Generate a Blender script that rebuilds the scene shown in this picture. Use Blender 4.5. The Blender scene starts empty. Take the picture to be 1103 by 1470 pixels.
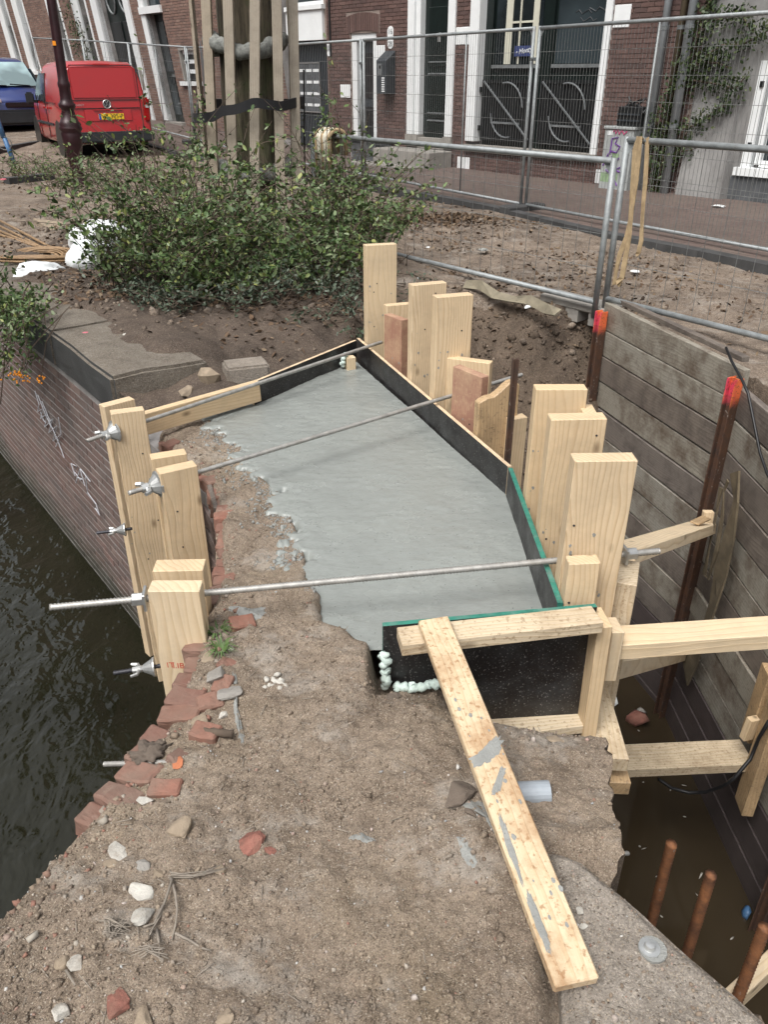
import bpy, bmesh, math, random
import numpy as np
from mathutils import Vector, Matrix

S = bpy.context.scene
COL = S.collection
R = math.radians
rnd = random.Random(7)
rng = np.random.default_rng(11)

# ------------------------------------------------------------------ camera
cd = bpy.data.cameras.new('camera')
cam = bpy.data.objects.new('camera', cd); COL.objects.link(cam)
cam.location = (0, 0, 1.55); cam.rotation_euler = (R(61), 0, 0)
cd.sensor_fit = 'VERTICAL'; cd.sensor_height = 36; cd.sensor_width = 27
cd.lens = 36 * 1130 / 1470; cd.clip_start = 0.05; cd.clip_end = 400
S.camera = cam

# ------------------------------------------------------------------ overcast daylight
SUN_EL, SUN_AZ = 58, 215
w = bpy.data.worlds.new('World'); S.world = w; w.use_nodes = True
nt = w.node_tree
sky = nt.nodes.new('ShaderNodeTexSky'); sky.sky_type = 'NISHITA'; sky.sun_disc = False
sky.sun_elevation = R(SUN_EL); sky.sun_rotation = R(SUN_AZ); sky.dust_density = 6; sky.air_density = 1.2
hs = nt.nodes.new('ShaderNodeHueSaturation'); hs.inputs['Saturation'].default_value = 0.22
bg = nt.nodes['Background']; bg.inputs['Strength'].default_value = 0.128
nt.links.new(sky.outputs[0], hs.inputs['Color']); nt.links.new(hs.outputs[0], bg.inputs['Color'])
sd = bpy.data.lights.new('sun', 'SUN'); sd.energy = 1.35; sd.angle = R(24); sd.color = (1, 0.975, 0.94)
sun = bpy.data.objects.new('sun', sd); COL.objects.link(sun)
a_ = R(SUN_AZ); e_ = R(SUN_EL)
sun.rotation_euler = Vector((math.sin(a_) * math.cos(e_), math.cos(a_) * math.cos(e_), math.sin(e_))).to_track_quat('Z', 'Y').to_euler()
S.view_settings.view_transform = 'Standard'; S.view_settings.look = 'None'
S.view_settings.exposure = 0.62; S.view_settings.gamma = 1; S.view_settings.use_curve_mapping = False
S.cycles.max_bounces = 6; S.cycles.diffuse_bounces = 3; S.cycles.glossy_bounces = 3; S.cycles.transparent_max_bounces = 6
S.cycles.use_denoising = True

# ------------------------------------------------------------------ survey helpers: sight lines of the photograph on real planes
EYE = np.array([0, 0, 1.55])
def sight(px, py):
    x = (px - 551.5) / 1130; y = -(py - 735) / 1130
    c, s = math.cos(R(29)), math.sin(R(29))
    return np.array([x, c + y * s, -s + y * c])
def lev(px, py, z=0.0):            # where a sight line meets the level z
    r = sight(px, py); return Vector(EYE + r * ((z - 1.55) / r[2]))
def aty(px, py, y):                # ... the cross plane y
    r = sight(px, py); return Vector(EYE + r * (y / r[1]))
def atx(px, py, x):
    r = sight(px, py); return Vector(EYE + r * (x / r[0]))
def onv(px, py, a, b):             # ... the upright plane through a and b
    d = np.array([b[0] - a[0], b[1] - a[1]]); n = np.array([d[1], -d[0]])
    r = sight(px, py); t = np.dot(n, [a[0], a[1]]) / np.dot(n, r[:2]); return Vector(EYE + r * t)

# ------------------------------------------------------------------ object helpers
def tag(o, label=None, cat=None, group=None, kind=None):
    if label: o['label'] = label
    if cat: o['category'] = cat
    if group: o['group'] = group
    if kind: o['kind'] = kind
    return o
def wm(o):
    m = o.matrix_basis.copy()
    if o.parent: m = wm(o.parent) @ o.matrix_parent_inverse @ m
    return m
def link(o, parent=None):
    COL.objects.link(o)
    if parent is not None:
        o.parent = parent; o.matrix_parent_inverse = wm(parent).inverted()
    return o
def empty(name, loc, label=None, cat=None, group=None):
    o = bpy.data.objects.new(name, None); o.location = loc; o.empty_display_size = 0.1
    link(o); return tag(o, label, cat, group)
def mobj(name, me, mat, parent=None, frame=None, smooth=False):
    mats = mat if isinstance(mat, (list, tuple)) else [mat]
    if not me.materials:
        for m in mats: me.materials.append(m)
    if smooth: me.polygons.foreach_set('use_smooth', [True] * len(me.polygons))
    o = bpy.data.objects.new(name, me)
    if frame is not None: o.matrix_basis = frame
    return link(o, parent)
class MB:                          # collects shapes into ONE mesh
    def __init__(s): s.v = []; s.f = []; s.mi = []
    def add(s, V, F, mi=0):
        n = len(s.v); s.v += [tuple(p) for p in V]; s.f += [tuple(i + n for i in f) for f in F]; s.mi += [mi] * len(F)
    def hexa(s, P, mi=0):          # 8 points: bottom ring 0-3, top ring 4-7
        s.add(P, [(3, 2, 1, 0), (4, 5, 6, 7), (0, 1, 5, 4), (1, 2, 6, 5), (2, 3, 7, 6), (3, 0, 4, 7)], mi)
    def box(s, c, d, M=None, mi=0):
        x, y, z = d[0] / 2, d[1] / 2, d[2] / 2
        P = [(-x, -y, -z), (x, -y, -z), (x, y, -z), (-x, y, -z), (-x, -y, z), (x, -y, z), (x, y, z), (-x, y, z)]
        P = [Vector(p) for p in P]
        if M is not None: P = [M.to_3x3() @ p for p in P]
        c = Vector(c); s.hexa([p + c for p in P], mi)
    def tube(s, pts, r, n=8, mi=0, cap=True):
        pts = [Vector(p) for p in pts]; rs = r if isinstance(r, (list, tuple)) else [r] * len(pts)
        V = []; up = None
        for i, p in enumerate(pts):
            d = (pts[min(i + 1, len(pts) - 1)] - pts[max(i - 1, 0)]).normalized()
            if up is None: up = d.orthogonal().normalized()
            up = (up - d * up.dot(d)); up = up.normalized() if up.length > 1e-6 else d.orthogonal().normalized()
            q = d.cross(up)
            for k in range(n):
                a = 2 * math.pi * (k + .5) / n
                V.append(p + (up * math.cos(a) + q * math.sin(a)) * rs[i])
        F = []
        for i in range(len(pts) - 1):
            for k in range(n):
                F.append((i * n + k, i * n + (k + 1) % n, (i + 1) * n + (k + 1) % n, (i + 1) * n + k))
        if cap: F += [tuple(range(n))[::-1], tuple(range((len(pts) - 1) * n, len(pts) * n))]
        s.add(V, F, mi)
    def lathe(s, prof, c, n=16, mi=0):  # prof: (r, z)
        c = Vector(c); V = []
        for r, z in prof:
            for k in range(n):
                a = 2 * math.pi * k / n; V.append(c + Vector((r * math.cos(a), r * math.sin(a), z)))
        F = []
        for i in range(len(prof) - 1):
            for k in range(n): F.append((i * n + k, i * n + (k + 1) % n, (i + 1) * n + (k + 1) % n, (i + 1) * n + k))
        F += [tuple(range(n))[::-1], tuple(range((len(prof) - 1) * n, len(prof) * n))]
        s.add(V, F, mi)
    def prism(s, poly, z0, z1, mi=0):   # poly: list of (x, y), counter-clockwise
        n = len(poly); V = [(p[0], p[1], z0) for p in poly] + [(p[0], p[1], z1) for p in poly]
        s.add(V, [tuple(range(n))[::-1], tuple(range(n, 2 * n))] + [(k, (k + 1) % n, n + (k + 1) % n, n + k) for k in range(n)], mi)
    def mesh(s, name):
        me = bpy.data.meshes.new(name); me.from_pydata(s.v, [], s.f)
        if any(s.mi): me.polygons.foreach_set('material_index', s.mi)
        me.update(); return me
    def build(s, name, mat, parent=None, smooth=False, bevel=0, frame=None, seg=1):
        me = s.mesh(name)
        if bevel:
            bm = bmesh.new(); bm.from_mesh(me)
            bmesh.ops.bevel(bm, geom=[e for e in bm.edges if len(e.link_faces) == 2 and e.calc_face_angle(0) > .5], offset=bevel, segments=seg, affect='EDGES', clamp_overlap=True)
            bm.to_mesh(me); bm.free()
        o = mobj(name, me, mat, parent, frame, smooth)
        return o
def npmesh(name, V, F):            # fast numpy mesh, F: (n, 3 or 4)
    V = np.asarray(V, np.float32); F = np.asarray(F, np.int32); k = F.shape[1]
    me = bpy.data.meshes.new(name)
    me.vertices.add(len(V)); me.vertices.foreach_set('co', V.ravel())
    me.loops.add(F.size); me.loops.foreach_set('vertex_index', F.ravel())
    me.polygons.add(len(F)); me.polygons.foreach_set('loop_start', np.arange(0, F.size, k, dtype=np.int32))
    me.update(calc_edges=True); return me
def hash2(ix, iy, seed):
    n = (ix * 374761393 + iy * 668265263 + seed * 1442695041) & 0xFFFFFFFF
    n = ((n ^ (n >> 13)) * 1274126177) & 0xFFFFFFFF
    return ((n ^ (n >> 16)) & 0xFFFF) / 65535.0
def vnoise(x, y, seed=0):
    x = np.asarray(x, float); y = np.asarray(y, float)
    ix = np.floor(x).astype(np.int64); iy = np.floor(y).astype(np.int64)
    fx = x - ix; fy = y - iy; fx = fx * fx * (3 - 2 * fx); fy = fy * fy * (3 - 2 * fy)
    a = hash2(ix, iy, seed); b = hash2(ix + 1, iy, seed); c = hash2(ix, iy + 1, seed); d = hash2(ix + 1, iy + 1, seed)
    return (a + (b - a) * fx) * (1 - fy) + (c + (d - c) * fx) * fy - 0.5
def fbm(x, y, sc, octv=4, seed=0, gain=.5):
    t = 0; amp = 1.0
    for i in range(octv):
        t = t + amp * vnoise(x * sc, y * sc, seed + i * 17); sc *= 2.03; amp *= gain
    return t
def sstep(a, b, x): t = np.clip((x - a) / (b - a), 0, 1); return t * t * (3 - 2 * t)
def inpoly(x, y, poly):
    x = np.asarray(x); y = np.asarray(y); c = np.zeros(x.shape, bool); n = len(poly)
    for i in range(n):
        x1, y1 = poly[i][:2]; x2, y2 = poly[(i + 1) % n][:2]
        if y1 == y2: continue
        k = ((y1 > y) != (y2 > y)) & (x < (x2 - x1) * (y - y1) / (y2 - y1) + x1); c ^= k
    return c
def pdist(x, y, line, closed=False):   # distance to a polyline and the nearest points
    best = np.full(np.shape(x), 1e9); bx = np.zeros(np.shape(x)); by = np.zeros(np.shape(x))
    L = list(line) + ([line[0]] if closed else [])
    for (x1, y1), (x2, y2) in zip([p[:2] for p in L], [p[:2] for p in L[1:]]):
        dx, dy = x2 - x1, y2 - y1; t = np.clip(((x - x1) * dx + (y - y1) * dy) / (dx * dx + dy * dy), 0, 1)
        qx, qy = x1 + t * dx, y1 + t * dy; d = np.hypot(x - qx, y - qy); k = d < best
        best = np.where(k, d, best); bx = np.where(k, qx, bx); by = np.where(k, qy, by)
    return best, bx, by
def sheet(name, x0, x1, y0, y1, st, zf, mat, keep=None, edge=None, parent=None, kind='structure'):
    """one height-field sheet; keep(x, y) masks it, its rim is pulled on to the polygon edge"""
    xs = np.arange(x0, x1 + st * .5, st); ys = np.arange(y0, y1 + st * .5, st)
    X, Y = np.meshgrid(xs, ys); X = X.ravel(); Y = Y.ravel(); nx, ny = len(xs), len(ys)
    i = np.arange(nx * ny).reshape(ny, nx)
    F = np.stack([i[:-1, :-1].ravel(), i[:-1, 1:].ravel(), i[1:, 1:].ravel(), i[1:, :-1].ravel()], 1)
    if keep is not None:
        k = keep(X, Y); F = F[k[F].any(1)]
        if edge is not None:
            d, bx, by = pdist(X, Y, edge, True); o = ~k
            X = np.where(o, bx, X); Y = np.where(o, by, Y)
    Z = zf(X, Y)
    used = np.unique(F); mp = np.zeros(nx * ny, np.int64); mp[used] = np.arange(len(used))
    me = npmesh(name, np.stack([X, Y, Z], 1)[used], mp[F])
    o = mobj(name, me, mat, parent, smooth=True)
    if kind: o['kind'] = kind
    return o
def frame(o, zd, xd):              # matrix: local Z along zd, local X near xd
    z = Vector(zd).normalized(); x = Vector(xd); x = (x - z * x.dot(z)).normalized(); y = z.cross(x)
    M = Matrix((x, y, z)).transposed().to_4x4(); M.translation = Vector(o); return M
def timber(name, a, b, w, t, xd, mat, label=None, cat='timber', group=None, parent=None, bev=.0022, ends=None):
    """a sawn piece from a to b: w across along xd, t thick; its own local frame carries the grain along Z"""
    a = Vector(a); b = Vector(b); L = (b - a).length; M = frame(a, b - a, xd)
    m = MB()
    j = [rnd.uniform(-.003, .003) for _ in range(4)]
    m.hexa([(-w / 2, -t / 2, j[0]), (w / 2, -t / 2, j[1]), (w / 2, t / 2, j[1]), (-w / 2, t / 2, j[0]),
            (-w / 2, -t / 2, L + j[2]), (w / 2, -t / 2, L + j[3]), (w / 2, t / 2, L + j[3]), (-w / 2, t / 2, L + j[2])])
    o = m.build(name, mat, parent, bevel=min(bev, .003), frame=M, seg=1)
    if label: tag(o, label, cat, group)
    return o
ICO_T = (1 + 5 ** .5) / 2
ICO_V = np.array([(-1, ICO_T, 0), (1, ICO_T, 0), (-1, -ICO_T, 0), (1, -ICO_T, 0), (0, -1, ICO_T), (0, 1, ICO_T), (0, -1, -ICO_T), (0, 1, -ICO_T), (ICO_T, 0, -1), (ICO_T, 0, 1), (-ICO_T, 0, -1), (-ICO_T, 0, 1)]) / 1.9
ICO_F = np.array([(0, 11, 5), (0, 5, 1), (0, 1, 7), (0, 7, 10), (0, 10, 11), (1, 5, 9), (5, 11, 4), (11, 10, 2), (10, 7, 6), (7, 1, 8), (3, 9, 4), (3, 4, 2), (3, 2, 6), (3, 6, 8), (3, 8, 9), (4, 9, 5), (2, 4, 11), (6, 2, 10), (8, 6, 7), (9, 8, 1)])
def rotmats(n, tilt=None):
    if tilt is None:
        q = rng.normal(size=(n, 4)); q /= np.linalg.norm(q, axis=1)[:, None]
    else:
        a = rng.uniform(0, 2 * np.pi, n) / 2; ax = rng.normal(0, tilt, (n, 2)) / 2
        q = np.stack([np.cos(a), ax[:, 0], ax[:, 1], np.sin(a)], 1); q /= np.linalg.norm(q, axis=1)[:, None]
    w_, x, y, z = q.T
    return np.stack([1 - 2 * (y * y + z * z), 2 * (x * y - z * w_), 2 * (x * z + y * w_), 2 * (x * y + z * w_), 1 - 2 * (x * x + z * z), 2 * (y * z - x * w_), 2 * (x * z - y * w_), 2 * (y * z + x * w_), 1 - 2 * (x * x + y * y)], 1).reshape(n, 3, 3)
def scatter(name, P, scl, mat, parent=None, V=ICO_V, F=ICO_F, jit=.25, tilt=None, kind='stuff', smooth=False):
    """many small solids (stones, crumbs, leaves) as one mesh; P (n,3), scl (n,) or (n,3)"""
    P = np.asarray(P, float); n = len(P); scl = np.asarray(scl, float)
    if scl.ndim == 1: scl = scl[:, None] * rng.uniform(.6, 1.25, (n, 3))
    W = np.repeat(V[None], n, 0) * (1 + rng.uniform(-jit, jit, (n, len(V), 1)))
    W = W * scl[:, None, :]; W = np.einsum('nij,nkj->nki', rotmats(n, tilt), W) + P[:, None, :]
    FF = (F[None] + (np.arange(n) * len(V))[:, None, None]).reshape(-1, F.shape[1])
    o = mobj(name, npmesh(name, W.reshape(-1, 3), FF), mat, parent, smooth=smooth)
    if kind: o['kind'] = kind
    return o
BIT_V = np.array([(x, y, z) for z in (-.42, .42) for y in (-.45, .45) for x in (-.55, .55)])
BIT_F = np.array([(0, 2, 3, 1), (4, 5, 7, 6), (0, 1, 5, 4), (1, 3, 7, 5), (3, 2, 6, 7), (2, 0, 4, 6)])
LEAF_V = np.array([(-.5, 0, 0), (-.15, .24, .06), (.2, .22, .06), (.5, 0, 0), (.2, -.22, .06), (-.15, -.24, .06)])
LEAF_F = np.array([(0, 3, 2, 1), (0, 5, 4, 3)])
def txt(name, s, M, size, mat, parent=None, ext=.0008, align='CENTER', shear=0):
    c = bpy.data.curves.new(name, 'FONT'); c.body = s; c.size = size; c.extrude = ext; c.align_x = align; c.align_y = 'CENTER'; c.shear = shear
    tmp = bpy.data.objects.new(name, c); COL.objects.link(tmp); dg = bpy.context.evaluated_depsgraph_get()
    me = bpy.data.meshes.new_from_object(tmp.evaluated_get(dg)); bpy.data.objects.remove(tmp); bpy.data.curves.remove(c)
    me.materials.clear(); return mobj(name, me, mat, parent, M)
def strokes(name, lines, mat, parent, w=.004, fn=None):   # painted/chalk strokes: thin flat tubes
    m = MB()
    for L in lines: m.tube([fn(*p) for p in L], w, 4)
    return m.build(name, mat, parent)

def rock(name, c, s, mat, lab=None, cat='stone', seed=0, rot=None, npt=15, rough=.05, parent=None):
    """an angular stone: the hull of random points, broken up a little"""
    r = random.Random(seed * 7 + 3); bm = bmesh.new()
    for _ in range(npt):
        v = Vector((r.gauss(0, 1), r.gauss(0, 1), r.gauss(0, 1))).normalized() * r.uniform(.82, 1.08); bm.verts.new(v)
    h = bmesh.ops.convex_hull(bm, input=bm.verts); bmesh.ops.delete(bm, geom=[v for v in bm.verts if not v.link_faces], context='VERTS')
    bmesh.ops.bevel(bm, geom=list(bm.edges), offset=.07, segments=1, affect='EDGES', clamp_overlap=True)
    bmesh.ops.triangulate(bm, faces=bm.faces); bmesh.ops.subdivide_edges(bm, edges=list(bm.edges), cuts=1)
    for v in bm.verts:
        q = v.co * 2.3; v.co += v.co.normalized() * float(fbm(np.array(q.x + seed), np.array(q.y + q.z * 1.3), 1.3, 3, seed)) * rough * 2.2
        v.co = Vector((v.co.x * s[0], v.co.y * s[1], v.co.z * s[2]))
    me = bpy.data.meshes.new(name); bm.to_mesh(me); bm.free()
    Fm = Matrix.Translation(Vector(c)) @ Matrix.Rotation(r.uniform(0, 6) if rot is None else rot, 4, 'Z') @ Matrix.Rotation(r.uniform(-.25, .25), 4, 'X')
    o = mobj(name, me, mat, parent, frame=Fm); return tag(o, lab, cat) if lab else o
def blot(P, k=5, jit=.12):         # a ragged outline through a few plan points
    n = len(P); out = []; c = sum((Vector(p) for p in P), Vector((0,) * len(P[0]))) / n
    for i in range(n):
        p0, p1, p2, p3 = (Vector(P[(i + j) % n]) for j in (-1, 0, 1, 2))
        for j in range(k):
            t = j / k; q = .5 * ((2 * p1) + (p2 - p0) * t + (2 * p0 - 5 * p1 + 4 * p2 - p3) * t * t + (3 * p1 - p0 - 3 * p2 + p3) * t ** 3)
            out.append(c + (q - c) * (1 + rnd.uniform(-jit, jit)))
    return out
# ------------------------------------------------------------------ materials
class G:
    def __init__(s, name):
        s.m = bpy.data.materials.new(name); s.m.use_nodes = True; s.t = s.m.node_tree
        s.b = s.t.nodes['Principled BSDF']; s._c = {}
    def n(s, ty, **kw):
        x = s.t.nodes.new(ty)
        for k, v in kw.items():
            if hasattr(x, k) and k not in x.inputs: setattr(x, k, v)
        return x
    def lk(s, a, b):
        if isinstance(a, (int, float)): b.default_value = a
        elif isinstance(a, (tuple, list)):
            b.default_value = (*a, 1) if len(a) == 3 and len(b.default_value) == 4 else a
        else: s.t.links.new(a, b)
    def co(s, kind='Object'):
        if kind not in s._c: s._c[kind] = s.n('ShaderNodeTexCoord').outputs[kind]
        return s._c[kind]
    def rand(s): return s.n('ShaderNodeObjectInfo').outputs['Random']
    def isl(s): return s.n('ShaderNodeNewGeometry').outputs['Random Per Island']
    def mp(s, co, scale=(1, 1, 1), loc=(0, 0, 0), rot=(0, 0, 0)):
        x = s.n('ShaderNodeMapping'); s.lk(co, x.inputs[0]); s.lk(loc, x.inputs['Location']); s.lk(scale, x.inputs['Scale']); s.lk(rot, x.inputs['Rotation']); return x.outputs[0]
    def off(s, co, k=37.0):        # shift the pattern per object
        x = s.n('ShaderNodeVectorMath', operation='ADD'); y = s.n('ShaderNodeVectorMath', operation='SCALE')
        c = s.n('ShaderNodeCombineXYZ'); r = s.rand()
        for i in range(3): s.lk(r, c.inputs[i])
        s.lk(c.outputs[0], y.inputs[0]); y.inputs['Scale'].default_value = k
        s.lk(co, x.inputs[0]); s.lk(y.outputs[0], x.inputs[1]); return x.outputs[0]
    def noise(s, co, sc, det=4, ro=.6, dist=0):
        x = s.n('ShaderNodeTexNoise'); s.lk(co, x.inputs['Vector']); s.lk(sc, x.inputs['Scale']); s.lk(det, x.inputs['Detail']); s.lk(ro, x.inputs['Roughness']); s.lk(dist, x.inputs['Distortion']); return x.outputs[0]
    def vor(s, co, sc, out='Distance', feature='F1', rnds=1):
        x = s.n('ShaderNodeTexVoronoi', feature=feature); s.lk(co, x.inputs['Vector']); s.lk(sc, x.inputs['Scale']); s.lk(rnds, x.inputs['Randomness']); return x.outputs[out]
    def ramp(s, f, st):
        x = s.n('ShaderNodeValToRGB'); e = x.color_ramp.elements
        while len(e) < len(st): e.new(.5)
        for i, (p, c) in enumerate(st):
            e[i].position = p; c = (c, c, c) if isinstance(c, (int, float)) else c; e[i].color = (*c, 1)
        s.lk(f, x.inputs[0]); return x.outputs[0]
    def mix(s, f, a, b, mode='MIX'):
        x = s.n('ShaderNodeMix', data_type='RGBA', blend_type=mode); s.lk(f, x.inputs[0]); s.lk(a, x.inputs[6]); s.lk(b, x.inputs[7]); return x.outputs[2]
    def math(s, op, a, b=0.0):
        x = s.n('ShaderNodeMath', operation=op); s.lk(a, x.inputs[0]); s.lk(b, x.inputs[1]); return x.outputs[0]
    def bump(s, h, st=.3, d=.01, nrm=None):
        x = s.n('ShaderNodeBump'); s.lk(h, x.inputs['Height']); x.inputs['Strength'].default_value = st; x.inputs['Distance'].default_value = d
        if nrm is not None: s.lk(nrm, x.inputs['Normal'])
        return x.outputs[0]
    def sep(s, co, ax='Z'):
        x = s.n('ShaderNodeSeparateXYZ'); s.lk(co, x.inputs[0]); return x.outputs[ax]
    def out(s, col, rough=.7, nrm=None, metal=0.0, spec=None, **kw):
        s.lk(col, s.b.inputs['Base Color']); s.lk(rough, s.b.inputs['Roughness']); s.lk(metal, s.b.inputs['Metallic'])
        if nrm is not None: s.lk(nrm, s.b.inputs['Normal'])
        if spec is not None: s.b.inputs['Specular IOR Level'].default_value = spec
        for k, v in kw.items(): s.lk(v, s.b.inputs[k])
        return s.m
def plain(name, col, rough=.6, metal=0.0, var=.25, sc=8, bump=.0, spec=None, grime=.0, grime_col=(.06, .05, .04)):
    g = G(name); co = g.off(g.co()); f = g.noise(co, sc, 6, .65)
    c = g.mix(g.ramp(f, [(.3, 0), (.7, 1)]), tuple(max(0, x * (1 - var)) for x in col), tuple(min(1, x * (1 + var)) for x in col))
    if grime: c = g.mix(g.math('MULTIPLY', g.ramp(g.noise(co, sc * .6, 8, .75), [(.48, 0), (.68, 1)]), grime), c, grime_col)
    nr = g.bump(g.noise(co, sc * 12, 4, .7), bump, .004) if bump else None
    return g.out(c, rough, nr, metal, spec)
def wood(name, light, dark, ring=22, rough=.62, dirt=0.0, dirt_col=(.1, .07, .045), spots=0.0, knots=True, wet=0.0, gscale=1.0, tint=.25):
    g = G(name); co = g.off(g.co(), 7.3); rc = g.off(g.co(), .28)
    warp = g.noise(g.mp(co, (3, 3, .8)), 1.2, 3, .5)
    wv = g.n('ShaderNodeVectorMath', operation='SCALE'); cx = g.n('ShaderNodeCombineXYZ'); g.lk(warp, cx.inputs[0]); g.lk(g.noise(g.mp(co, (2, 2, .6), (5, 5, 5)), 1.4, 3, .5), cx.inputs[1]); g.lk(cx.outputs[0], wv.inputs[0]); wv.inputs['Scale'].default_value = .16
    ad = g.n('ShaderNodeVectorMath', operation='ADD'); g.lk(g.mp(rc, (1, 1, .05), (.05, -.03, 0)), ad.inputs[0]); g.lk(wv.outputs[0], ad.inputs[1])
    wt = g.n('ShaderNodeTexWave', wave_type='RINGS', rings_direction='Z', wave_profile='SAW'); g.lk(ad.outputs[0], wt.inputs['Vector']); wt.inputs['Scale'].default_value = ring * gscale; wt.inputs['Distortion'].default_value = .6; wt.inputs['Detail'].default_value = 2
    f = g.ramp(wt.outputs['Fac'], [(0, 0), (.55, .25), (.9, .85), (1, .1)])
    fib = g.noise(g.mp(co, (60, 60, 2.2)), 3, 3, .6)
    c = g.mix(f, light, dark); c = g.mix(g.math('MULTIPLY', g.ramp(fib, [(.35, 0), (.7, 1)]), .35), c, tuple(x * .72 for x in light))
    c = g.mix(g.math('MULTIPLY', g.rand(), tint), c, tuple(x * y for x, y in zip(light, (.86, .78, .66))))
    c = g.mix(g.ramp(g.noise(co, 3.0, 3, .5), [(.4, 0), (.75, .35)]), c, tuple(x * .8 for x in light))
    if knots:
        k = g.vor(g.mp(co, (7, 7, 3.6)), 1.0); c = g.mix(g.ramp(k, [(.03, .9), (.07, .5), (.12, 0)]), c, tuple(x * .42 for x in dark))
    if dirt: c = g.mix(g.math('MULTIPLY', g.ramp(g.noise(co, 5, 8, .72), [(.45, 0), (.66, 1)]), dirt), c, dirt_col)
    if spots: c = g.mix(g.math('MULTIPLY', g.ramp(g.noise(co, 70, 3, .6), [(.56, 0), (.66, 1)]), spots), c, dirt_col)
    nr = g.bump(g.math('ADD', f, fib), .3, .003)
    return g.out(c, rough - wet, nr)
M = {}
M['pine'] = wood('fresh_pine', (.73, .58, .39), (.50, .335, .185), dirt=.36, dirt_col=(.34, .26, .17), tint=.7)
M['pine_pale'] = wood('pale_pine', (.74, .61, .43), (.55, .40, .235), ring=15, dirt=.3, dirt_col=(.36, .29, .21), tint=.6)
M['pine_damp'] = wood('damp_pine', (.52, .37, .215), (.37, .235, .115), dirt=.4, spots=.5, wet=.1)
M['pine_spatter'] = wood('spattered_pine', (.66, .56, .41), (.48, .36, .22), dirt=.5, spots=.55, dirt_col=(.2, .12, .06))
M['pine_rust'] = wood('stained_board', (.68, .56, .39), (.56, .40, .24), dirt=.85, spots=.75, dirt_col=(.30, .155, .065), knots=False)
M['oldgrey'] = wood('weathered_plank', (.325, .31, .27), (.18, .167, .142), dirt=.95, spots=.4, dirt_col=(.105, .076, .055), knots=False, tint=.5)
M['oldbrown'] = wood('dark_damp_plank', (.205, .178, .155), (.115, .096, .082), dirt=.7, spots=.2, dirt_col=(.045, .035, .032), knots=False, tint=.4)
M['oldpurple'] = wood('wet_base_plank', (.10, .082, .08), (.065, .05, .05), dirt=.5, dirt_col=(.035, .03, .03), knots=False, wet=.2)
M['stake'] = wood('weathered_stake', (.42, .365, .295), (.28, .24, .188), dirt=.4, spots=.2, dirt_col=(.14, .12, .095), tint=.5)
M['redply'] = wood('red_faced_board', (.37, .20, .14), (.31, .16, .11), dirt=.55, dirt_col=(.58, .42, .26), spots=.3, knots=False)

def ply():
    g = G('black_film_plywood'); co = g.co()
    c = g.mix(g.ramp(g.noise(co, 9, 8, .7), [(.45, 0), (.72, .5)]), (.014, .012, .012), (.075, .08, .082))
    c = g.mix(g.ramp(g.noise(co, 160, 2, .5), [(.62, 0), (.72, .55)]), c, (.32, .31, .29))
    return g.out(c, g.ramp(g.noise(co, 7, 4, .6), [(.3, .28), (.7, .6)]), g.bump(g.noise(co, 40, 4, .6), .1, .003))
M['ply'] = ply()
M['plyedge'] = plain('plywood_edge', (.66, .50, .33), .7, var=.2, sc=30, grime=.5, grime_col=(.2, .16, .12))
M['green'] = plain('green_edge_paint', (.03, .19, .14), .5, var=.35, sc=25, grime=.5, grime_col=(.25, .27, .25))

def soil(name, base, dark, lite, speck=.6, sc=1.0, yellow=0.0, lime=0.0):
    g = G(name); co = g.co()
    big = g.noise(co, 2.6 * sc, 7, .68); mid = g.noise(co, 11 * sc, 8, .72); fine = g.noise(co, 120 * sc, 5, .75)
    c = g.mix(g.ramp(big, [(.36, 0), (.60, 1)]), dark, base); c = g.mix(g.ramp(mid, [(.4, 0), (.7, .75)]), c, lite)
    c = g.mix(g.ramp(fine, [(.3, .65), (.5, 0)]), c, tuple(x * .5 for x in dark))
    v = g.n('ShaderNodeTexVoronoi'); g.lk(co, v.inputs['Vector']); v.inputs['Scale'].default_value = 150 * sc
    sp = g.ramp(v.outputs['Distance'], [(.16, 1), (.30, 0)]); gate = g.ramp(g.sep(v.outputs['Color'], 'X'), [(.62, 0), (.7, 1)])
    tone = g.ramp(g.sep(v.outputs['Color'], 'Y'), [(0, (.16, .12, .09)), (.4, (.33, .27, .2)), (.75, (.42, .35, .26)), (1, (.58, .54, .48))])
    c = g.mix(g.math('MULTIPLY', g.math('MULTIPLY', sp, gate), speck), c, tone)
    v2 = g.n('ShaderNodeTexVoronoi'); g.lk(co, v2.inputs['Vector']); v2.inputs['Scale'].default_value = 420 * sc
    c = g.mix(g.math('MULTIPLY', g.ramp(g.sep(v2.outputs['Color'], 'Z'), [(.8, 0), (.86, 1)]), speck * .6), c, g.ramp(g.sep(v2.outputs['Color'], 'X'), [(0, (.12, .085, .06)), (.5, (.36, .29, .2)), (1, (.55, .5, .42))]))
    gr = g.noise(co, 300 * sc, 3, .7); c = g.mix(g.ramp(gr, [(.34, .6), (.47, 0)]), c, tuple(x * .42 for x in dark)); c = g.mix(g.ramp(gr, [(.56, 0), (.68, .5)]), c, tuple(min(1, x * 1.5) for x in lite))
    if lime: c = g.mix(g.math('MULTIPLY', g.ramp(g.noise(g.mp(co, (1, 1.3, 1), (3.3, 1.2, 0)), 3.1, 9, .74), [(.52, 0), (.64, 1)]), lime), c, (.37, .34, .30))
    if yellow: c = g.mix(g.math('MULTIPLY', g.ramp(g.noise(co, 1.7, 3, .5), [(.5, 0), (.7, 1)]), yellow), c, (.30, .235, .12))
    h = g.math('ADD', g.math('MULTIPLY', fine, .7), g.math('ADD', g.math('MULTIPLY', mid, 1.2), g.math('MULTIPLY', sp, gate)))
    return g.out(c, .92, g.bump(h, .9, .009), spec=.25)
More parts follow.
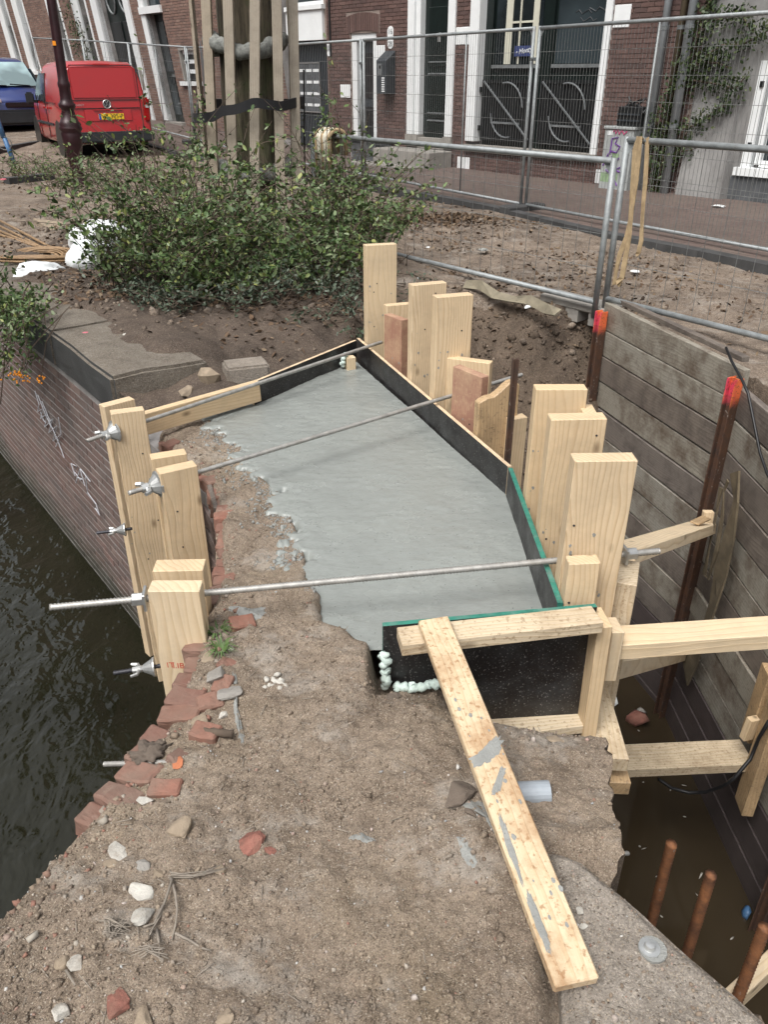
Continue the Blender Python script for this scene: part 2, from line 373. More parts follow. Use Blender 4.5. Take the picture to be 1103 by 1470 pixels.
M['soil'] = soil('pier_soil', (.252, .198, .150), (.142, .107, .079), (.33, .268, .208), 1.0, yellow=.15, lime=.6)
M['soil_street'] = soil('street_dirt', (.175, .135, .105), (.07, .054, .045), (.30, .24, .185), .5, .42, lime=.45)
M['soil_bed'] = soil('planting_bed_earth', (.09, .067, .053), (.05, .038, .031), (.14, .108, .085), .4, .6)
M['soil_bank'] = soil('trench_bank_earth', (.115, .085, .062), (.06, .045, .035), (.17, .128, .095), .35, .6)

def concrete(name, col, wet=.0, bumps=.5, sc=1.0, dark=.72):
    g = G(name); co = g.co()
    a = g.noise(co, 3.5 * sc, 6, .6); b = g.noise(g.mp(co, (1, 2.6, 1), rot=(0, 0, .5)), 42 * sc, 6, .7); p = g.vor(co, 34 * sc)
    c = g.mix(g.ramp(a, [(.3, 0), (.7, 1)]), tuple(x * dark for x in col), col)
    c = g.mix(g.ramp(b, [(.35, .35), (.55, 0)]), c, tuple(x * .72 for x in col))
    c = g.mix(g.ramp(g.noise(co, 90 * sc, 3, .6), [(.66, 0), (.74, .55)]), c, tuple(x * .45 for x in col))
    tr = g.noise(g.mp(co, (1, 5, 1), rot=(0, 0, .75)), 5 * sc, 4, .6, .8); c = g.mix(g.ramp(tr, [(.4, .16), (.62, 0)]), c, tuple(x * .72 for x in col))
    v = g.n('ShaderNodeTexVoronoi'); g.lk(co, v.inputs['Vector']); v.inputs['Scale'].default_value = 46 * sc
    pit = g.math('MULTIPLY', g.ramp(v.outputs['Distance'], [(.09, 1), (.15, 0)]), g.ramp(g.math('ADD', g.sep(v.outputs['Color'], 'X'), g.noise(co, 3 * sc, 3, .6)), [(.98, 0), (1.0, 1)])); c = g.mix(g.math('MULTIPLY', pit, .7), c, tuple(x * .4 for x in col))
    h = g.math('ADD', g.math('ADD', b, g.math('MULTIPLY', tr, .8)), g.math('MULTIPLY', g.ramp(p, [(0, 0), (.22, 1)]), .25)); h = g.math('SUBTRACT', h, g.math('MULTIPLY', pit, 1.5))
    return g.out(c, g.ramp(a, [(.3, .62 - wet), (.7, .8 - wet)]), g.bump(h, bumps, .006), spec=.4)
M['wet_concrete'] = concrete('wet_concrete', (.268, .286, .270), .46, .30, 1.0, .88)
M['splash'] = concrete('cement_splash', (.34, .345, .325), .12, .7, 3, .7)
M['oldconcrete'] = soil('weathered_concrete', (.285, .25, .212), (.20, .172, .143), (.37, .33, .285), .7, .8)
M['coping'] = soil('earthy_coping_stone', (.165, .142, .115), (.09, .076, .062), (.25, .225, .19), .5, .6)
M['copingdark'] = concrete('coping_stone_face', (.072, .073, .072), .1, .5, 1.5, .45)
M['greystone'] = concrete('grey_stone', (.33, .31, .28), 0, .6, 2, .7)

def brick(name, cols, rand='isl', dirt=.35, dirt_col=(.12, .1, .085), rough=.85):
    g = G(name); co = g.co('Object') if rand == 'isl' else g.off(g.co('Object'), 11)
    r = g.isl() if rand == 'isl' else g.rand()
    c = g.ramp(r, [(i / (len(cols) - 1), x) for i, x in enumerate(cols)])
    f = g.noise(co, 30, 6, .7); c = g.mix(g.ramp(f, [(.35, .4), (.6, 0)]), c, tuple(x * .6 for x in cols[0]))
    wp = g.n('ShaderNodeNewGeometry').outputs['Position']; c = g.mix(g.math('MULTIPLY', g.ramp(g.noise(wp, 1.7, 9, .72), [(.42, 0), (.66, 1)]), dirt), c, dirt_col)
    if 'quay' in name:           # algae above the waterline
        zz = g.math('ADD', g.sep(wp), g.math('MULTIPLY', g.noise(wp, 2.5, 6, .7), .5)); mr = g.n('ShaderNodeMapRange'); g.lk(zz, mr.inputs[0]); mr.inputs[1].default_value = -1.15; mr.inputs[2].default_value = -1.45; c = g.mix(g.math('MULTIPLY', mr.outputs[0], .85), c, (.035, .038, .026))
    c = g.mix(g.math('MULTIPLY', g.ramp(g.noise(wp, 3.1, 7, .75), [(.56, 0), (.72, 1)]), dirt * .8), c, tuple(x * 2.2 + .03 for x in dirt_col))
    return g.out(c, rough, g.bump(f, .6, .006), spec=.3)
RED = [(.105, .066, .058), (.14, .083, .072), (.088, .057, .052), (.165, .102, .088), (.12, .072, .062)]
LITE = [(.20, .125, .10), (.27, .17, .135), (.16, .105, .09), (.30, .205, .165), (.23, .14, .11)]
QUAY = [(.165, .113, .098), (.20, .128, .11), (.135, .10, .09), (.215, .152, .13), (.17, .132, .118)]
PIER = [(.225, .11, .08), (.27, .125, .09), (.18, .09, .07), (.25, .145, .108)]
for k, c, d, dc in (('red', RED, .25, (.06, .045, .04)), ('lite', LITE, .25, (.1, .08, .07)), ('quay', QUAY, .5, (.10, .095, .09)), ('pier', PIER, .8, (.19, .15, .118))):
    M['b_' + k] = brick('brick_' + k, c, 'obj', d, dc); M['bi_' + k] = brick('brickwork_' + k, c, 'isl', d, dc)
M['doorscroll'] = plain('grey_wrought_iron', (.13, .14, .145), .5, .3)
M['mortar'] = plain('mortar', (.30, .265, .235), .95, var=.3, sc=14, bump=.3)
M['mortar_red'] = plain('mortar_house', (.25, .20, .175), .95, var=.25, sc=9, bump=.3)
M['mortar_quay'] = plain('mortar_quay', (.29, .275, .265), .95, var=.4, sc=3, bump=.3, grime=.5, grime_col=(.1, .1, .095))
def wallbrick(name, c1, c2, mo):
    g = G(name); b = g.n('ShaderNodeTexBrick'); g.lk(g.co('UV'), b.inputs['Vector']); b.inputs['Color1'].default_value = (*c1, 1); b.inputs['Color2'].default_value = (*c2, 1); b.inputs['Mortar'].default_value = (*mo, 1)
    b.inputs['Scale'].default_value = 1; b.inputs['Brick Width'].default_value = .22; b.inputs['Row Height'].default_value = .0625; b.inputs['Mortar Size'].default_value = .006
    return g.out(b.outputs[0], .9)
def paving():
    g = G('brick_paving'); b = g.n('ShaderNodeTexBrick'); g.lk(g.mp(g.co(), rot=(0, 0, .87)), b.inputs['Vector'])
    b.inputs['Color1'].default_value = (.105, .072, .062, 1); b.inputs['Color2'].default_value = (.145, .103, .088, 1); b.inputs['Mortar'].default_value = (.06, .05, .043, 1)
    b.inputs['Scale'].default_value = 1; b.inputs['Brick Width'].default_value = .21; b.inputs['Row Height'].default_value = .105; b.inputs['Mortar Size'].default_value = .007
    c = g.mix(g.ramp(g.noise(g.co(), 1.6, 8, .7), [(.42, 0), (.7, .8)]), b.outputs[0], (.13, .105, .085))
    return g.out(c, .72, g.bump(b.outputs['Fac'], -.4, .01))
M['paving'] = paving()

def galv(name, col=(.36, .385, .39), rough=.45):
    g = G(name); co = g.off(g.co()); f = g.noise(co, 14, 6, .7)
    c = g.mix(g.ramp(f, [(.35, 0), (.7, 1)]), tuple(x * .62 for x in col), col); c = g.mix(g.ramp(g.noise(co, 5, 8, .75), [(.62, 0), (.74, .6)]), c, (.13, .09, .06))
    return g.out(c, g.ramp(f, [(.3, rough), (.7, rough + .2)]), None, .35)
M['galv'] = galv('galvanised_steel'); M['galv_dark'] = galv('dull_steel', (.22, .235, .24), .5)
M['wire'] = plain('fence_wire', (.20, .205, .2), .55, .4, .3, 20)
M['bar'] = plain('tie_bar_steel', (.40, .39, .365), .5, .5, .25, 30, grime=.35, grime_col=(.2, .17, .13))
M['bar_dark'] = plain('dark_steel', (.05, .05, .058), .5, .4, .4, 12)
M['zinc'] = plain('zinc_plated_steel', (.52, .53, .52), .38, .75, .2, 25, grime=.3, grime_col=(.25, .22, .18))
def rust(name, a, b, top=None):
    g = G(name); co = g.co(); f = g.noise(co, 9, 9, .75); c = g.mix(g.ramp(f, [(.35, 0), (.65, 1)]), a, b)
    c = g.mix(g.ramp(g.noise(co, 40, 3, .7), [(.64, 0), (.72, .7)]), c, (.3, .27, .24))
    if top: # sprayed marking at the head of the pile (local z measured down from the head)
        z = g.math('ADD', g.sep(co), g.math('MULTIPLY', g.noise(co, 22, 4, .7), .12)); m = g.ramp(z, [(.46, 0), (.56, 1)])
        paint = g.mix(g.ramp(g.noise(g.mp(co, (9, 9, 2)), 1.3, 2, .5), [(.54, 0), (.60, 1)]), (.74, .15, .05), (.68, .06, .11))
        paint = g.mix(g.ramp(g.noise(co, 45, 5, .75), [(.52, 0), (.62, .75)]), paint, a)
        z2 = g.n('ShaderNodeMapRange'); g.lk(z, z2.inputs[0]); z2.inputs[1].default_value = top[0]; z2.inputs[2].default_value = top[1]
        c = g.mix(z2.outputs[0], c, paint)
    return g.out(c, .8, g.bump(f, .4, .006))
M['pile'] = rust('rusty_pile_sprayed', (.10, .045, .022), (.045, .028, .022), (-.115, -.045))
M['rust'] = rust('rust_dark', (.10, .048, .026), (.04, .027, .022))
M['rustbar'] = rust('rusty_rebar', (.36, .15, .06), (.10, .045, .025))
M['white'] = plain('white_paint', (.74, .76, .76), .5, var=.05, sc=3, grime=.12, grime_col=(.4, .4, .38))
M['cream'] = plain('cream_curtain', (.52, .51, .42), .9, var=.08, sc=5)
M['doorgreen'] = plain('dark_green_paint', (.007, .012, .011), .28, var=.3, sc=4)
M['black'] = plain('black_paint', (.012, .013, .014), .35, var=.3, sc=6)
M['blackmat'] = plain('black_rubber', (.014, .014, .016), .7, var=.3, sc=10, bump=.2)
M['charcoal'] = plain('charcoal_plastic', (.03, .036, .042), .5, var=.2, sc=6)
def glass(name, col=(.012, .016, .018)):
    g = G(name); return g.out(g.mix(g.ramp(g.noise(g.co(), .9, 3, .5), [(.4, 0), (.6, 1)]), col, tuple(x * 3 for x in col)), .06, None, 0, .6)
M['glass'] = glass('dark_window_glass'); M['windscreen'] = glass('windscreen_glass', (.16, .22, .23))
def plaster():
    g = G('grey_plaster'); co = g.co(); a = g.noise(g.mp(co, (1, 1, .45)), 1.8, 8, .7)
    c = g.mix(g.ramp(a, [(.32, 0), (.68, 1)]), (.15, .145, .14), (.30, .295, .285)); c = g.mix(g.ramp(g.noise(co, 6, 8, .75), [(.58, 0), (.72, .6)]), c, (.08, .075, .07))
    return g.out(c, .9, g.bump(g.noise(co, 25, 6, .7), .3, .01))
M['plaster'] = plaster(); M['plinth'] = plain('dark_plinth', (.075, .08, .085), .85, var=.4, sc=5, bump=.3)
M['pipe'] = plain('grey_pvc', (.30, .335, .37), .42, var=.12, sc=6, grime=.3, grime_col=(.1, .09, .08))
M['downpipe'] = plain('zinc_downpipe', (.33, .36, .38), .5, .2, .2, 4, grime=.3, grime_col=(.12, .12, .12))
def paint(name, col, coat=.8):
    g = G(name); co = g.co(); c = g.mix(g.ramp(g.noise(co, 3, 8, .7), [(.5, 0), (.8, .35)]), col, tuple(x * .6 + .02 for x in col)); m = g.out(c, .32); g.b.inputs['Coat Weight'].default_value = coat; g.b.inputs['Coat Roughness'].default_value = .08; return m
M['carred'] = paint('red_car_paint', (.43, .010, .014)); M['carblue'] = paint('blue_car_paint', (.014, .03, .145))
M['bumper'] = plain('bumper_plastic', (.022, .026, .03), .6, var=.2, sc=5)
M['tyre'] = plain('tyre_rubber', (.018, .018, .018), .85, var=.3, sc=20); M['rim'] = plain('wheel_rim', (.42, .43, .43), .4, .5, .15, 9)
M['lens_red'] = plain('tail_lens', (.30, .008, .008), .15, var=.1); M['lens'] = plain('headlight_lens', (.62, .64, .65), .1, .2, .2, 14)
M['plate'] = plain('yellow_plate', (.80, .52, .02), .4, var=.04); M['plateblue'] = plain('plate_blue', (.02, .06, .35), .4)
M['lamppost'] = plain('oxblood_cast_iron', (.032, .011, .014), .38, .1, .4, 9, bump=.15)
M['orange'] = plain('orange_sticker', (.85, .28, .01), .5, var=.1)
M['bag'] = plain('white_plastic_sack', (.72, .75, .76), .5, var=.08, sc=6, bump=.2, grime=.25, grime_col=(.35, .33, .3))
M['hose'] = plain('ribbed_drain_hose', (.25, .16, .085), .6, var=.35, sc=18); M['strap'] = plain('tan_lifting_sling', (.40, .295, .17), .85, var=.3, sc=14, bump=.3, grime=.4, grime_col=(.2, .12, .06))
M['reel'] = plain('striped_hose', (.62, .58, .48), .7, var=.3, sc=25)
M['foam'] = plain('pale_green_foam', (.55, .66, .61), .65, var=.12, sc=20, bump=.35, grime=.45, grime_col=(.36, .33, .27))
M['sacking'] = plain('mud_stained_cloth', (.10, .078, .048), .95, var=.4, sc=9, bump=.4)
M['jute'] = plain('earthy_membrane', (.20, .175, .125), .9, var=.35, sc=8, bump=.3)
M['lichenhose'] = plain('grey_padding_hose', (.19, .195, .18), .95, var=.55, sc=26, bump=.8)
def bark():
    g = G('bark'); co = g.co(); f = g.noise(g.mp(co, (16, 16, 2.2)), 1.2, 8, .7)
    c = g.mix(g.ramp(f, [(.38, 0), (.65, 1)]), (.03, .024, .017), (.17, .14, .095)); c = g.mix(g.ramp(g.noise(co, 3.5, 4, .6), [(.5, 0), (.7, .6)]), c, (.10, .115, .05))
    return g.out(c, .95, g.bump(f, .9, .03))
M['bark'] = bark()
M['twig'] = plain('twig_bark', (.085, .062, .045), .9, var=.4, sc=15); M['twiggrey'] = plain('dry_root', (.26, .225, .185), .9, var=.35, sc=15)
def leaf(name, cols, rough=.5):
    g = G(name); c = g.ramp(g.isl(), [(i / (len(cols) - 1), x) for i, x in enumerate(cols)]); m = g.out(c, rough, spec=.35)
    return m
M['leaf'] = leaf('shrub_leaf', [(.03, .056, .017), (.066, .112, .034), (.105, .16, .048), (.042, .078, .034), (.13, .175, .07), (.21, .25, .15), (.07, .125, .034), (.25, .27, .085)])
M['leafgrey'] = leaf('shrub_leaf_grey', [(.045, .07, .045), (.08, .105, .075), (.06, .085, .05), (.12, .145, .11), (.05, .075, .035)])
M['climber'] = leaf('climber_leaf', [(.018, .032, .013), (.032, .054, .020), (.042, .065, .024), (.08, .10, .035), (.025, .044, .017)])
M['litter'] = leaf('fallen_leaves', [(.07, .042, .025), (.13, .082, .05), (.045, .032, .024), (.19, .135, .085), (.10, .062, .04), (.24, .18, .12)], .85)
M['grass'] = leaf('grass_blade', [(.06, .11, .03), (.10, .16, .05), (.08, .13, .05)])
M['berry'] = plain('orange_berry', (.85, .30, .015), .4, var=.15)
def stones():
    g = G('gravel_stone'); c = g.ramp(g.isl(), [(0, (.14, .105, .078)), (.25, (.25, .195, .145)), (.5, (.33, .27, .2)), (.68, (.20, .16, .125)), (.8, (.44, .40, .34)), (.9, (.27, .13, .09)), (.95, (.6, .58, .54)), (1, (.3, .32, .33))])
    c = g.mix(g.ramp(g.noise(g.co(), 70, 4, .7), [(.4, .5), (.6, 0)]), c, (.15, .11, .08)); return g.out(c, .9)
M['stones'] = stones(); M['rubble_mix'] = leaf('rubble_mix', [(.20, .15, .11), (.30, .25, .19), (.24, .12, .09), (.36, .33, .28), (.17, .13, .10), (.28, .15, .11)], .95)
M['crumb'] = leaf('soil_crumb', [(.15, .10, .068), (.21, .148, .10), (.12, .082, .057), (.26, .195, .135), (.185, .13, .09)], .95)
M['rock'] = plain('pale_rubble', (.46, .44, .395), .9, var=.3, sc=18, bump=.6, grime=.8, grime_col=(.24, .19, .14))
M['rockbrown'] = plain('brown_rubble', (.27, .215, .155), .9, var=.3, sc=14, bump=.6, grime=.4, grime_col=(.17, .13, .09))
M['rockred'] = plain('brick_rubble', (.24, .10, .075), .9, var=.35, sc=18, bump=.7, grime=.4, grime_col=(.19, .14, .1))
M['rockorange'] = plain('tile_shard', (.42, .15, .07), .85, var=.2, sc=18, bump=.3)
M['rockdark'] = plain('dark_clod', (.12, .095, .075), .95, var=.35, sc=14, bump=.7)
def water(name, col, sc, st, rough=.04):
    g = G(name); co = g.mp(g.co(), (1, .62, 1), rot=(0, 0, .6)); a = g.noise(co, sc, 3, .55, .6); b = g.noise(co, sc * 3.1, 2, .5)
    mask = g.ramp(g.noise(g.co(), .55, 2, .5), [(.35, .25), (.6, 1)])
    h = g.math('MULTIPLY', g.math('ADD', a, g.math('MULTIPLY', b, .35)), mask)
    return g.out(g.mix(g.ramp(g.noise(g.co(), .8, 3, .5), [(.4, 0), (.6, 1)]), col, tuple(x * 1.5 for x in col)), rough, g.bump(h, st, .08), 0, .5)
M['water'] = water('canal_water', (.009, .0088, .0045), 4.2, .62)
M['pit_water'] = water('trench_water', (.030, .022, .013), 2.2, .025, .06)
M['blue'] = plain('blue_steel', (.06, .15, .30), .5, .1, .3, 12, grime=.4, grime_col=(.2, .2, .2))
M['sign'] = plain('blue_sign', (.035, .05, .14), .4); M['chalk'] = plain('white_chalk', (.46, .47, .50), .9, var=.2, sc=40)
M['purple'] = plain('purple_spray', (.13, .04, .25), .6); M['pinkspray'] = plain('pink_spray', (.45, .06, .16), .6); M['greenspray'] = plain('green_spray', (.24, .34, .20), .7, var=.3)
M['redink'] = plain('red_stamp_ink', (.55, .08, .05), .7); M['cabinet'] = plain('grey_cabinet', (.34, .36, .355), .6, var=.12, sc=4, grime=.3, grime_col=(.2, .2, .19))
M['paper'] = plain('paper_litter', (.68, .70, .70), .8, var=.08, sc=10); M['kerb'] = plain('dark_kerb', (.05, .05, .05), .85, var=.4, sc=4, bump=.4)
M['tile'] = plain('grey_paving_slab', (.14, .135, .125), .85, var=.25, sc=5, bump=.3); M['tilered'] = plain('red_paving_slab', (.16, .10, .085), .85, var=.25, sc=5, bump=.3)
M['cable'] = plain('black_cable', (.01, .01, .011), .45, var=.2)
M['pink'] = plain('pink_scrap', (.60, .16, .20), .7)
# ------------------------------------------------------------------ plan of the site (metres; the eye stands above the origin)
QUAY_L = [(-9.5, 14.65), (-6.0, 10.04), (-3.0, 6.09), (-2.0, 4.78), (-1.43, 4.02), (-1.13, 3.58), (-.79, 3.1), (-.68, 2.77), (-.60, 2.27), (-.60, 1.83), (-.63, 1.62), (-.68, 1.43), (-.76, 1.27), (-.84, 1.06), (-1.0, .6), (-1.5, -.5)]
PA, PB, PC, PD = Vector((-.17, 4.78)), Vector((.515, 2.95)), Vector((.535, 1.985)), Vector((.03, 1.93))   # right-hand form: far end, bend, corner; left end of the front form
SW = [Vector((1.643, 5.85)), Vector((2.055, 4.35)), Vector((2.075, 2.75)), Vector((2.11, .9))]             # sheeting of the trench
WATER_Z, PIT_Z = -1.78, -2.55
RIM = [(-.30, 5.15), (-.12, 5.75), (.27, 6.25), (.6, 6.6), (.87, 6.55), (1.1, 6.2), (1.4, 6.15), (1.72, 6.3), (1.9, 6.6)]       # upper rim of the earth bank
def street_z(x, y): return np.maximum(0, (y - 18.5) * .055)
PIT = [(-.17, 4.8)] + RIM[:-1] + [(1.84, 6.35), (1.78, 5.92), (2.17, 4.37), (2.19, 2.75), (2.22, .9), (2.25, -.5), (.5, -.5), (.5, 4)]
def ground_z(x, y):
    x = np.asarray(x, float); y = np.asarray(y, float)
    z = street_z(x, y) + fbm(x, y, .5, 3, 3) * .05 + fbm(x, y, 2.3, 4, 5) * .035 + fbm(x, y, 11, 3, 9) * .014
    d, _, _ = pdist(x, y, [(-.5, 4.55), (-.45, 5.6), (-.3, 7.5), (-.3, 10)])
    bed = sstep(.9, .0, np.where(x < -.4, 0, d)) * sstep(13.5, 9.5, y)
    z = z + bed * .11 + fbm(x, y, 6, 4, 31) * .05 * bed
    q, _, _ = pdist(x, y, QUAY_L[1:5]); zz = .10 + .085 * sstep(.16, .42, q + .22 * fbm(x, y, 3, 4, 6)) + fbm(x, y, 9, 3, 4) * .02; k_ = sstep(.9, .5, q) * (y < 11); z = z * (1 - k_) + zz * k_
    # hollow where the coping and the wall top were taken away
    h, _, _ = pdist(x, y, [(-1.15, 3.9), (-.75, 4.35), (-.2, 4.9), (.1, 5.1)]); z = z - sstep(.5, .1, h) * .10
    # loose heaps of earth and leaves between the fences
    for hx, hy, hr, hh in ((1.2, 9.1, .6, .12), (.6, 9.6, .7, .1), (-.2, 10.6, .8, .1), (2.6, 6.4, .8, .06), (.2, 7.0, .5, .08)):
        z = z + hh * np.exp(-((x - hx) ** 2 + (y - hy) ** 2) / hr ** 2)
    p = inpoly(x, y, PIT); d, _, _ = pdist(x, y, RIM)
    dd = np.where(p, d + .05 * fbm(x, y, 3, 3, 8) * 2, 0)
    fall = -.20 * sstep(0, .22, dd) - .75 * sstep(.15, .62, dd) - 1.75 * sstep(.55, 1.0, dd)
    return z + np.where(p, fall + (fbm(x, y, 5, 4, 14) * .16 + fbm(x, y, 16, 3, 15) * .07) * sstep(0, .3, dd), 0)
GP = QUAY_L[:5] + [(-1.13, 3.75), (-.7, 4.1), (-.13, 4.70), (.1, 4.55), (.3, 4.4), (.5, 4.2), (1.5, 4.2), (2.15, 4.34), (2.17, 2.7), (2.2, .9), (2.25, -3), (9, -3), (9, 9), (9, 11), (-7.4, 11)]
def behind(x, y): return inpoly(x, y, GP)
g1 = sheet('ground', -6.9, 4.6, 2.0, 10.0, .03, ground_z, M['soil_street'], lambda x, y: behind(x, y) & (y < 10.0), GP)
# earth of the planting bed and of the bank take their own soil
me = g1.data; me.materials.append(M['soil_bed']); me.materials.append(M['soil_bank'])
cen = np.zeros(len(me.polygons) * 3, np.float32); me.polygons.foreach_get('center', cen); cen = cen.reshape(-1, 3)
j = fbm(cen[:, 0], cen[:, 1], 2.5, 4, 77) * .5
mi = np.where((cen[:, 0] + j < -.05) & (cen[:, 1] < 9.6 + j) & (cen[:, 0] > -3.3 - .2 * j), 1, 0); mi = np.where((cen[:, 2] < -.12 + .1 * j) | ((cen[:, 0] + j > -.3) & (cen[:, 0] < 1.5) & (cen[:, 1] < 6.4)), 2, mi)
me.polygons.foreach_set('material_index', mi.astype(np.int32))
FARP = [(-40, 54.8), (-9.5, 14.65), (-6.6, 10.85), (-5.9, 9.9), (40, 9.9), (40, 60), (-40, 60)]
g2 = sheet('ground', -30, 14, 9.9, 46, .2, lambda x, y: ground_z(x, y) - np.where(y < 10.1, .01, 0), M['soil_street'], lambda x, y: inpoly(x, y, FARP), FARP)
m = MB(); m.add([(4.5, -3, -.03), (40, -3, -.03), (40, 46, -.03), (4.5, 46, -.03)], [(0, 1, 2, 3)]); o = m.build('ground', M['soil_street']); o['kind'] = 'structure'
m = MB(); m.add([(-60, -30, WATER_Z), (1.0, -30, WATER_Z), (1.0, 4.5, WATER_Z), (-1, 6, WATER_Z), (-8, 15, WATER_Z), (-39, 55, WATER_Z), (-60, 55, WATER_Z)], [(0, 1, 2, 3, 4, 5, 6)])
tag(m.build('canal_water', M['water']), kind='structure')
m = MB(); m.add([(.3, -1, PIT_Z), (2.6, -1, PIT_Z), (2.6, 6.6, PIT_Z), (.3, 6.6, PIT_Z)], [(0, 1, 2, 3)])
tag(m.build('trench_water', M['pit_water']), kind='structure')

# ------------------------------------------------------------------ the old pier under our feet: earth top
EDGE_L = QUAY_L[4:]
CONC = [(-.98, 4.02), (-.93, 3.84), (-.80, 3.62), (-.66, 3.42), (-.56, 3.15), (-.45, 2.98), (-.375, 2.77), (-.30, 2.5), (-.265, 2.28), (-.22, 2.22), (-.20, 2.06), (-.12, 2.02), (-.08, 1.96), (.02, 1.925)]
def conc_side(x, y):               # signed distance to the ragged left edge of the pour, positive on the earth side
    d, bx, by = pdist(x, y, CONC)
    side = np.where(y < 1.95, 1, np.where(x < np.interp(y, [p[1] for p in CONC[::-1]], [p[0] for p in CONC[::-1]]), 1, -1))
    return d * side
def pier_z(x, y):
    x = np.asarray(x, float); y = np.asarray(y, float)
    z = fbm(x, y, 2.2, 3, 41) * .035 + fbm(x, y, 9, 4, 42) * .017 + fbm(x, y, 34, 4, 43, .68) * .012 - .015 * np.abs(fbm(x, y, 5.5, 3, 47)) 
    z = z + (vnoise(x * 75, y * 75, 44) + .25).clip(0) * .006
    s = conc_side(x, y); front = sstep(2.5, 2.2, y)
    lim = .03 * front - .005 * (1 - front)
    z = np.where(s > 0, z * sstep(0, .12, s) * .8 + z * .2 + lim * sstep(-.01, .03, s) - .006, -.07)
    # falls towards the trench in front of the form
    t = sstep(-.02, .62, x) * sstep(1.2, 1.98, y) * (y < 2.2)
    z = z - .15 * sstep(-.055, -.015, x) * sstep(1.62, 1.86, y + .06 * vnoise(x * 9, y * 9, 5)) * (y < 2.2) - .12 * t - .125 * sstep(.15, .31, x) * sstep(1.58, 1.83, y) * (1 - .35 * sstep(.5, .62, x)) * (y < 2.2)
    z = z - .03 * sstep(.05, .45, x) * sstep(1.22, 1.3, y) - .07 * sstep(.06, .0, np.where(inpoly(x, y, LGP), 0, pdist(x, y, LGP, True)[0])) + .03 * np.exp(-((x - .2) ** 2 + (y - 1.34) ** 2) / .02)
    # left rim crumbles down, right rim too
    e, _, _ = pdist(x, y, EDGE_L); z = z - .035 * sstep(.14, .0, e) * (y < 1.75) - .05 * sstep(.05, 0, e)
    return z
R_EDGE = [(.69, 1.985), (.662, 1.89), (.625, 1.65), (.592, 1.46), (.565, 1.30), (.54, 1.18), (.50, 1.10), (.62, .96), (.74, .83), (1.0, .5)]
R_EDGE = [tuple(p) for i in range(len(R_EDGE) - 1) for p in [(R_EDGE[i][0] + (R_EDGE[i + 1][0] - R_EDGE[i][0]) * k / 6 + (0 if i == 0 and k == 0 else random.Random(i * 9 + k).uniform(-.014, .008)), R_EDGE[i][1] + (R_EDGE[i + 1][1] - R_EDGE[i][1]) * k / 6) for k in range(6)]] + [R_EDGE[-1]]
LGP = [tuple(lev(*p, .025))[:2] for p in ((782, 1212), (812, 1214), (838, 1226), (905, 1282), (985, 1352), (1060, 1415), (1110, 1462))] + [(1.0, .45), (.3, .45), (.33, .8), (.36, 1.0), (.355, 1.12)]
PP = EDGE_L[1:] + [(-1.5, -.5), (1.3, -.5)] + R_EDGE[::-1] + [tuple(PC), tuple(PB), tuple(PA), (-1.05, 4.10)]
sheet('soil', -1.6, 1.3, .35, 4.8, .0075, pier_z, M['soil'], lambda x, y: inpoly(x, y, PP), PP)
# ------------------------------------------------------------------ poured concrete
def slab_z(x, y):
    z = fbm(x, y, 5, 3, 61) * .006 + fbm(x, y, 38, 3, 62) * .002 + fbm(x * 1.0, y * 2.2, 17, 3, 64) * .0018
    s = conc_side(x, y); lip = sstep(.16, -.05, np.abs(s + .02)) * (y > 2.25)
    z = z + lip * (fbm(x, y, 30, 4, 65, .65) * .004 + .001) - .012 * sstep(2.6, 2.2, y)
    return z - .05 * sstep(.01, .09, s + (.12 * fbm(x, y, 11, 4, 66, .62) + .05 * fbm(x, y, 42, 3, 67, .6)) * (y > 2.25))
SLABP = [(-1.08, 4.06), (-1.0, 3.6), (-.7, 3.1), (-.5, 2.7), (-.4, 2.2), (-.3, 1.94), tuple(PD), tuple(PC), tuple(PB), tuple(PA + Vector((-.0, -.06)))]
o = sheet('concrete_slab', -1.1, .6, 1.85, 4.8, .0085, slab_z, M['wet_concrete'], lambda x, y: inpoly(x, y, SLABP) & (conc_side(x, y) < .2), SLABP, kind=None)
tag(o, 'freshly poured grey wet concrete slab between the formwork panels', 'concrete slab')
# right and hidden sides of the pier
m = MB()
side = R_EDGE
for (x1, y1), (x2, y2) in zip(side, side[1:]):
    m.add([(x1, y1, PIT_Z - .2), (x2, y2, PIT_Z - .2), (x2 + .0, y2, pier_z(x2, y2) + .002), (x1, y1, pier_z(x1, y1) + .002)], [(0, 1, 2, 3)])
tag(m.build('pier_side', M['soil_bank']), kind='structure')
# weathered ledge of old concrete at the near right
LG = LGP
LG = LG[::-1] if sum((LG[i][0] * LG[(i + 1) % len(LG)][1] - LG[(i + 1) % len(LG)][0] * LG[i][1]) for i in range(len(LG))) < 0 else LG
def ledge_z(x, y):
    d, _, _ = pdist(x, y, LG, True); return .022 - .03 * sstep(.03, 0, d) + fbm(x, y, 14, 4, 83) * .012 + fbm(x, y, 60, 2, 84) * .004
o = sheet('ledge', .25, 1.1, .45, 1.3, .006, ledge_z, M['oldconcrete'], lambda x, y: inpoly(x, y, LG), LG, kind=None)
tag(o, 'weathered old concrete ledge with a bolt head beside the long loose board', 'concrete ledge')
m = MB()
for p, q in zip(LG, LG[1:] + LG[:1]): m.add([(p[0], p[1], -.45), (q[0], q[1], -.45), (q[0], q[1], float(ledge_z(q[0], q[1]))), (p[0], p[1], float(ledge_z(p[0], p[1])))], [(0, 1, 2, 3)])
m.build('ledge_side', M['oldconcrete'], o)
p = lev(933, 1361, .028); m = MB(); m.lathe([(.021, -.002), (.021, .003), (.012, .0035), (.012, .004), (.009, .012), (0.001, .013)], p, 16)
tag(m.build('anchor_bolt', M['zinc'], smooth=False), 'shiny zinc washer and bolt head set in the concrete ledge', 'bolt')
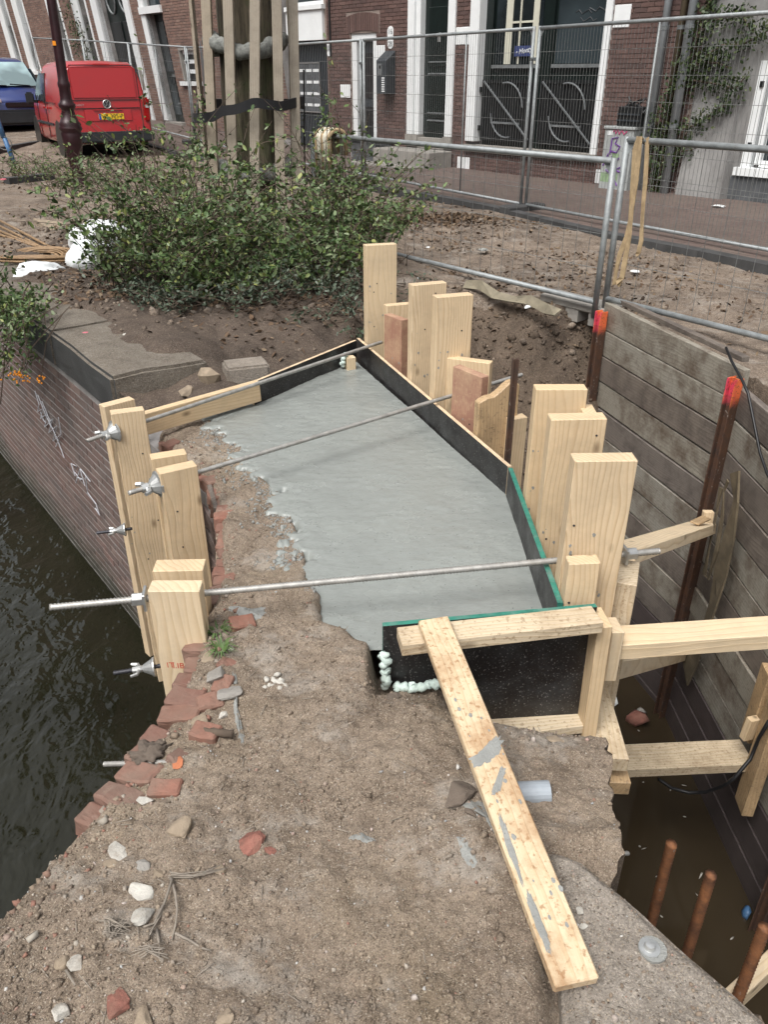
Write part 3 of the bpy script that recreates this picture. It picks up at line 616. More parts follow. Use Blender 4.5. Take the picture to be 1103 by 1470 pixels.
m = MB(); m.lathe([(.028, -.006), (.028, .001), (.001, .0012)], p + Vector((.006, -.002, .0)), 14); m.build('bolt_mortar', M['splash'], bpy.data.objects['anchor_bolt'])

# ------------------------------------------------------------------ brickwork
def brick_mesh(L, Dp, H, mat, i):
    m = MB(); c = .003; r = random.Random(i)
    q = lambda: r.uniform(-.002, .002)
    m.hexa([(-L / 2, -Dp, -H / 2), (L / 2, -Dp, -H / 2), (L / 2, 0, -H / 2), (-L / 2, 0, -H / 2), (-L / 2, -Dp, H / 2), (L / 2, -Dp, H / 2), (L / 2, 0, H / 2), (-L / 2, 0, H / 2)])
    m.v = [(x + q(), y + q() * .6, z + q()) for x, y, z in m.v]
    me = m.mesh('brick'); me.materials.append(mat); return me
def brickwork(parent, fr, u0, u1, z0, z1, holes, key, limit=300, L=.21, H=.0525, gap=.01, d=.012, near=None, seed=1, depth=.0, zfloor=None):
    """courses of single bricks; fr(u, z, d) -> world point. The bricks nearest the eye are objects, the rest one joined part"""
    r = random.Random(seed); B = []
    k = 0; z = z0
    while z + H <= z1 + .001:
        u = u0 - (L + gap) * .5 * (k % 2); zc = z + H / 2
        while u < u1:
            a, b = max(u, u0), min(u + L, u1); cut = a > u or b < u + L
            segs = [(a, b)]
            for (h0, h1, g0, g1) in holes:
                if zc + H * .4 > g0 and zc - H * .4 < g1:
                    ns = []
                    for (s, e) in segs:
                        if e <= h0 or s >= h1: ns.append((s, e))
                        else:
                            if s < h0: ns.append((s, h0 - .004))
                            if e > h1: ns.append((h1 + .004, e))
                    segs = ns
            for s, e in segs:
                if e - s > .03 and (zfloor is None or zc > zfloor((s + e) / 2)): B.append((s, e, zc, r.uniform(-.002, .003) * (.35 if key == 'quay' else 1)))
            u += L + gap
        z += H + gap; k += 1
    P = [(fr((s + e) / 2, zc, 0) - Vector(EYE)).length for s, e, zc, j in B]
    order = sorted(range(len(B)), key=lambda i: P[i])
    full = [i for i in order if B[i][1] - B[i][0] > L - .004 and (near is None or near(B[i]))][:limit]
    fs = set(full); mes = [brick_mesh(L, d + .03, H, M['b_' + key], i) for i in range(6)]
    for i in full:
        s, e, zc, j = B[i]; o0 = fr((s + e) / 2, zc, d + j); ux = (fr(e, zc, d) - fr(s, zc, d)).normalized(); uz = (fr(s, zc + .1, d) - fr(s, zc, d)).normalized()
        ny = uz.cross(ux).normalized(); F = Matrix((ux, ny, uz)).transposed().to_4x4()
        out = (fr(s, zc, 1) - fr(s, zc, 0)).normalized()
        if ny.dot(out) < 0: F = Matrix((-ux, -ny, uz)).transposed().to_4x4()
        F.translation = o0; link_b = bpy.data.objects.new('brick', mes[r.randrange(6)]); link_b.matrix_basis = F; link(link_b, parent)
    m = MB()
    for i, (s, e, zc, j) in enumerate(B):
        if i in fs: continue
        z0_, z1_ = zc - H / 2, zc + H / 2; dd = d + j
        m.hexa([fr(s, z0_, -.01), fr(e, z0_, -.01), fr(e, z0_, dd), fr(s, z0_, dd), fr(s, z1_, -.01), fr(e, z1_, -.01), fr(e, z1_, dd), fr(s, z1_, dd)])
    if m.v:
        o = m.build('brickwork', M['bi_' + key], parent); o['kind'] = 'stuff'
class Path:                        # distance along a plan polyline -> point and outward normal
    def __init__(s, pts):
        s.p = [Vector(p) for p in pts]; s.l = [0]
        for a, b in zip(s.p, s.p[1:]): s.l.append(s.l[-1] + (b - a).length)
        s.L = s.l[-1]
    def at(s, u):
        i = max(0, min(len(s.p) - 2, next((k for k in range(len(s.l) - 1) if u < s.l[k + 1]), len(s.p) - 2)))
        d = (s.p[i + 1] - s.p[i]).normalized(); return s.p[i] + d * (u - s.l[i]), Vector((d.y, -d.x))
quay = empty('quay_wall', (-1.43, 4.02, 0), 'old dark red brick canal quay wall with chalk scribbles and a broken top', 'quay wall')
QP = Path(QUAY_L[1:])
def qf(u, z, d):
    p, n = QP.at(u); n = -n if n.x > 0 and n.y > 0 else n
    q = p + Vector((-abs(n.x), n.y if n.x < 0 else -n.y)) * d if False else p + n * d
    return Vector((q.x, q.y, z))
n_ = QP.at(1.0)[1]; QS = 1 if n_.x < 0 else -1
def qf(u, z, d):
    p, n = QP.at(u); q = p + n * (d * QS); return Vector((q.x, q.y, z))
m = MB(); u = 0; cuts = [QP.l[i] for i in range(len(QP.l))]
for a, b in zip(cuts, cuts[1:]):
    t = -.085
    m.add([qf(a + .0005, WATER_Z - .3, 0), qf(b - .0005, WATER_Z - .3, 0), qf(b - .0005, t, 0), qf(a + .0005, t, 0), qf(a + .0005, t, -.28), qf(b - .0005, t, -.28)], [(0, 1, 2, 3), (3, 2, 5, 4)])
m.build('wall_core', M['mortar_quay'], quay)
u_end = QP.l[3]; u_near = QP.l[11]
brickwork(quay, qf, 0, u_near, WATER_Z + .02, -.1, [], 'quay', 300, d=.003, H=.049, gap=.0135, near=lambda b: (b[0] + b[1]) / 2 < QP.l[3] + .5, seed=3)
# red headers along the broken edge of the pier
def chipped(i):
    bm = bmesh.new(); bmesh.ops.create_cube(bm, size=1); bmesh.ops.scale(bm, vec=(.064, .115, .056), verts=bm.verts); bmesh.ops.translate(bm, vec=(0, -.0575, 0), verts=bm.verts)
    bmesh.ops.bevel(bm, geom=list(bm.edges), offset=.006, segments=1, affect='EDGES'); bmesh.ops.subdivide_edges(bm, edges=[e for e in bm.edges if e.calc_length() > .03], cuts=3, use_grid_fill=True); r = random.Random(i)
    for v in bm.verts: q = v.co * 30; v.co += Vector((vnoise(q.x + i * 5, q.y + q.z, i), vnoise(q.y + i * 3, q.z - q.x, i + 1), vnoise(q.z + i, q.x + q.y, i + 2))) * .007
    me = bpy.data.meshes.new('brick'); bm.to_mesh(me); bm.free(); me.materials.append(M['b_pier']); return me
pb = [chipped(i) for i in range(9)]
u = QP.l[4] + .02
while u < QP.l[11] - .03:
    p, n = QP.at(u + .03); big = p.y < 2.05; n = n * QS
    t = Vector((-n.y, n.x)); out = rnd.uniform(-.012, .012) + (.012 if big else 0)
    c = Vector((p.x + n.x * out, p.y + n.y * out, (-.026 if big else -.046) + rnd.uniform(-.02, .008) - (.02 if p.y < 1.5 else 0)))
    F = Matrix(((t.x, n.x, 0), (t.y, n.y, 0), (0, 0, 1))).to_4x4() @ Matrix.Rotation(rnd.uniform(-.2, .2), 4, 'X') @ Matrix.Rotation(rnd.uniform(-.22, .22), 4, 'Z') @ Matrix.Rotation(rnd.uniform(-.12, .12), 4, 'Y')
    if F.to_3x3().determinant() < 0: F = F @ Matrix.Diagonal((-1, 1, 1, 1))
    F.translation = c
    o = bpy.data.objects.new('brick', pb[rnd.randrange(9)]); o.matrix_basis = F @ Matrix.Diagonal((rnd.uniform(.95, 1.08) if big else 1, rnd.uniform(.85, 1.1) if big else .7, 1, 1)); link(o, quay)
    u += .071 if big else .066
u = QP.l[7] + .25              # a second, half-buried row behind
while u < QP.l[11] - .02:
    p, n = QP.at(u); n = n * QS; t = Vector((-n.y, n.x)); k = rnd.uniform(.12, .17)
    if rnd.random() < .75:
        F = Matrix(((t.x, n.x, 0), (t.y, n.y, 0), (0, 0, 1))).to_4x4() @ Matrix.Rotation(rnd.uniform(-.3, .3), 4, 'X') @ Matrix.Rotation(rnd.uniform(-.5, .5), 4, 'Z') @ Matrix.Rotation(rnd.uniform(-.25, .25), 4, 'Y')
        if F.to_3x3().determinant() < 0: F = F @ Matrix.Diagonal((-1, 1, 1, 1))
        F.translation = Vector((p.x - n.x * (k - .03), p.y - n.y * (k - .03), float(pier_z(np.array(p.x - n.x * k), np.array(p.y - n.y * k))) - .010)); o = bpy.data.objects.new('brick', pb[rnd.randrange(9)]); o.matrix_basis = F @ Matrix.Diagonal((rnd.uniform(.7, 1), rnd.uniform(.45, .75), .9, 1)); link(o, quay)
    u += rnd.uniform(.07, .1)
# coping stones along the quay: dark faces, earthy tops
def coping(u0, u1, lab=None, back=.52, top=.15, hgt=.24):
    m = MB(); a, b = QP.at(u0)[0], QP.at(u1)[0]; f = lambda u, d, z: qf(u, z, d)
    m.hexa([f(u0, .03, top - hgt), f(u1, .03, top - hgt), f(u1, -back, top - hgt), f(u0, -back, top - hgt), f(u0, .03, top), f(u1, .03, top), f(u1, -back, top), f(u0, -back, top)])
    me = m.mesh('coping_stone'); bm = bmesh.new(); bm.from_mesh(me); bmesh.ops.recalc_face_normals(bm, faces=bm.faces)
    bmesh.ops.bevel(bm, geom=list(bm.edges), offset=.018, segments=2, affect='EDGES')
    bmesh.ops.subdivide_edges(bm, edges=list(bm.edges), cuts=2, use_grid_fill=True)
    for v in bm.verts: v.co += Vector((vnoise(v.co.x * 7, v.co.z * 7 + 3, 1), vnoise(v.co.y * 7, v.co.z * 7, 2), vnoise(v.co.x * 6, v.co.y * 6, 3))) * .014
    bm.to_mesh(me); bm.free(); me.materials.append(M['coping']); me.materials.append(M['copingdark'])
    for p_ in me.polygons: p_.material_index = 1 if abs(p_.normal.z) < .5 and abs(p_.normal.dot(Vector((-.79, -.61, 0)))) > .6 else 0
    o = mobj('coping_stone', me, [M['coping'], M['copingdark']], quay)
    if lab: o['label'] = lab
coping(QP.l[3] - 1.07, QP.l[3], 'dark end coping stone with a sawn brown end face')
coping(QP.l[3] - 2.15, QP.l[3] - 1.08, 'mossy green coping stone')
coping(QP.l[3] - 3.3, QP.l[3] - 2.16); coping(QP.l[3] - 4.4, QP.l[3] - 3.31); coping(QP.l[3] - 5.5, QP.l[3] - 4.41)
# chalk scribbles on the quay wall
def on_quay(px, py):
    return onv(px, py, QUAY_L[3], QUAY_L[4]) + Vector((-.79, -.61, 0)) * .022
SCR = [[(54, 560), (60, 580), (58, 590), (66, 585), (62, 600), (72, 592), (68, 612), (80, 600), (74, 620), (86, 610), (80, 632), (92, 622), (84, 640)], [(58, 566), (70, 596), (84, 624)], [(64, 575), (76, 604)], [(88, 598), (92, 622)], [(74, 602), (88, 634), (96, 656)], [(62, 590), (66, 602), (70, 606)],
       [(106, 664), (112, 682)], [(106, 664), (114, 668), (111, 676), (120, 688)], [(113, 692), (119, 672), (126, 696)], [(115, 684), (123, 687)], [(120, 672), (134, 690)], [(127, 681), (130, 706), (142, 722), (147, 738), (141, 728)]]
o = strokes('chalk_scribble', SCR, M['chalk'], quay, .0038, lambda x, y: on_quay(x, y))
o['label'] = 'thin white chalk scribble along the wall'
# ------------------------------------------------------------------ formwork round the pour
def panel(name, a, b, z0, z1, lab, edge, th=.018, zb=None, out=1):
    """film-faced board from plan point a to b, inner face on the line, cut edge seen on top"""
    a = Vector(a); b = Vector(b); d = (b - a).normalized(); n = Vector((d.y, -d.x)) * -out
    P = lambda q, k, z: (q.x + n.x * k, q.y + n.y * k, z)
    m = MB(); zb = z1 if zb is None else zb
    m.hexa([P(a, 0, z0), P(b, 0, z0), P(b, th, z0), P(a, th, z0), P(a, 0, z1), P(b, 0, zb), P(b, th, zb), P(a, th, z1)])
    me = m.mesh(name); bm = bmesh.new(); bm.from_mesh(me); bmesh.ops.recalc_face_normals(bm, faces=bm.faces); bm.to_mesh(me); bm.free()
    me.materials.append(M['ply']); me.materials.append(M[edge])
    for p in me.polygons: p.material_index = 1 if abs(p.normal.z) > .7 or abs(p.normal.dot(Vector((d.x, d.y, 0)))) > .7 else 0
    return tag(mobj(name, me, [M['ply'], M[edge]]), lab, 'formwork panel')
panel('formwork_sheet', PA, PB, -.7, .13, 'long black film-faced form panel with raw wood edge along the far right of the slab', 'plyedge')
panel('formwork_sheet', PB + Vector((0, -.012)), PC + Vector((0, .0)), -.7, .13, 'black form panel with green painted edge beside the three tall planks', 'green')
panel('formwork_sheet', PC + Vector((.11, -.022)), PD + Vector((-.035, -.022)), -.36, .143, 'black front form panel with green painted top edge above the bare earth', 'green', zb=.112)
f_back = [lev(368, 548, .12), lev(505, 505, .13)]
panel('formwork_sheet', f_back[0].to_2d() + Vector((-.03, -.02)), Vector((-.185, 4.76)), -.4, .125, 'narrow black form panel closing the far end of the slab', 'plyedge', out=-1)
# far-end board with nail marks
a = lev(203, 596, .12); b = lev(370, 549, .12)
timber('formwork_board', (a.x, a.y, .075), (b.x, b.y, .075), .11, .04, (0, 0, 1), M['pine'], 'pale horizontal board closing the far left end beside the coping stone', 'board')
c = lev(503, 515, .06); timber('wood_spacer', (c.x, c.y, -.05), (c.x, c.y, .075), .055, .05, (1, .4, 0), M['pine_pale'], 'small pale wood block in the far corner of the wet slab', 'wood block')
m = MB(); q = c + Vector((-.04, -.01, -.04))
for i in range(7): m.lathe([(.002, -.012), (.014, -.006), (.016, .003), (.008, .012), (.001, .014)], q + Vector((rnd.uniform(-.012, .012), rnd.uniform(-.01, .01), .012 * i)), 7)
tag(m.build('foam_blob', M['foam'], smooth=True), 'pale foam blob beside the small wood block in the far corner', 'foam')

def marks(o, wd, th, L, reach, drops=9):
    """nails and dried cement drops on the face turned to the eye"""
    r = random.Random(int(L * 1e5) % 9973); Mx = wm(o); y = -(th / 2 + .0004); m = MB()
    for _ in range(3):
        x, z, q = r.uniform(-.4, .4) * wd, L - r.uniform(.04, reach), .0038; m.add([(x + q * math.cos(t * .785), y - .0012, z + q * math.sin(t * .785)) for t in range(8)] + [(x + q * math.cos(t * .785), y + .002, z + q * math.sin(t * .785)) for t in range(8)], [tuple(range(8)), tuple(range(15, 7, -1))] + [(i, 8 + i, 8 + (i + 1) % 8, (i + 1) % 8) for i in range(8)])
    m.build('nails', M['bar_dark'], o, frame=Mx)['kind'] = 'stuff'; m = MB()
    for _ in range(drops):
        x, z, q = r.uniform(-.45, .45) * wd, L - reach * r.uniform(.25, 1) ** .6, r.uniform(.0015, .006); k = 9; P = [(x + q * r.uniform(.6, 1.2) * math.cos(t * 6.283 / k), z + q * r.uniform(.7, 1.9) * math.sin(t * 6.283 / k)) for t in range(k)]
        m.add([(a, y - .0008, b) for a, b in P] + [(a * 1.0, y + .002, b) for a, b in P], [tuple(range(k))] + [(i, k + i, k + (i + 1) % k, (i + 1) % k) for i in range(k)])
    m.build('cement_drops', M['splash'], o, frame=Mx)['kind'] = 'stuff'; return o
n1 = Vector((.9366, .3506, 0)); d1 = Vector((.3506, -.9366, 0))
GR = 'upright planks along the right form'
def upright(px, py, zt, wd, th, mat, lab, nv=n1, zb=-1.1, name='upright_plank', lean=(0, 0), group=GR, y=None):
    if y is None:
        c = lev(px, py, .13); k = (c.to_2d() - PA).dot(d1.to_2d()); c = Vector((PA.x, PA.y, 0)) + d1 * k + n1 * .024
    else:
        c = aty(px, py, y); c.x = max(c.x, PB.x + (PC.x - PB.x) * (PB.y - y) / (PB.y - PC.y) + .022)
    back = Vector((-nv.y, nv.x, 0)); back = back if back.y > 0 else -back
    o = c + nv * (wd / 2) + back * (th / 2)
    return marks(timber(name, (o.x - lean[0], o.y - lean[1], zb), (o.x + lean[0], o.y + lean[1], zt), wd, th, nv, M[mat], lab, 'plank', group), wd, th, zt - zb, .5)
upright(520, 494, .70, .19, .055, 'pine_pale', 'tallest pale plank with a big knot at the far end of the slab')
upright(573, 548, .625, .19, .055, 'pine', 'pale plank second from the far end, just behind its lower neighbour')
upright(606, 576, .635, .19, .06, 'pine', 'pale plank with a long crack, third from the far end')
c1 = lev(537, 450, .385); c2 = lev(577, 466, .385); nv = (c2 - c1).normalized()
upright(540, 515, .385, .17, .045, 'redply', 'low red-brown faced board between the first two pale planks', nv)
timber('upright_plank', (.10, 4.55, -.9), (.10, 4.55, .40), .2, .05, (.9, .35, 0), M['pine'], 'pale board standing behind the low red-brown board at the far end', 'plank', GR)
c1 = lev(627, 524, .365); c2 = lev(681, 544, .365); nv = (c2 - c1).normalized()
upright(633, 596, .365, .19, .045, 'redply', 'red-brown faced board with a slanted top in the middle of the row', nv)
timber('upright_plank', (.42, 3.72, -.9), (.42, 3.72, .34), .22, .05, (.9, -.4, 0), M['pine'], 'pale board tucked behind the red-brown board with the slanted top', 'plank', GR)
# board with the round-cut head
c = lev(675, 628, .13); k = (c.to_2d() - PA).dot(d1.to_2d()); c = Vector((PA.x, PA.y, 0)) + d1 * k; o = c + n1 * .024; W = .20; prof = [(0, -1.1), (W, -1.1), (W, .345)] + [(W - W * .22 * k, .345 + .02 * math.sin(k * 1.9) - (.0 if k < 2 else .03 * (k - 2) ** 1.2)) for k in (0.5, 1, 1.6, 2.2, 2.9, 3.6)] + [(0, .285)]
m = MB(); k = len(prof); m.add([(x, -.0225, z) for x, z in prof] + [(x, .0225, z) for x, z in prof], [tuple(range(k)), tuple(range(2 * k - 1, k - 1, -1))] + [(i, k + i, k + (i + 1) % k, (i + 1) % k) for i in range(k)])
Fm = Matrix((n1, Vector((-n1.y, n1.x, 0)), Vector((0, 0, 1)))).transposed().to_4x4(); Fm.translation = (o.x - d1.x * .03, o.y - d1.y * .03, 0)
tag(m.build('upright_plank', M['pine_damp'], frame=Fm, bevel=.004), 'short board with a rounded worn head beside the steel post', 'plank', GR)
timber('upright_plank', (.60, 3.33, -.9), (.60, 3.33, .20), .09, .05, n1, M['pine'], 'narrow pale batten peeking out behind the round-headed board', 'plank', GR)
# dark steel post
c = aty(741, 515, 3.2); m = MB(); X0, Y0, zt = c.x, 3.2, c.z
m.box((X0 - .010, Y0, (zt - 1.2) / 2), (.006, .03, zt + 1.2)); m.box((X0 + .010, Y0, (zt - 1.2) / 2), (.006, .03, zt + 1.2)); m.box((X0, Y0 - .004, (zt - 1.2) / 2), (.016, .008, zt + 1.2))
tag(m.build('steel_post', M['rust']), 'thin dark steel channel post between the round-headed board and tall plank', 'steel post')
nx = Vector((1, 0.02, 0))
upright(752, 568, .575, .185, .06, 'pine', 'tall knotty pale plank right beside the dark steel post', nx, y=2.66)
upright(774, 610, .565, .185, .06, 'pine', 'tall plank with stamped end, middle of the three nearest', nx, y=2.40)
upright(818, 674, .572, .185, .06, 'pine', 'tall plank with bold grain and white top, nearest of the right row', nx, y=2.07)
upright(806, 824, .27, .095, .05, 'pine', 'short pinkish-topped wood piece at the green corner of the forms', nx, y=1.99, group=None)
timber('upright_plank', (.735, 2.65, -.9), (.735, 2.65, .50), .10, .05, (0, 1, 0), M['pine'], 'pale batten showing between the tall planks and the rusty pile', 'plank', GR)
# heavy block on edge behind the nearest plank, where the tie bar ends
timber('wood_block', (.80, 2.185, -.5), (.80, 2.185, .115), .15, .085, (.35, 1, 0), M['pine_spatter'], 'rough upright timber behind the tie bar nut at the trench side', 'timber')
timber('corner_post', (.664, 1.935, -.34), (.656, 1.935, .112), .045, .10, (1, .1, 0), M['pine'], 'upright post at the right end of the black front panel', 'post')
timber('corner_post', (.722, 1.985, -.15), (.722, 1.985, .045), .04, .08, (1, .1, 0), M['pine_pale'], 'second thin post just behind the right end of the front panel', 'post')

# left pairs of soldiers
GL = 'paired planks against the canal side of the pier'
def pair_px(L, Rr, zt, zb, th, mat, lab):
    a = lev(*L, zt); b = lev(*Rr, zt); nv = (b - a).normalized(); wd = (b - a).length; back = Vector((-nv.y, nv.x, 0)); o = (a + b) / 2 + back * th / 2
    return marks(timber('upright_plank', (o.x, o.y, zb), (o.x, o.y, zt), wd, th, nv, M[mat], lab, 'plank', GL), wd, th, zt - zb, .8, 4)
pair_px((149, 584), (193, 572), .17, -1.35, .055, 'pine', 'back plank of the far left pair beside the coping stone')
pair_px((159, 595), (207, 588), .215, -1.35, .055, 'pine', 'front plank of the far left pair, red mark on its top')
pair_px((217, 660), (268, 652), .15, -1.35, .06, 'pine', 'back plank of the middle left pair, orange sawn top')
pair_px((229, 680), (283, 668), .20, -1.35, .06, 'pine', 'front plank of the middle left pair with knots')
pair_px((218, 820), (291, 818), .165, -1.2, .07, 'pine', 'thick back plank of the nearest left pair')
pn = pair_px((211, 849), (286, 848), .205, -1.2, .06, 'pine_pale', 'thick front plank of the nearest left pair with red stamp')
q = lev(245, 957, 0); yq = wm(pn).translation.y - .031
for i, (x, s) in enumerate(((243, 'IIT'), (256, 'I.IB'))):
    c = aty(x, 955 + i, yq); txt('stamp', s, Matrix.Translation(c) @ Matrix.Rotation(R(90), 4, 'X'), .03, M['redink'], pn, .0004)
# thin dark boards against the brick behind the planks
timber('formwork_board', (-.735, 2.98, -1.2), (-.735, 2.98, -.02), .22, .02, (.31, -.95, 0), M['oldbrown'], 'thin dark board against the bricks behind the middle left planks', 'board')

# ------------------------------------------------------------------ tie bars, nuts and plates
def tie(name, a, b, r, mat, lab, pitch=.011, cat='tie bar'):
    a = Vector(a); b = Vector(b); L = (b - a).length; z = (b - a) / L; x = z.orthogonal().normalized(); y = z.cross(x)
    n = int(L / pitch * 2); V = []; K = 8
    for i in range(n + 1):
        rr = r * (1.14 if i % 2 else .87)
        for k in range(K):
            t = 2 * math.pi * k / K; u = min(L, max(0, L * i / n + pitch * .45 * math.sin(t)))
            V.append(a + z * u + (x * math.cos(t) + y * math.sin(t)) * rr)
    i = np.arange((n + 1) * K).reshape(n + 1, K); j = np.roll(i, -1, 1)
    F = np.stack([i[:-1].ravel(), j[:-1].ravel(), j[1:].ravel(), i[1:].ravel()], 1)
    F = np.concatenate([F, [[0, 3, 2, 1], [0, 5, 4, 3], [0, 7, 6, 5]]]); e = n * K; F = np.concatenate([F, [[e, e + 1, e + 2, e + 3], [e, e + 3, e + 4, e + 5], [e, e + 5, e + 6, e + 7]]])
    o = mobj(name, npmesh(name, [tuple(v) for v in V], F), mat); return tag(o, lab, cat, 'tie bars across the pour' if 'across' in lab else None)
T1a, T1b = lev(124, 633, .12), lev(548, 491, .155)
T2a, T2b = lev(184, 708, .13), lev(626, 575, .155)
T3a, T3b = lev(70, 872, .135), lev(947, 791, .155)
T2b = T2b + (T2b - T2a) * .38
tie('tie_bar', T1a, T1b, .0095, M['bar'], 'ribbed steel tie bar across the far end of the slab')
tie('tie_bar', T2a, T2b, .0095, M['bar'], 'ribbed steel tie bar across the middle of the slab')
tie('tie_bar', T3a, T3b, .0105, M['bar'], 'long ribbed steel tie bar across the near end, sticking out over the canal')
def along(c, ax): return frame(c, ax, (0, 0, 1) if abs(Vector(ax).normalized().z) < .9 else (1, 0, 0))
def wing_nut(c, ax, lab, s=1.0):
    Fm = along(c, ax); t = empty('wing_nut', c, lab, 'wing nut', 'nuts on the tie bars')
    m = MB(); m.lathe([(.052 * s, 0), (.052 * s, .005), (.043 * s, .010), (.027 * s, .028), (.020 * s, .036), (.001, .037)], (0, 0, 0), 14); m.build('bell_plate', M['zinc'], t, frame=Fm, smooth=False)
    m = MB(); m.lathe([(.016 * s, .036), (.019 * s, .045), (.016 * s, .07), (.001, .071)], (0, 0, 0), 10)
    for k in (-1, 1): m.tube([(0, k * .015 * s, .05), (0, k * .04 * s, .055), (0, k * .05 * s, .075)], [.011 * s, .010 * s, .008 * s], 6)
    m.build('wings', M['zinc'], t, frame=Fm); return t
def hex_nut(c, ax, lab, plate=.05):
    Fm = along(c, ax); t = empty('hex_nut', c, lab, 'hex nut', 'nuts on the tie bars')
    m = MB(); m.box((0, 0, .005), (plate * 2, plate * 2, .01)); m.build('washer_plate', M['zinc'], t, frame=Fm, bevel=.002)
    m = MB(); m.lathe([(.022, .0105), (.022, .045), (.001, .0452)], (0, 0, 0), 6); m.build('nut', M['zinc'], t, frame=Fm, bevel=.002); return t
dd = (T1a - T1b).normalized(); wing_nut(T1a + (T1b - T1a) * .075, dd, 'wing nut with bell plate on the far left pair of planks')
dd = (T2a - T2b).normalized(); wing_nut(T2a + (T2b - T2a) * .058, dd, 'wing nut with bell plate on the middle left pair of planks', 1.05)
dd = (T3a - T3b).normalized(); hex_nut(T3a + (T3b - T3a) * .148, dd, 'zinc hex nut and plate on the near left pair of planks', .03)
dd = -dd; hex_nut(T3a + (T3b - T3a) * .935, dd, 'zinc hex nut and plate at the trench end of the near tie bar', .028)
for px, py, X, lab in ((180, 760, -1.20, 'lower dull wing nut under the far left plank pair'), (222, 957, -.745, 'small dull wing nut low on the nearest left plank')):
    c = atx(px, py, X); ax = Vector((-.97, -.22, -.02)); wing_nut(c, ax, lab, .62)
    o = tie('tie_bar', c - ax * .03, c + ax * .13, .007, M['bar_dark'], 'short dark bar end through the ' + ('lower far' if X < -1 else 'nearest') + ' left plank')
c = atx(195, 1094, -.64); tie('tie_bar', c + Vector((.1, 0, 0)), atx(150, 1097, -.745), .007, M['bar'], 'short steel bar end sticking out of the broken brick edge over water')
c = atx(882, 1225, .6); tie('tie_bar', c - Vector((.08, 0, 0)), atx(903, 1225, .655), .006, M['bar'], 'short threaded stub in the pier side above the trench')

# ------------------------------------------------------------------ front form: boards and foam
a = lev(574, 913, .155); b = lev(859, 881, .155)
timber('formwork_board', a + Vector((0, 0, -.02)), b + Vector((0, 0, -.02)), .085, .04, (0, 1, 0), M['pine_spatter'], 'speckled board along the top of the black front panel', 'board')
a = lev(710, 1046, -.285); b = lev(836, 1027, -.285)
timber('formwork_board', a + Vector((-.06, 0, -.02)), b + Vector((0, 0, -.02)), .085, .035, (0, 1, 0), M['pine_spatter'], 'short dirty board at the foot of the black front panel', 'board')
LB = timber('loose_board', lev(622, 892, .178), lev(829, 1416, .055), .089, .026, (1, .25, 0), M['pine_rust'], 'long rust-stained loose board leaning from the front panel to the ledge', 'board', bev=.003)
def spill(name, px, lab, z=None, on=None, mat='splash', th=.004):
    """a blot of spilt cement following the ground"""
    P = blot([lev(x, y, 0.0 if z is None else z) for x, y in px], 4, .09); c = sum(P, Vector()) / len(P); m = MB(); n = len(P); rings = [1.06, .8, .4]
    V = []
    for k, rr in enumerate(rings):
        for p in P:
            q = c + (p - c) * rr; h = (float(pier_z(q.x, q.y)) if z is None else z) + (0 if k == 0 else th * (.7 if k == 1 else 1)) - (.004 if k == 0 else 0) + rnd.uniform(-.0015, .0015); V.append((q.x, q.y, h))
    V.append((c.x, c.y, (float(pier_z(c.x, c.y)) if z is None else z) + th))
    F = [(k * n + i, k * n + (i + 1) % n, (k + 1) * n + (i + 1) % n, (k + 1) * n + i) for k in range(2) for i in range(n)] + [(2 * n + i, 2 * n + (i + 1) % n, 3 * n) for i in range(n)]
    m.add(V, F); return tag(m.build(name, M[mat], smooth=True), lab, 'cement splash')
spill('cement_spill', [(327, 876), (345, 877), (352, 886), (366, 882), (379, 876), (384, 884), (372, 893), (352, 894), (340, 890)], 'pale cement splash near the grass tufts and the near tie bar', th=.005)
spill('cement_spill', [(332, 965), (340, 968), (341, 1000), (340, 1020), (347, 1040), (352, 1066), (348, 1073), (341, 1050), (334, 1018), (336, 990)], 'thin pale cement streak running down beside the broken bricks', th=.004)
spill('cement_spill', [(498, 1208), (520, 1206), (545, 1214), (530, 1219), (510, 1216)], 'pale lime smear on the bare earth left of the long board', th=.003)
spill('cement_spill', [(660, 1166), (680, 1160), (696, 1165), (700, 1178), (712, 1200), (726, 1228), (730, 1245), (720, 1232), (704, 1206), (690, 1184), (674, 1178)], 'grey cement run beside the long rust-stained board', th=.006)
spill('cement_spill', [(655, 1215), (668, 1218), (676, 1232), (686, 1246), (676, 1254), (664, 1244)], 'faint grey cement patch left of the cement run', th=.003)
# cement on the boards themselves
def on_board(o, P, w, name='cement_smear', th=.0014):
    L = o.data; zt = max(v.co.y for v in L.vertices) if False else None
    Mx = wm(o); up = 1 if (Mx.to_3x3() @ Vector((0, 1, 0))).z > 0 else -1; h = o.dimensions
    t = max(abs(v.co.y) for v in L.vertices)
    P = blot(P, 6, .16); m = MB(); n = len(P); V = [(x, up * (t + .0006), z) for x, z in P] + [(x * .8 + sum(p[0] for p in P) / n * .2, up * (t + th), z * .8 + sum(p[1] for p in P) / n * .2) for x, z in P]
    m.add(V, [(i, (i + 1) % n, n + (i + 1) % n, n + i) for i in range(n)] + [tuple(range(n, 2 * n))])
    return m.build(name, M['splash'], o, frame=Mx, smooth=False)
sg = 1 if (wm(LB).to_3x3() @ Vector((1, 0, 0))).x > 0 else -1
bl = (lev(829, 1416, .055) - lev(622, 892, .178)).length
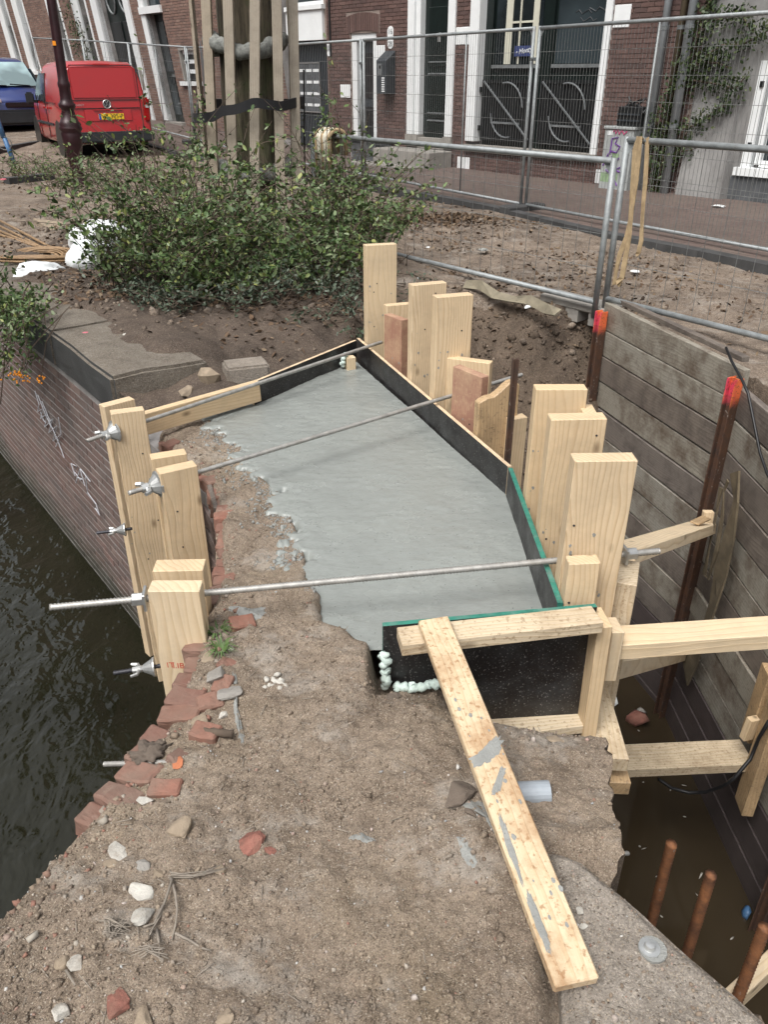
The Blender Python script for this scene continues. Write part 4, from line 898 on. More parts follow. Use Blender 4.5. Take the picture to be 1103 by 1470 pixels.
for P in ([(-.047, .545), (-.02, .53), (.02, .50), (.044, .485), (.046, .515), (.02, .55), (-.01, .565), (-.045, .57)], [(.01, .60), (.02, .585), (.026, .60), (.0, .645), (-.018, .66), (-.022, .65)], [(-.03, .72), (-.022, .73), (-.022, .80), (-.028, .87), (-.034, .90), (-.038, .84), (-.036, .78)], [(-.036, .93), (-.026, .925), (-.022, 1.0), (-.026, 1.05), (-.034, 1.06), (-.039, 1.0)]):
    on_board(LB, [(sg * x, z / 1.13 * bl) for x, z in P], 1)
for _ in range(26):
    x, z, q = rnd.uniform(-.042, .042), rnd.uniform(.3, bl - .05), rnd.uniform(.0015, .005)
    on_board(LB, [(x + q * math.cos(t) * rnd.uniform(.6, 1.3), z + q * 1.6 * math.sin(t)) for t in (0, 1.05, 2.1, 3.14, 4.2, 5.2)], 1, 'cement_drop', .0012)
def foam(px, lab, r, nm='foam_bead'):
    pts = []; L = sum((Vector(px[k + 1]) - Vector(px[k])).length for k in range(len(px) - 1)); n = max(8, int(L / (r * .35)))
    for k in range(len(px) - 1):
        for i in range(n): t = i / n; pts.append(Vector(px[k]).lerp(Vector(px[k + 1]), t))
    pts.append(Vector(px[-1])); m = MB(); ph = rnd.uniform(0, 9)
    V = [p + Vector((.4 * r * math.sin(i * .5 + ph), -.3 * r * math.sin(i * .83), .35 * r * math.cos(i * .61 + ph))) for i, p in enumerate(pts)]
    m.tube(V, [r * (.5 if i in (0, len(V) - 1) else .9 + .16 * math.sin(i * 1.1 + ph) + rnd.uniform(-.15, .15)) for i in range(len(V))], 11)
    m.v = [tuple(Vector(v) + Vector((vnoise(v[0] * 130, v[2] * 130, 1), vnoise(v[1] * 130, v[2] * 130, 2), vnoise(v[0] * 130, v[1] * 130, 3))) * r * .55) for v in m.v]
    return tag(m.build(nm, M['foam'], smooth=True), lab, 'foam')
foam([aty(552, 936, 1.875), aty(554, 962, 1.865), aty(556, 986, 1.86)], 'lumpy pale green foam bead standing at the left edge of the front panel', .0145)
foam([aty(568, 986, 1.868), aty(600, 986, 1.868), aty(634, 981, 1.872), aty(650, 983, 1.872)], 'lumpy pale green foam bead along the left foot of the front panel', .0135)
a = lev(722, 1062, -.315); b = lev(842, 1044, -.315); foam([a, (a + b) / 2, b], 'thin pale green foam line under the short dirty board', .009)
# grey drain pipe
b = lev(789, 1137, -.012); a = b + Vector((-.14, -.005, -.004)); m = MB(); ax = (b - a).normalized()
Fm = along(a, b - a); L = (b - a).length; r = .029
m.lathe([(r * .86, L - .06), (r * .86, L), (r, L), (r, 0), (.001, 0)], (0, 0, 0), 20); m.lathe([(.001, L - .061), (r * .85, L - .06)], (0, 0, 0), 20)
tag(m.build('drain_pipe', M['pipe'], frame=Fm, smooth=False), 'short grey plastic pipe sticking out of the earth beside the long board', 'pipe')

# ------------------------------------------------------------------ trench sheeting, piles and struts
sw = empty('trench_sheeting', (2.06, 4.35, PIT_Z), 'wall of old grey and brown horizontal planks shoring the trench', 'plank wall')
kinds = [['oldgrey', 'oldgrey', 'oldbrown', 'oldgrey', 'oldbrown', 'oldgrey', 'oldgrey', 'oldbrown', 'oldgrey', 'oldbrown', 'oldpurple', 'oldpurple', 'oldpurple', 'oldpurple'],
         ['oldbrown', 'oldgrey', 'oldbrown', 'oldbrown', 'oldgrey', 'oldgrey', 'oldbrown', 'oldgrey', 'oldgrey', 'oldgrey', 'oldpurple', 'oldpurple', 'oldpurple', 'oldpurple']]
for s in range(3):
    a, b = SW[s], SW[s + 1]; d = (b - a).normalized(); nrm = Vector((d.y, -d.x)); nrm = nrm if nrm.x > 0 else -nrm
    zt = (.085, -.03, -.03)[s]; n = 0
    while zt > PIT_Z - .05:
        h = rnd.uniform(.188, .205); q = rnd.uniform(-.006, .008); s0, s1 = rnd.uniform(-.004, .004), rnd.uniform(-.004, .004)
        A = a + nrm * (.03 + q) - d * .02; B = b + nrm * (.03 + q) + d * .02
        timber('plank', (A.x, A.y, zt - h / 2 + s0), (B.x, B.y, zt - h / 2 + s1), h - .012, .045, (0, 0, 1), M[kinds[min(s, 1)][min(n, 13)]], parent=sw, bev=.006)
        zt -= h; n += 1
a = SW[0] + Vector((.09, .0)); b = SW[1] + Vector((.07, .12)); timber('top_batten', (a.x, a.y, .102), (b.x, b.y, .095), .03, .05, (0, 0, 1), M['oldbrown'], parent=sw)
def pile(p, zt, zb, lab, lean=0.0):
    m = MB(); H = zt - zb
    for k in (-1, 1): m.box((0, k * .0, -H / 2), (.001, .001, H)) if False else None
    w_ = .07
    m.box((-.028, 0, -H / 2), (.008, w_, H)); m.box((.028, 0, -H / 2), (.008, w_, H)); m.box((0, 0, -H / 2), (.048, .007, H))
    Fm = Matrix.Translation((p.x, p.y, zt)) @ Matrix.Rotation(R(lean), 4, 'X') @ Matrix.Rotation(R(-62), 4, 'Z')
    return tag(m.build('steel_pile', M['pile'], frame=Fm, bevel=.002), lab, 'steel pile', 'steel piles of the trench wall')
pile(Vector((1.61, 5.80)), .03, PIT_Z - .3, 'rusty steel pile with orange sprayed head at the far corner of the trench')
pile(Vector((2.025, 4.33)), .03, PIT_Z - .3, 'rusty steel pile with orange sprayed head at the right picture side')
pile(Vector((2.04, 2.65)), .03, PIT_Z - .3, 'rusty steel pile nearest the eye at the trench wall')
def beam(name, fl, fr, bl, z, t, mat, lab, exl=0, exr=0, cat='strut'):
    a = lev(*fl, z); b = lev(*fr, z); d = (b - a).normalized(); wv = lev(*bl, z) - a; wv = wv - d * wv.dot(d); wd = wv.length
    a = a + wv / 2 - d * exl; b = b + wv / 2 + d * exr
    return timber(name, a - Vector((0, 0, t / 2)), b - Vector((0, 0, t / 2)), wd, t, wv, M[mat], lab, cat, 'timber struts across the trench' if cat == 'strut' else None, bev=.005)
o = beam('strut', (868, 928), (1103, 912), (866, 899), -.02, .06, 'pine_pale', 'big pale strut reaching from the forms to the right picture edge', 0, .95)
r1 = atx(1010, 757, 1.93); l1 = atx(888, 797, 1.02); timber('strut', l1, r1, .15, .06, (.8, -.6, .2), M['pine_pale'], 'upper pale strut with a wedge at the sheeting behind the tall planks', 'strut', 'timber struts across the trench')
timber('wedge', r1 + Vector((.035, .03, -.06)), r1 + Vector((.03, .04, .09)), .06, .04, (1, 0, 0), M['pine'], 'small upright wedge at the sheeting end of the upper strut', 'wedge')
q = r1 + (l1 - r1) * .16 + Vector((0, 0, .05)); timber('wood_scrap', q, q + Vector((.11, .10, -.02)), .055, .012, (1, -1, 0), M['pine_damp'], 'thin wood scrap lying on the upper strut', 'wood scrap')
timber('strut', atx(868, 957, .78), atx(975, 938, 1.93), .10, .07, (.5, -.8, .3), M['pine_pale'], 'lower diagonal strut below the big pale strut', 'strut', 'timber struts across the trench')
beam('strut', (906, 1105), (1080, 1097), (901, 1068), -1.68, .06, 'pine_spatter', 'low flat strut deep in the trench, speckled with dirt', .55, .02)
a = lev(883, 1088, -.33); timber('waler', a + Vector((.0, 0, -.028)), Vector((.775, 2.9, -.36)), .092, .055, (1, 0, 0), M['pine_spatter'], 'speckled timber lying along the pier side, upper of two', 'timber')
a = lev(889, 1128, -.42); timber('waler', a + Vector((.0, .02, -.035)), Vector((.79, 2.9, -.435)), .092, .055, (1, 0, 0), M['pine_damp'], 'damp timber lying along the pier side, lower of two', 'timber')
p0 = atx(1090, 1030, 2.0); p1 = atx(1072, 1162, 1.98)
timber('wall_post', (1.975, p1.y + .02, p1.z), (1.985, p1.y + .02, p1.z + .78), .13, .06, (.1, 1, 0), M['pine_damp'], 'upright timber on the sheeting at the end of the low strut', 'post')
timber('wall_post', (1.995, p1.y + .19, p1.z + .35), (2.0, p1.y + .19, p1.z + .82), .11, .055, (.1, 1, 0), M['pine_damp'], 'shorter upright timber behind the one at the low strut', 'post')
timber('wedge', (1.93, p1.y + .11, p1.z + .42), (1.94, p1.y + .11, p1.z + .56), .06, .04, (1, .3, 0), M['pine'], 'small block between the low strut and the upright timber', 'wedge')
beam('strut', (1062, 1437), (1112, 1390), (1044, 1417), -1.25, .09, 'pine_pale', 'pale strut end behind the nearest rusty bar', .6, .9)
# rusty upright bars
for i, (px, py, lab) in enumerate(((965, 1211, 'rusty ribbed bar standing in the trench, farthest of three'), (1022, 1255, 'rusty ribbed bar standing in the trench, middle of three'), (1099, 1331, 'rusty ribbed bar standing in the trench in front of the pale strut end'))):
    t = lev(px, py, -.85); b = Vector((t.x + rnd.uniform(-.02, .02), t.y + rnd.uniform(-.02, .02), PIT_Z - .1))
    tie('rebar', b, t,   .0185, M['rustbar'], lab, .017, 'rebar')['group'] = 'rusty bars standing in the trench'
# cable, cloth and bits in the trench
m = MB(); m.tube([atx(x, y, X) for x, y, X in ((1043, 499, 2.0), (1052, 520, 2.0), (1066, 545, 1.97), (1075, 565, 1.98), (1084, 610, 2.0), (1092, 650, 2.0), (1103, 682, 2.0), (1115, 700, 2.0))], .008, 8)
tag(m.build('cable', M['cable'], smooth=True), 'thick black cable hanging over the sheeting beside the orange pile head', 'cable')
m = MB(); pts = [(946, 1118, -1.9), (965, 1131, -1.95), (990, 1138, -1.96), (1015, 1137, -1.9), (1040, 1128, -1.75), (1056, 1116, -1.6)]
P = [lev(x, y, z) for x, y, z in pts] + [atx(1078, 1090, 1.92), atx(1090, 1060, 1.93), atx(1105, 1035, 1.93)]
m.tube(P, .010, 7); tag(m.build('cable', M['cable'], smooth=True), 'black cable looping below the low strut in the trench', 'cable')
def ribbon(name, pts, w, mat, lab, cat, side=(1, 0, 0), th=.004, wr=.4):
    m = MB(); V = []; s = Vector(side).normalized(); n = len(pts)
    for i, p in enumerate(pts):
        p = Vector(p); d = (Vector(pts[min(i + 1, n - 1)]) - Vector(pts[max(i - 1, 0)])).normalized(); a = math.sin(i * 1.7) * wr; sd = (s - d * s.dot(d)).normalized(); nn = d.cross(sd); sd2 = sd * math.cos(a) + nn * math.sin(a); nn = d.cross(sd2)
        for k, kk in ((-1, -1), (1, -1), (1, 1), (-1, 1)): V.append(p + sd2 * (w / 2 * k) + nn * (th / 2 * kk))
    F = []
    for i in range(n - 1):
        for k in range(4): F.append((i * 4 + k, i * 4 + (k + 1) % 4, (i + 1) * 4 + (k + 1) % 4, (i + 1) * 4 + k))
    F += [(3, 2, 1, 0), tuple(range((n - 1) * 4, n * 4))]; m.add(V, F)
    return tag(m.build(name, M[mat], smooth=False), lab, cat)
P = [atx(x, y, 1.955) for x, y in ((1046, 690), (1040, 705), (1038, 740), (1030, 790), (1018, 830), (1012, 825), (1020, 780), (1030, 735), (1036, 700))]
ribbon('mud_cloth', P, .03, 'sacking', 'mud-brown strap looped over the right steel pile', 'strap', (0, 1, 0), .008)
P = [atx(x, y, 1.965) for x, y in ((1056, 678), (1058, 720), (1048, 770), (1036, 820), (1024, 870), (1010, 915), (996, 945), (986, 972), (984, 940), (990, 900))]
ribbon('mud_cloth', P, .11, 'sacking', 'wide mud-stained cloth hanging down the right steel pile', 'cloth', (0, 1, 0), .012, .25)
for px, py, lab, mt, sc in ((880, 1003, 'white rag lying in the trench beside the waler', 'paper', .055), (1072, 1309, 'small blue plastic scrap on the trench floor', 'blue', .03), (913, 1030, 'rust-brown flat scrap on the trench floor', 'rockred', .10), (920, 1022, 'small grey-green fitting on the trench floor', 'greystone', .035)):
    c = lev(px, py, PIT_Z + .02); tag(scatter('trench_scrap', [tuple(c)], np.array([[sc * 1.5, sc, sc * .5]]), M[mt], jit=.4, kind=None), lab, 'scrap')
# ------------------------------------------------------------------ the houses across the street
FA = Vector((1.40, 15.81)); UD = Vector((.642, -.7667)); FN = Vector((-.7667, -.642))
def fp(u, z, d=0.0):
    q = FA + UD * u + FN * d; return Vector((q.x, q.y, z))
def fl(u, z, d=0.0):               # the old left house leans out and along the street
    k = max(z - .4, -.3); return fp(u - .08 * k, z, d + .08 * k)
def fbox(m, f, u0, u1, z0, z1, d0, d1, mi=0):
    m.hexa([f(u0, z0, d0), f(u0, z0, d1), f(u1, z0, d1), f(u1, z0, d0), f(u0, z1, d0), f(u0, z1, d1), f(u1, z1, d1), f(u1, z1, d0)], mi)
def fpart(name, f, boxes, mat, parent, bevel=0):
    first = None
    for b in boxes:                # every piece is a part of its own
        m = MB(); fbox(m, f, *b); o = m.build(name, M[mat], parent if parent is not None or first is None else first, bevel=bevel); first = first or o
    return first
def core(name, f, u0, u1, z0, z1, holes, mat, parent, thick=.35):
    us = sorted({u0, u1} | {min(max(h[i], u0), u1) for h in holes for i in (0, 1)}); zs = sorted({z0, z1} | {min(max(h[i], z0), z1) for h in holes for i in (2, 3)})
    m = MB()
    for a, b in zip(us, us[1:]):
        for c, d in zip(zs, zs[1:]):
            if b - a < 1e-4 or d - c < 1e-4: continue
            if any(h[0] <= a + 1e-5 and h[1] >= b - 1e-5 and h[2] <= c + 1e-5 and h[3] >= d - 1e-5 for h in holes): continue
            fbox(m, f, a, b, c, d, -thick, 0)
    return m.build(name, M[mat], parent)
# dark red brick house
H1 = empty('brick_house', fp(-.4, 0), 'dark red brick house with white framed doors and a black gate', 'house')
holes = [(-5.35, -4.02, -.5, 2.2), (-5.35, -4.1, 2.2, 5), (-3.22, -2.40, .1, 2.28), (-1.46, -.22, .3, 4.2), (.14, 3.02, .45, 4.2)]
core('wall', fp, -5.4, 4.52, -.5, 9, holes, 'mortar_red', H1)
brickwork(H1, fp, -4.0, 4.5, .02, 3.3, holes + [(-3.35, -2.3, 2.26, 2.62)], 'red', 300, near=lambda b: b[0] > 1.5 or b[2] < 9, seed=5)
sm = MB(); r_ = random.Random(2)                       # soldier course over the small door
for i in range(15):
    u = -3.34 + i * .068; z = 2.27 + .05 * (1 - ((i - 7) / 7) ** 2); o = MB(); fbox(o, fp, u, u + .058, z, z + .30, -.02, .014 + r_.uniform(-.002, .003)); o.build('brick', M['b_red'], H1)
# stone blocks set in the brickwork
for u0, u1, z0, z1 in ((-2.40, -2.13, 1.80, 2.06), (-3.58, -3.24, 1.15, 1.39), (-.21, .12, 2.02, 2.28), (3.04, 3.32, 2.16, 2.44), (-.06, .26, .05, .25), (3.05, 3.2, .06, .26), (-4.0, -3.86, 1.9, 2.1), (-4.0, -3.9, 1.98, 2.12)):
    fpart('stone_block', fp, [(u0, u1, z0, z1, -.01, .018)], 'white', H1, .004)
# small door under the arch
d = fpart('door', fp, [(-3.08, -2.52, .28, 2.14, -.16, -.12)], 'charcoal', H1)
fpart('door_panel', fp, [(-3.0, -2.6, .45, 1.0, -.12, -.108), (-3.0, -2.6, 1.15, 1.95, -.12, -.108)], 'black', d, .006)
fpart('door_frame', fp, [(-3.22, -3.06, .12, 2.2, -.12, -.03), (-2.54, -2.40, .12, 2.2, -.12, -.03), (-3.22, -2.40, 2.14, 2.28, -.12, -.028)], 'white', H1)
fpart('stone_block', fp, [(-3.24, -3.04, .0, .14, -.1, .02)], 'white', H1)
# garage door with name plates and white beam above
d = fpart('garage_door', fp, [(-5.35, -4.02, -.1, 2.2, -.16, -.12)], 'charcoal', H1)
for i in range(22): fpart('slat', fp, [(-5.34 + i * .06, -5.30 + i * .06, 0, 2.18, -.12, -.105)], 'charcoal', d)
fpart('lintel', fp, [(-5.4, -4.08, 2.2, 2.74, -.2, .06), (-5.4, -4.04, 2.74, 2.82, -.2, .10)], 'white', H1)
w_ = fpart('window', fp, [(-5.35, -4.1, 2.82, 5, -.18, -.14)], 'glass', H1); fpart('window_frame', fp, [(-5.35, -5.2, 2.82, 5, -.14, -.08), (-4.22, -4.1, 2.82, 5, -.14, -.08), (-5.2, -4.22, 2.82, 2.9, -.14, -.08)], 'white', w_)
nb = fpart('name_board', fp, [(-5.3, -4.42, .84, 1.80, -.10, -.085)], 'plinth', H1); fpart('board_frame', fp, [(-5.3, -5.28, .84, 1.80, -.085, -.075), (-4.44, -4.42, .84, 1.80, -.085, -.075), (-5.28, -4.44, 1.78, 1.80, -.085, -.075), (-5.28, -4.44, .84, .86, -.085, -.075)], 'zinc', nb)
for i in range(4):
    for k in range(3): u = -5.18 + k * .26; z = 1.62 - i * .22; fpart('name_plate', fp, [(u, u + .2, z, z + .055, -.085, -.079)], 'white', nb)
# main door
fpart('door_frame', fp, [(-1.46, -1.28, .56, 4.2, -.15, .05), (-1.28, -1.16, .56, 4.2, -.15, .0), (-.40, -.22, .56, 4.2, -.15, .05)], 'white', H1, .01)
fpart('door_foot', fp, [(-1.48, -1.14, .36, .56, -.15, .06), (-.42, -.20, .36, .56, -.15, .06)], 'greystone', H1)
d = fpart('door', fp, [(-1.16, -.40, .52, 4.0, -.18, -.13)], 'doorgreen', H1)
fpart('door_panel', fp, [(-1.06, -.50, .62, .78, -.13, -.115), (-1.06, -.50, .86, 1.55, -.13, -.112), (-1.06, -.50, 1.70, 2.62, -.13, -.112)], 'doorgreen', d, .012)
fpart('door_mould', fp, [(-1.04, -.52, .80, .825, -.13, -.10), (-1.04, -.52, 1.57, 1.595, -.13, -.10), (-1.04, -.52, 1.76, 1.78, -.113, -.10), (-1.04, -.52, .93, .95, -.113, -.10)], 'galv_dark', d)
fpart('letter_slot', fp, [(-.80, -.73, 2.08, 2.22, -.113, -.10)], 'zinc', d, .004)
fpart('threshold', fp, [(-1.16, -.40, .34, .52, -.2, .03)], 'greystone', H1)
# gate doorway
fpart('door_frame', fp, [(.14, .36, .52, 4.2, -.15, .05), (2.90, 3.02, .46, 4.2, -.15, .05)], 'white', H1, .01)
fpart('threshold', fp, [(.12, 3.04, .36, .47, -.2, .07)], 'greystone', H1)
d = fpart('door', fp, [(.36, 2.90, .47, 4.2, -.22, -.18)], 'doorgreen', H1)
fpart('door_post', fp, [(1.62, 1.82, .47, 4.2, -.18, -.13), (.36, .52, 1.4, 4.2, -.18, -.13), (2.84, 2.9, 1.4, 4.2, -.18, -.14)], 'doorgreen', d)
for u0, u1 in ((.56, 1.56), (1.86, 2.82)):
    g_ = fpart('pane', fp, [(u0, u1, 1.72, 4.1, -.18, -.172)], 'glass', d); fpart('glazing_bead', fp, [(u0 - .03, u1 + .03, 1.66, 1.71, -.18, -.13)], 'galv_dark', d)
fpart('curtain', fp, [(.78, .92, 1.72, 4.0, -.171, -.160), (1.36, 1.48, 1.72, 4.0, -.171, -.160)], 'cream', d)
fpart('glazing_bar', fp, [(1.08, 1.11, 1.72, 4.0, -.171, -.158), (.92, 1.36, 2.30, 2.33, -.171, -.158)], 'cream', d)
fpart('door_handle', fp, [(1.39, 1.43, 1.80, 1.9, -.16, -.13)], 'zinc', d)
for u0, u1 in ((.40, 1.60), (1.70, 2.88)):
    gt = fpart('gate', fp, [(u0, u1, .55, 1.49, -.12, -.10)], 'black', H1)
    fpart('gate_frame', fp, [(u0, u0 + .05, .55, 1.49, -.10, -.07), (u1 - .05, u1, .55, 1.49, -.10, -.07), (u0 + .05, u1 - .05, 1.44, 1.49, -.10, -.07), (u0 + .05, u1 - .05, .55, .60, -.10, -.07)], 'black', gt)
    m = MB(); m.tube([fp(u0 + .06, 1.46, -.05), fp(u1 - .06, .60, -.05)], .018, 6); m.build('brace', M['doorscroll'], gt)
    uc, zc = (u0 + u1) / 2, 1.03
    for sgn in (1, -1):
        m = MB(); m.tube([fp(uc + sgn * (.38 * math.sin(t) - .02), zc + sgn * .42 * math.cos(t), -.06) for t in [i * .24 for i in range(-1, 7)]], .016, 6); m.build('scroll', M['doorscroll'], gt)
    fpart('gate_rail', fp, [(u0 + .25, u1 - .3, .82, .85, -.10, -.06)], 'galv_dark', gt)
    for i in range(14): fpart('slat', fp, [(u0 + .08 + i * (u1 - u0 - .16) / 14, u0 + .08 + i * (u1 - u0 - .16) / 14 + .035, .6, 1.44, -.10, -.085)], 'black', gt)
    for z in (.7, 1.3): fpart('hinge', fp, [(u0 - .06 if u0 < 1 else u1 - .02, u0 if u0 < 1 else u1 + .05, z, z + .08, -.1, -.04)], 'black', gt)
sg_ = fpart('door_sign', fp, [(1.02, 1.42, 1.83, 1.98, -.155, -.145)], 'sign', H1)
FM = Matrix((Vector((UD.x, UD.y, 0)), Vector((0, 0, 1)), Vector((FN.x, FN.y, 0)))).transposed().to_4x4()
def fmat(u, z, d): q = FM.copy(); q.translation = fp(u, z, d); return q
txt('sign_lettering', '• Monty', fmat(1.22, 1.905, -.144) @ Matrix.Rotation(R(8), 4, 'Z'), .11, M['white'], sg_, shear=.3)
# lettering seen through the right-hand pane
for i, (u, z) in enumerate(((2.2, 2.4), (2.45, 2.42), (2.3, 2.3))): strokes('window_lettering', [[(u + k * .06, z + .03 * math.sin(k * 2.1 + i)) for k in range(6)]], M['plinth'], H1, .006, lambda a, b: fp(a, b, -.168))
# house number plate and intercom box
npl = MB(); r = .085
m = MB(); m.add([fp(-1.97 + (r * math.cos(t)), 2.18 + (.10 + 0 if math.sin(t) >= 0 else -.10) + r * math.sin(t), .022) for t in [i * math.pi / 8 for i in range(16)]] + [fp(-1.97 + (r * math.cos(t)), 2.18 + (.10 if math.sin(t) >= 0 else -.10) + r * math.sin(t), .010) for t in [i * math.pi / 8 for i in range(16)]], [tuple(range(16)), tuple(range(31, 15, -1))] + [(i, 16 + i, 16 + (i + 1) % 16, (i + 1) % 16) for i in range(16)])
hp = m.build('number_plate', M['white'], H1)
txt('number', '16', fmat(-1.97, 2.27, .0235), .13, M['plinth'], hp); txt('number', '–', fmat(-1.97, 2.17, .0235), .12, M['plinth'], hp); txt('number', '28', fmat(-1.97, 2.07, .0235), .12, M['plinth'], hp)
ib = empty('intercom_box', fp(-1.98, 1.3, .1), 'dark grey sloping-top letterbox with intercom on the brick wall beside the door', 'letterbox')
m = MB(); m.hexa([fp(-2.12, 1.24, .012), fp(-2.12, 1.24, .25), fp(-1.82, 1.24, .25), fp(-1.82, 1.24, .012), fp(-2.12, 1.97, .012), fp(-2.12, 1.80, .25), fp(-1.82, 1.80, .25), fp(-1.82, 1.97, .012)]); m.build('box', M['charcoal'], ib, bevel=.008)
fpart('speaker', fp, [(-2.07, -1.94, 1.56, 1.75, .25, .258)], 'galv_dark', ib); fpart('lens', fp, [(-2.02, -1.97, 1.67, 1.72, .258, .264)], 'black', ib)
for i in range(7): z = 1.50 - i * .037; fpart('bell_button', fp, [(-1.95, -1.87, z, z + .022, .25, .257)], 'white', ib)
# steps and planter
st = tag(fpart('door_step', fp, [(-1.78, -.18, -.05, .33, .03, .62)], 'greystone', None, .01), 'worn grey stone step below the narrow dark front door', 'step'); fpart('lower_tread', fp, [(-2.05, -.36, -.05, .09, .62, .98)], 'greystone', st, .008)
pl = tag(fpart('planter', fp, [(-2.62, -1.86, 0, .42, .06, .5)], 'plinth', None, .01), 'dark grey planter box beside the stone step', 'planter'); fpart('rim', fp, [(-2.65, -1.83, .40, .45, .04, .53)], 'charcoal', pl, .006)
# grey plastered house at the right
H2 = empty('plastered_house', fp(5.5, 0), 'grey plastered house with a white window and a flared buttress', 'house')
holes2 = [(5.40, 6.9, .38, 1.72)]
core('wall', fp, 4.53, 14, -.5, 9, holes2, 'plaster', H2)
fpart('plinth', fp, [(5.3, 14, -.4, .34, .0, .03)], 'plinth', H2)
m = MB(); m.add([fp(4.56, 1.5, .005), fp(5.18, 1.5, .005), fp(5.30, -.2, .22), fp(4.60, -.2, .22), fp(4.56, -.2, 0), fp(5.34, -.2, 0), fp(4.56, 2.4, .003), fp(5.14, 2.4, .003)], [(0, 3, 2, 1), (6, 0, 1, 7), (0, 4, 3), (1, 2, 5)]); m.build('buttress', M['plaster'], H2)
fr_ = fpart('window_frame', fp, [(5.40, 5.52, .46, 1.72, -.14, .01), (6.8, 6.9, .46, 1.72, -.14, .01), (5.52, 6.8, 1.62, 1.72, -.14, .01), (5.56, 5.63, .50, 1.62, -.14, -.04), (5.63, 6.8, .47, .55, -.14, -.04)], 'white', H2)
fpart('window_sill', fp, [(5.34, 6.96, .36, .46, -.1, .07)], 'white', H2); fpart('pane', fp, [(5.6, 6.82, .52, 1.64, -.16, -.13)], 'glass', H2)
for z in (.70, 1.42): fpart('hinge', fp, [(5.45, 5.50, z, z + .07, .01, .03)], 'black', fr_)
# old pale left house
H3 = empty('old_brick_house', fl(-11, .4), 'pale old brick house leaning along the street with white frames and black doors', 'house')
holes3 = [(-11.6, -10.65, .3, 2.98), (-11.6, -10.65, 3.12, 5), (-14.55, -12.76, .6, 4.2), (-10.15, -9.3, 1.42, 2.16)] + [(u + .5, u + .95, 1.75, 4.6) for u in (-23.4, -21.7, -18.5, -16.4)]
core('wall', fl, -32, -5.42, -.3, 9, holes3, 'mortar_quay', H3)
brickwork(H3, fl, -15.8, -5.42, .30, 4.0, holes3, 'lite', 300, near=lambda b: b[0] > -11, seed=8)
brickwork(H3, fl, -32, -15.8, .6, 4.4, holes3, 'lite', 0, seed=9)
fpart('door_frame', fl, [(-11.86, -11.6, .45, 5, -.1, .04), (-11.86, -10.6, 2.98, 3.14, -.1, .08)], 'white', H3)
d = fpart('door', fl, [(-11.6, -10.65, .4, 2.98, -.3, -.22)], 'doorgreen', H3); fpart('door_panel', fl, [(-11.5, -11.15, .6, 1.5, -.22, -.2), (-11.05, -10.72, .6, 1.5, -.22, -.2), (-11.5, -10.75, 1.65, 2.8, -.22, -.2)], 'glass', d); fpart('door_rail', fl, [(-11.2, -10.7, 1.52, 1.58, -.22, -.18), (-11.2, -10.7, .86, .9, -.2, -.18)], 'galv_dark', d)
fpart('threshold', fl, [(-11.7, -10.6, .25, .42, -.2, .1)], 'greystone', H3); fpart('fanlight', fl, [(-11.6, -10.65, 3.14, 5, -.2, -.15)], 'glass', H3)
fpart('door_frame', fl, [(-14.95, -14.55, .4, 4.3, -.1, .06), (-12.76, -12.42, .4, 4.3, -.1, .06)], 'white', H3)
d = fpart('double_door', fl, [(-14.55, -12.76, .5, 4.2, -.3, -.22)], 'doorgreen', H3)
for u0 in (-14.45, -13.6):
    for z0, z1 in ((.9, 1.7), (1.85, 2.9)): fpart('door_panel', fl, [(u0, u0 + .72, z0, z1, -.22, -.19)], 'black', d, .02)
    m = MB(); m.tube([fl(u0 + .36 + .28 * math.cos(t), 3.5 + .4 * math.sin(t), -.2) for t in [i * math.pi / 8 for i in range(17)]], .03, 6); m.build('oval_window', M['galv_dark'], d)
fpart('notice_frame', fl, [(-12.70, -12.52, 1.2, 1.75, .06, .07)], 'greystone', H3)
w_ = fpart('window', fl, [(-10.15, -9.3, 1.46, 2.16, -.14, -.10)], 'black', H3)
fpart('window_frame', fl, [(-10.18, -10.12, 1.44, 2.18, -.1, .02), (-9.33, -9.27, 1.44, 2.18, -.1, .02), (-10.12, -9.33, 2.12, 2.18, -.1, .02)], 'greystone', w_); fpart('window_sill', fl, [(-10.3, -9.2, 1.32, 1.42, -.1, .10)], 'white', H3)
for z in (1.60, 1.82, 2.03):
    for k in range(4): fpart('white_panel', fl, [(-10.1 + k * .195, -9.92 + k * .195, z, z + .09, -.10, -.06)], 'bag', w_)
for u in (-23.4, -21.7, -18.5, -16.4):
    w_ = fpart('window', fl, [(u + .5, u + .95, 1.75, 4.6, -.2, -.15)], 'glass', H3); fpart('window_frame', fl, [(u, u + .5, 1.7, 4.6, -.15, .06), (u + .95, u + 1.05, 1.7, 4.6, -.15, .03), (u, u + 1.05, 1.58, 1.70, -.15, .1)], 'white', w_)
# roofs, so the houses have real height and depth
for h, f, u0, u1 in ((H1, fp, -5.4, 4.52), (H2, fp, 4.53, 14), (H3, fp, -32, -5.42)):
    m = MB(); m.hexa([f(u0, 9.0, .15), f(u1, 9.0, .15), fp(u1, 9.0, -8), fp(u0, 9.0, -8), f(u0 + .01, 9.15, .1), f(u1 - .01, 9.15, .1), fp(u1 - .01, 11.5, -4), fp(u0 + .01, 11.5, -4)]); m.build('roof', M['plinth'], h)
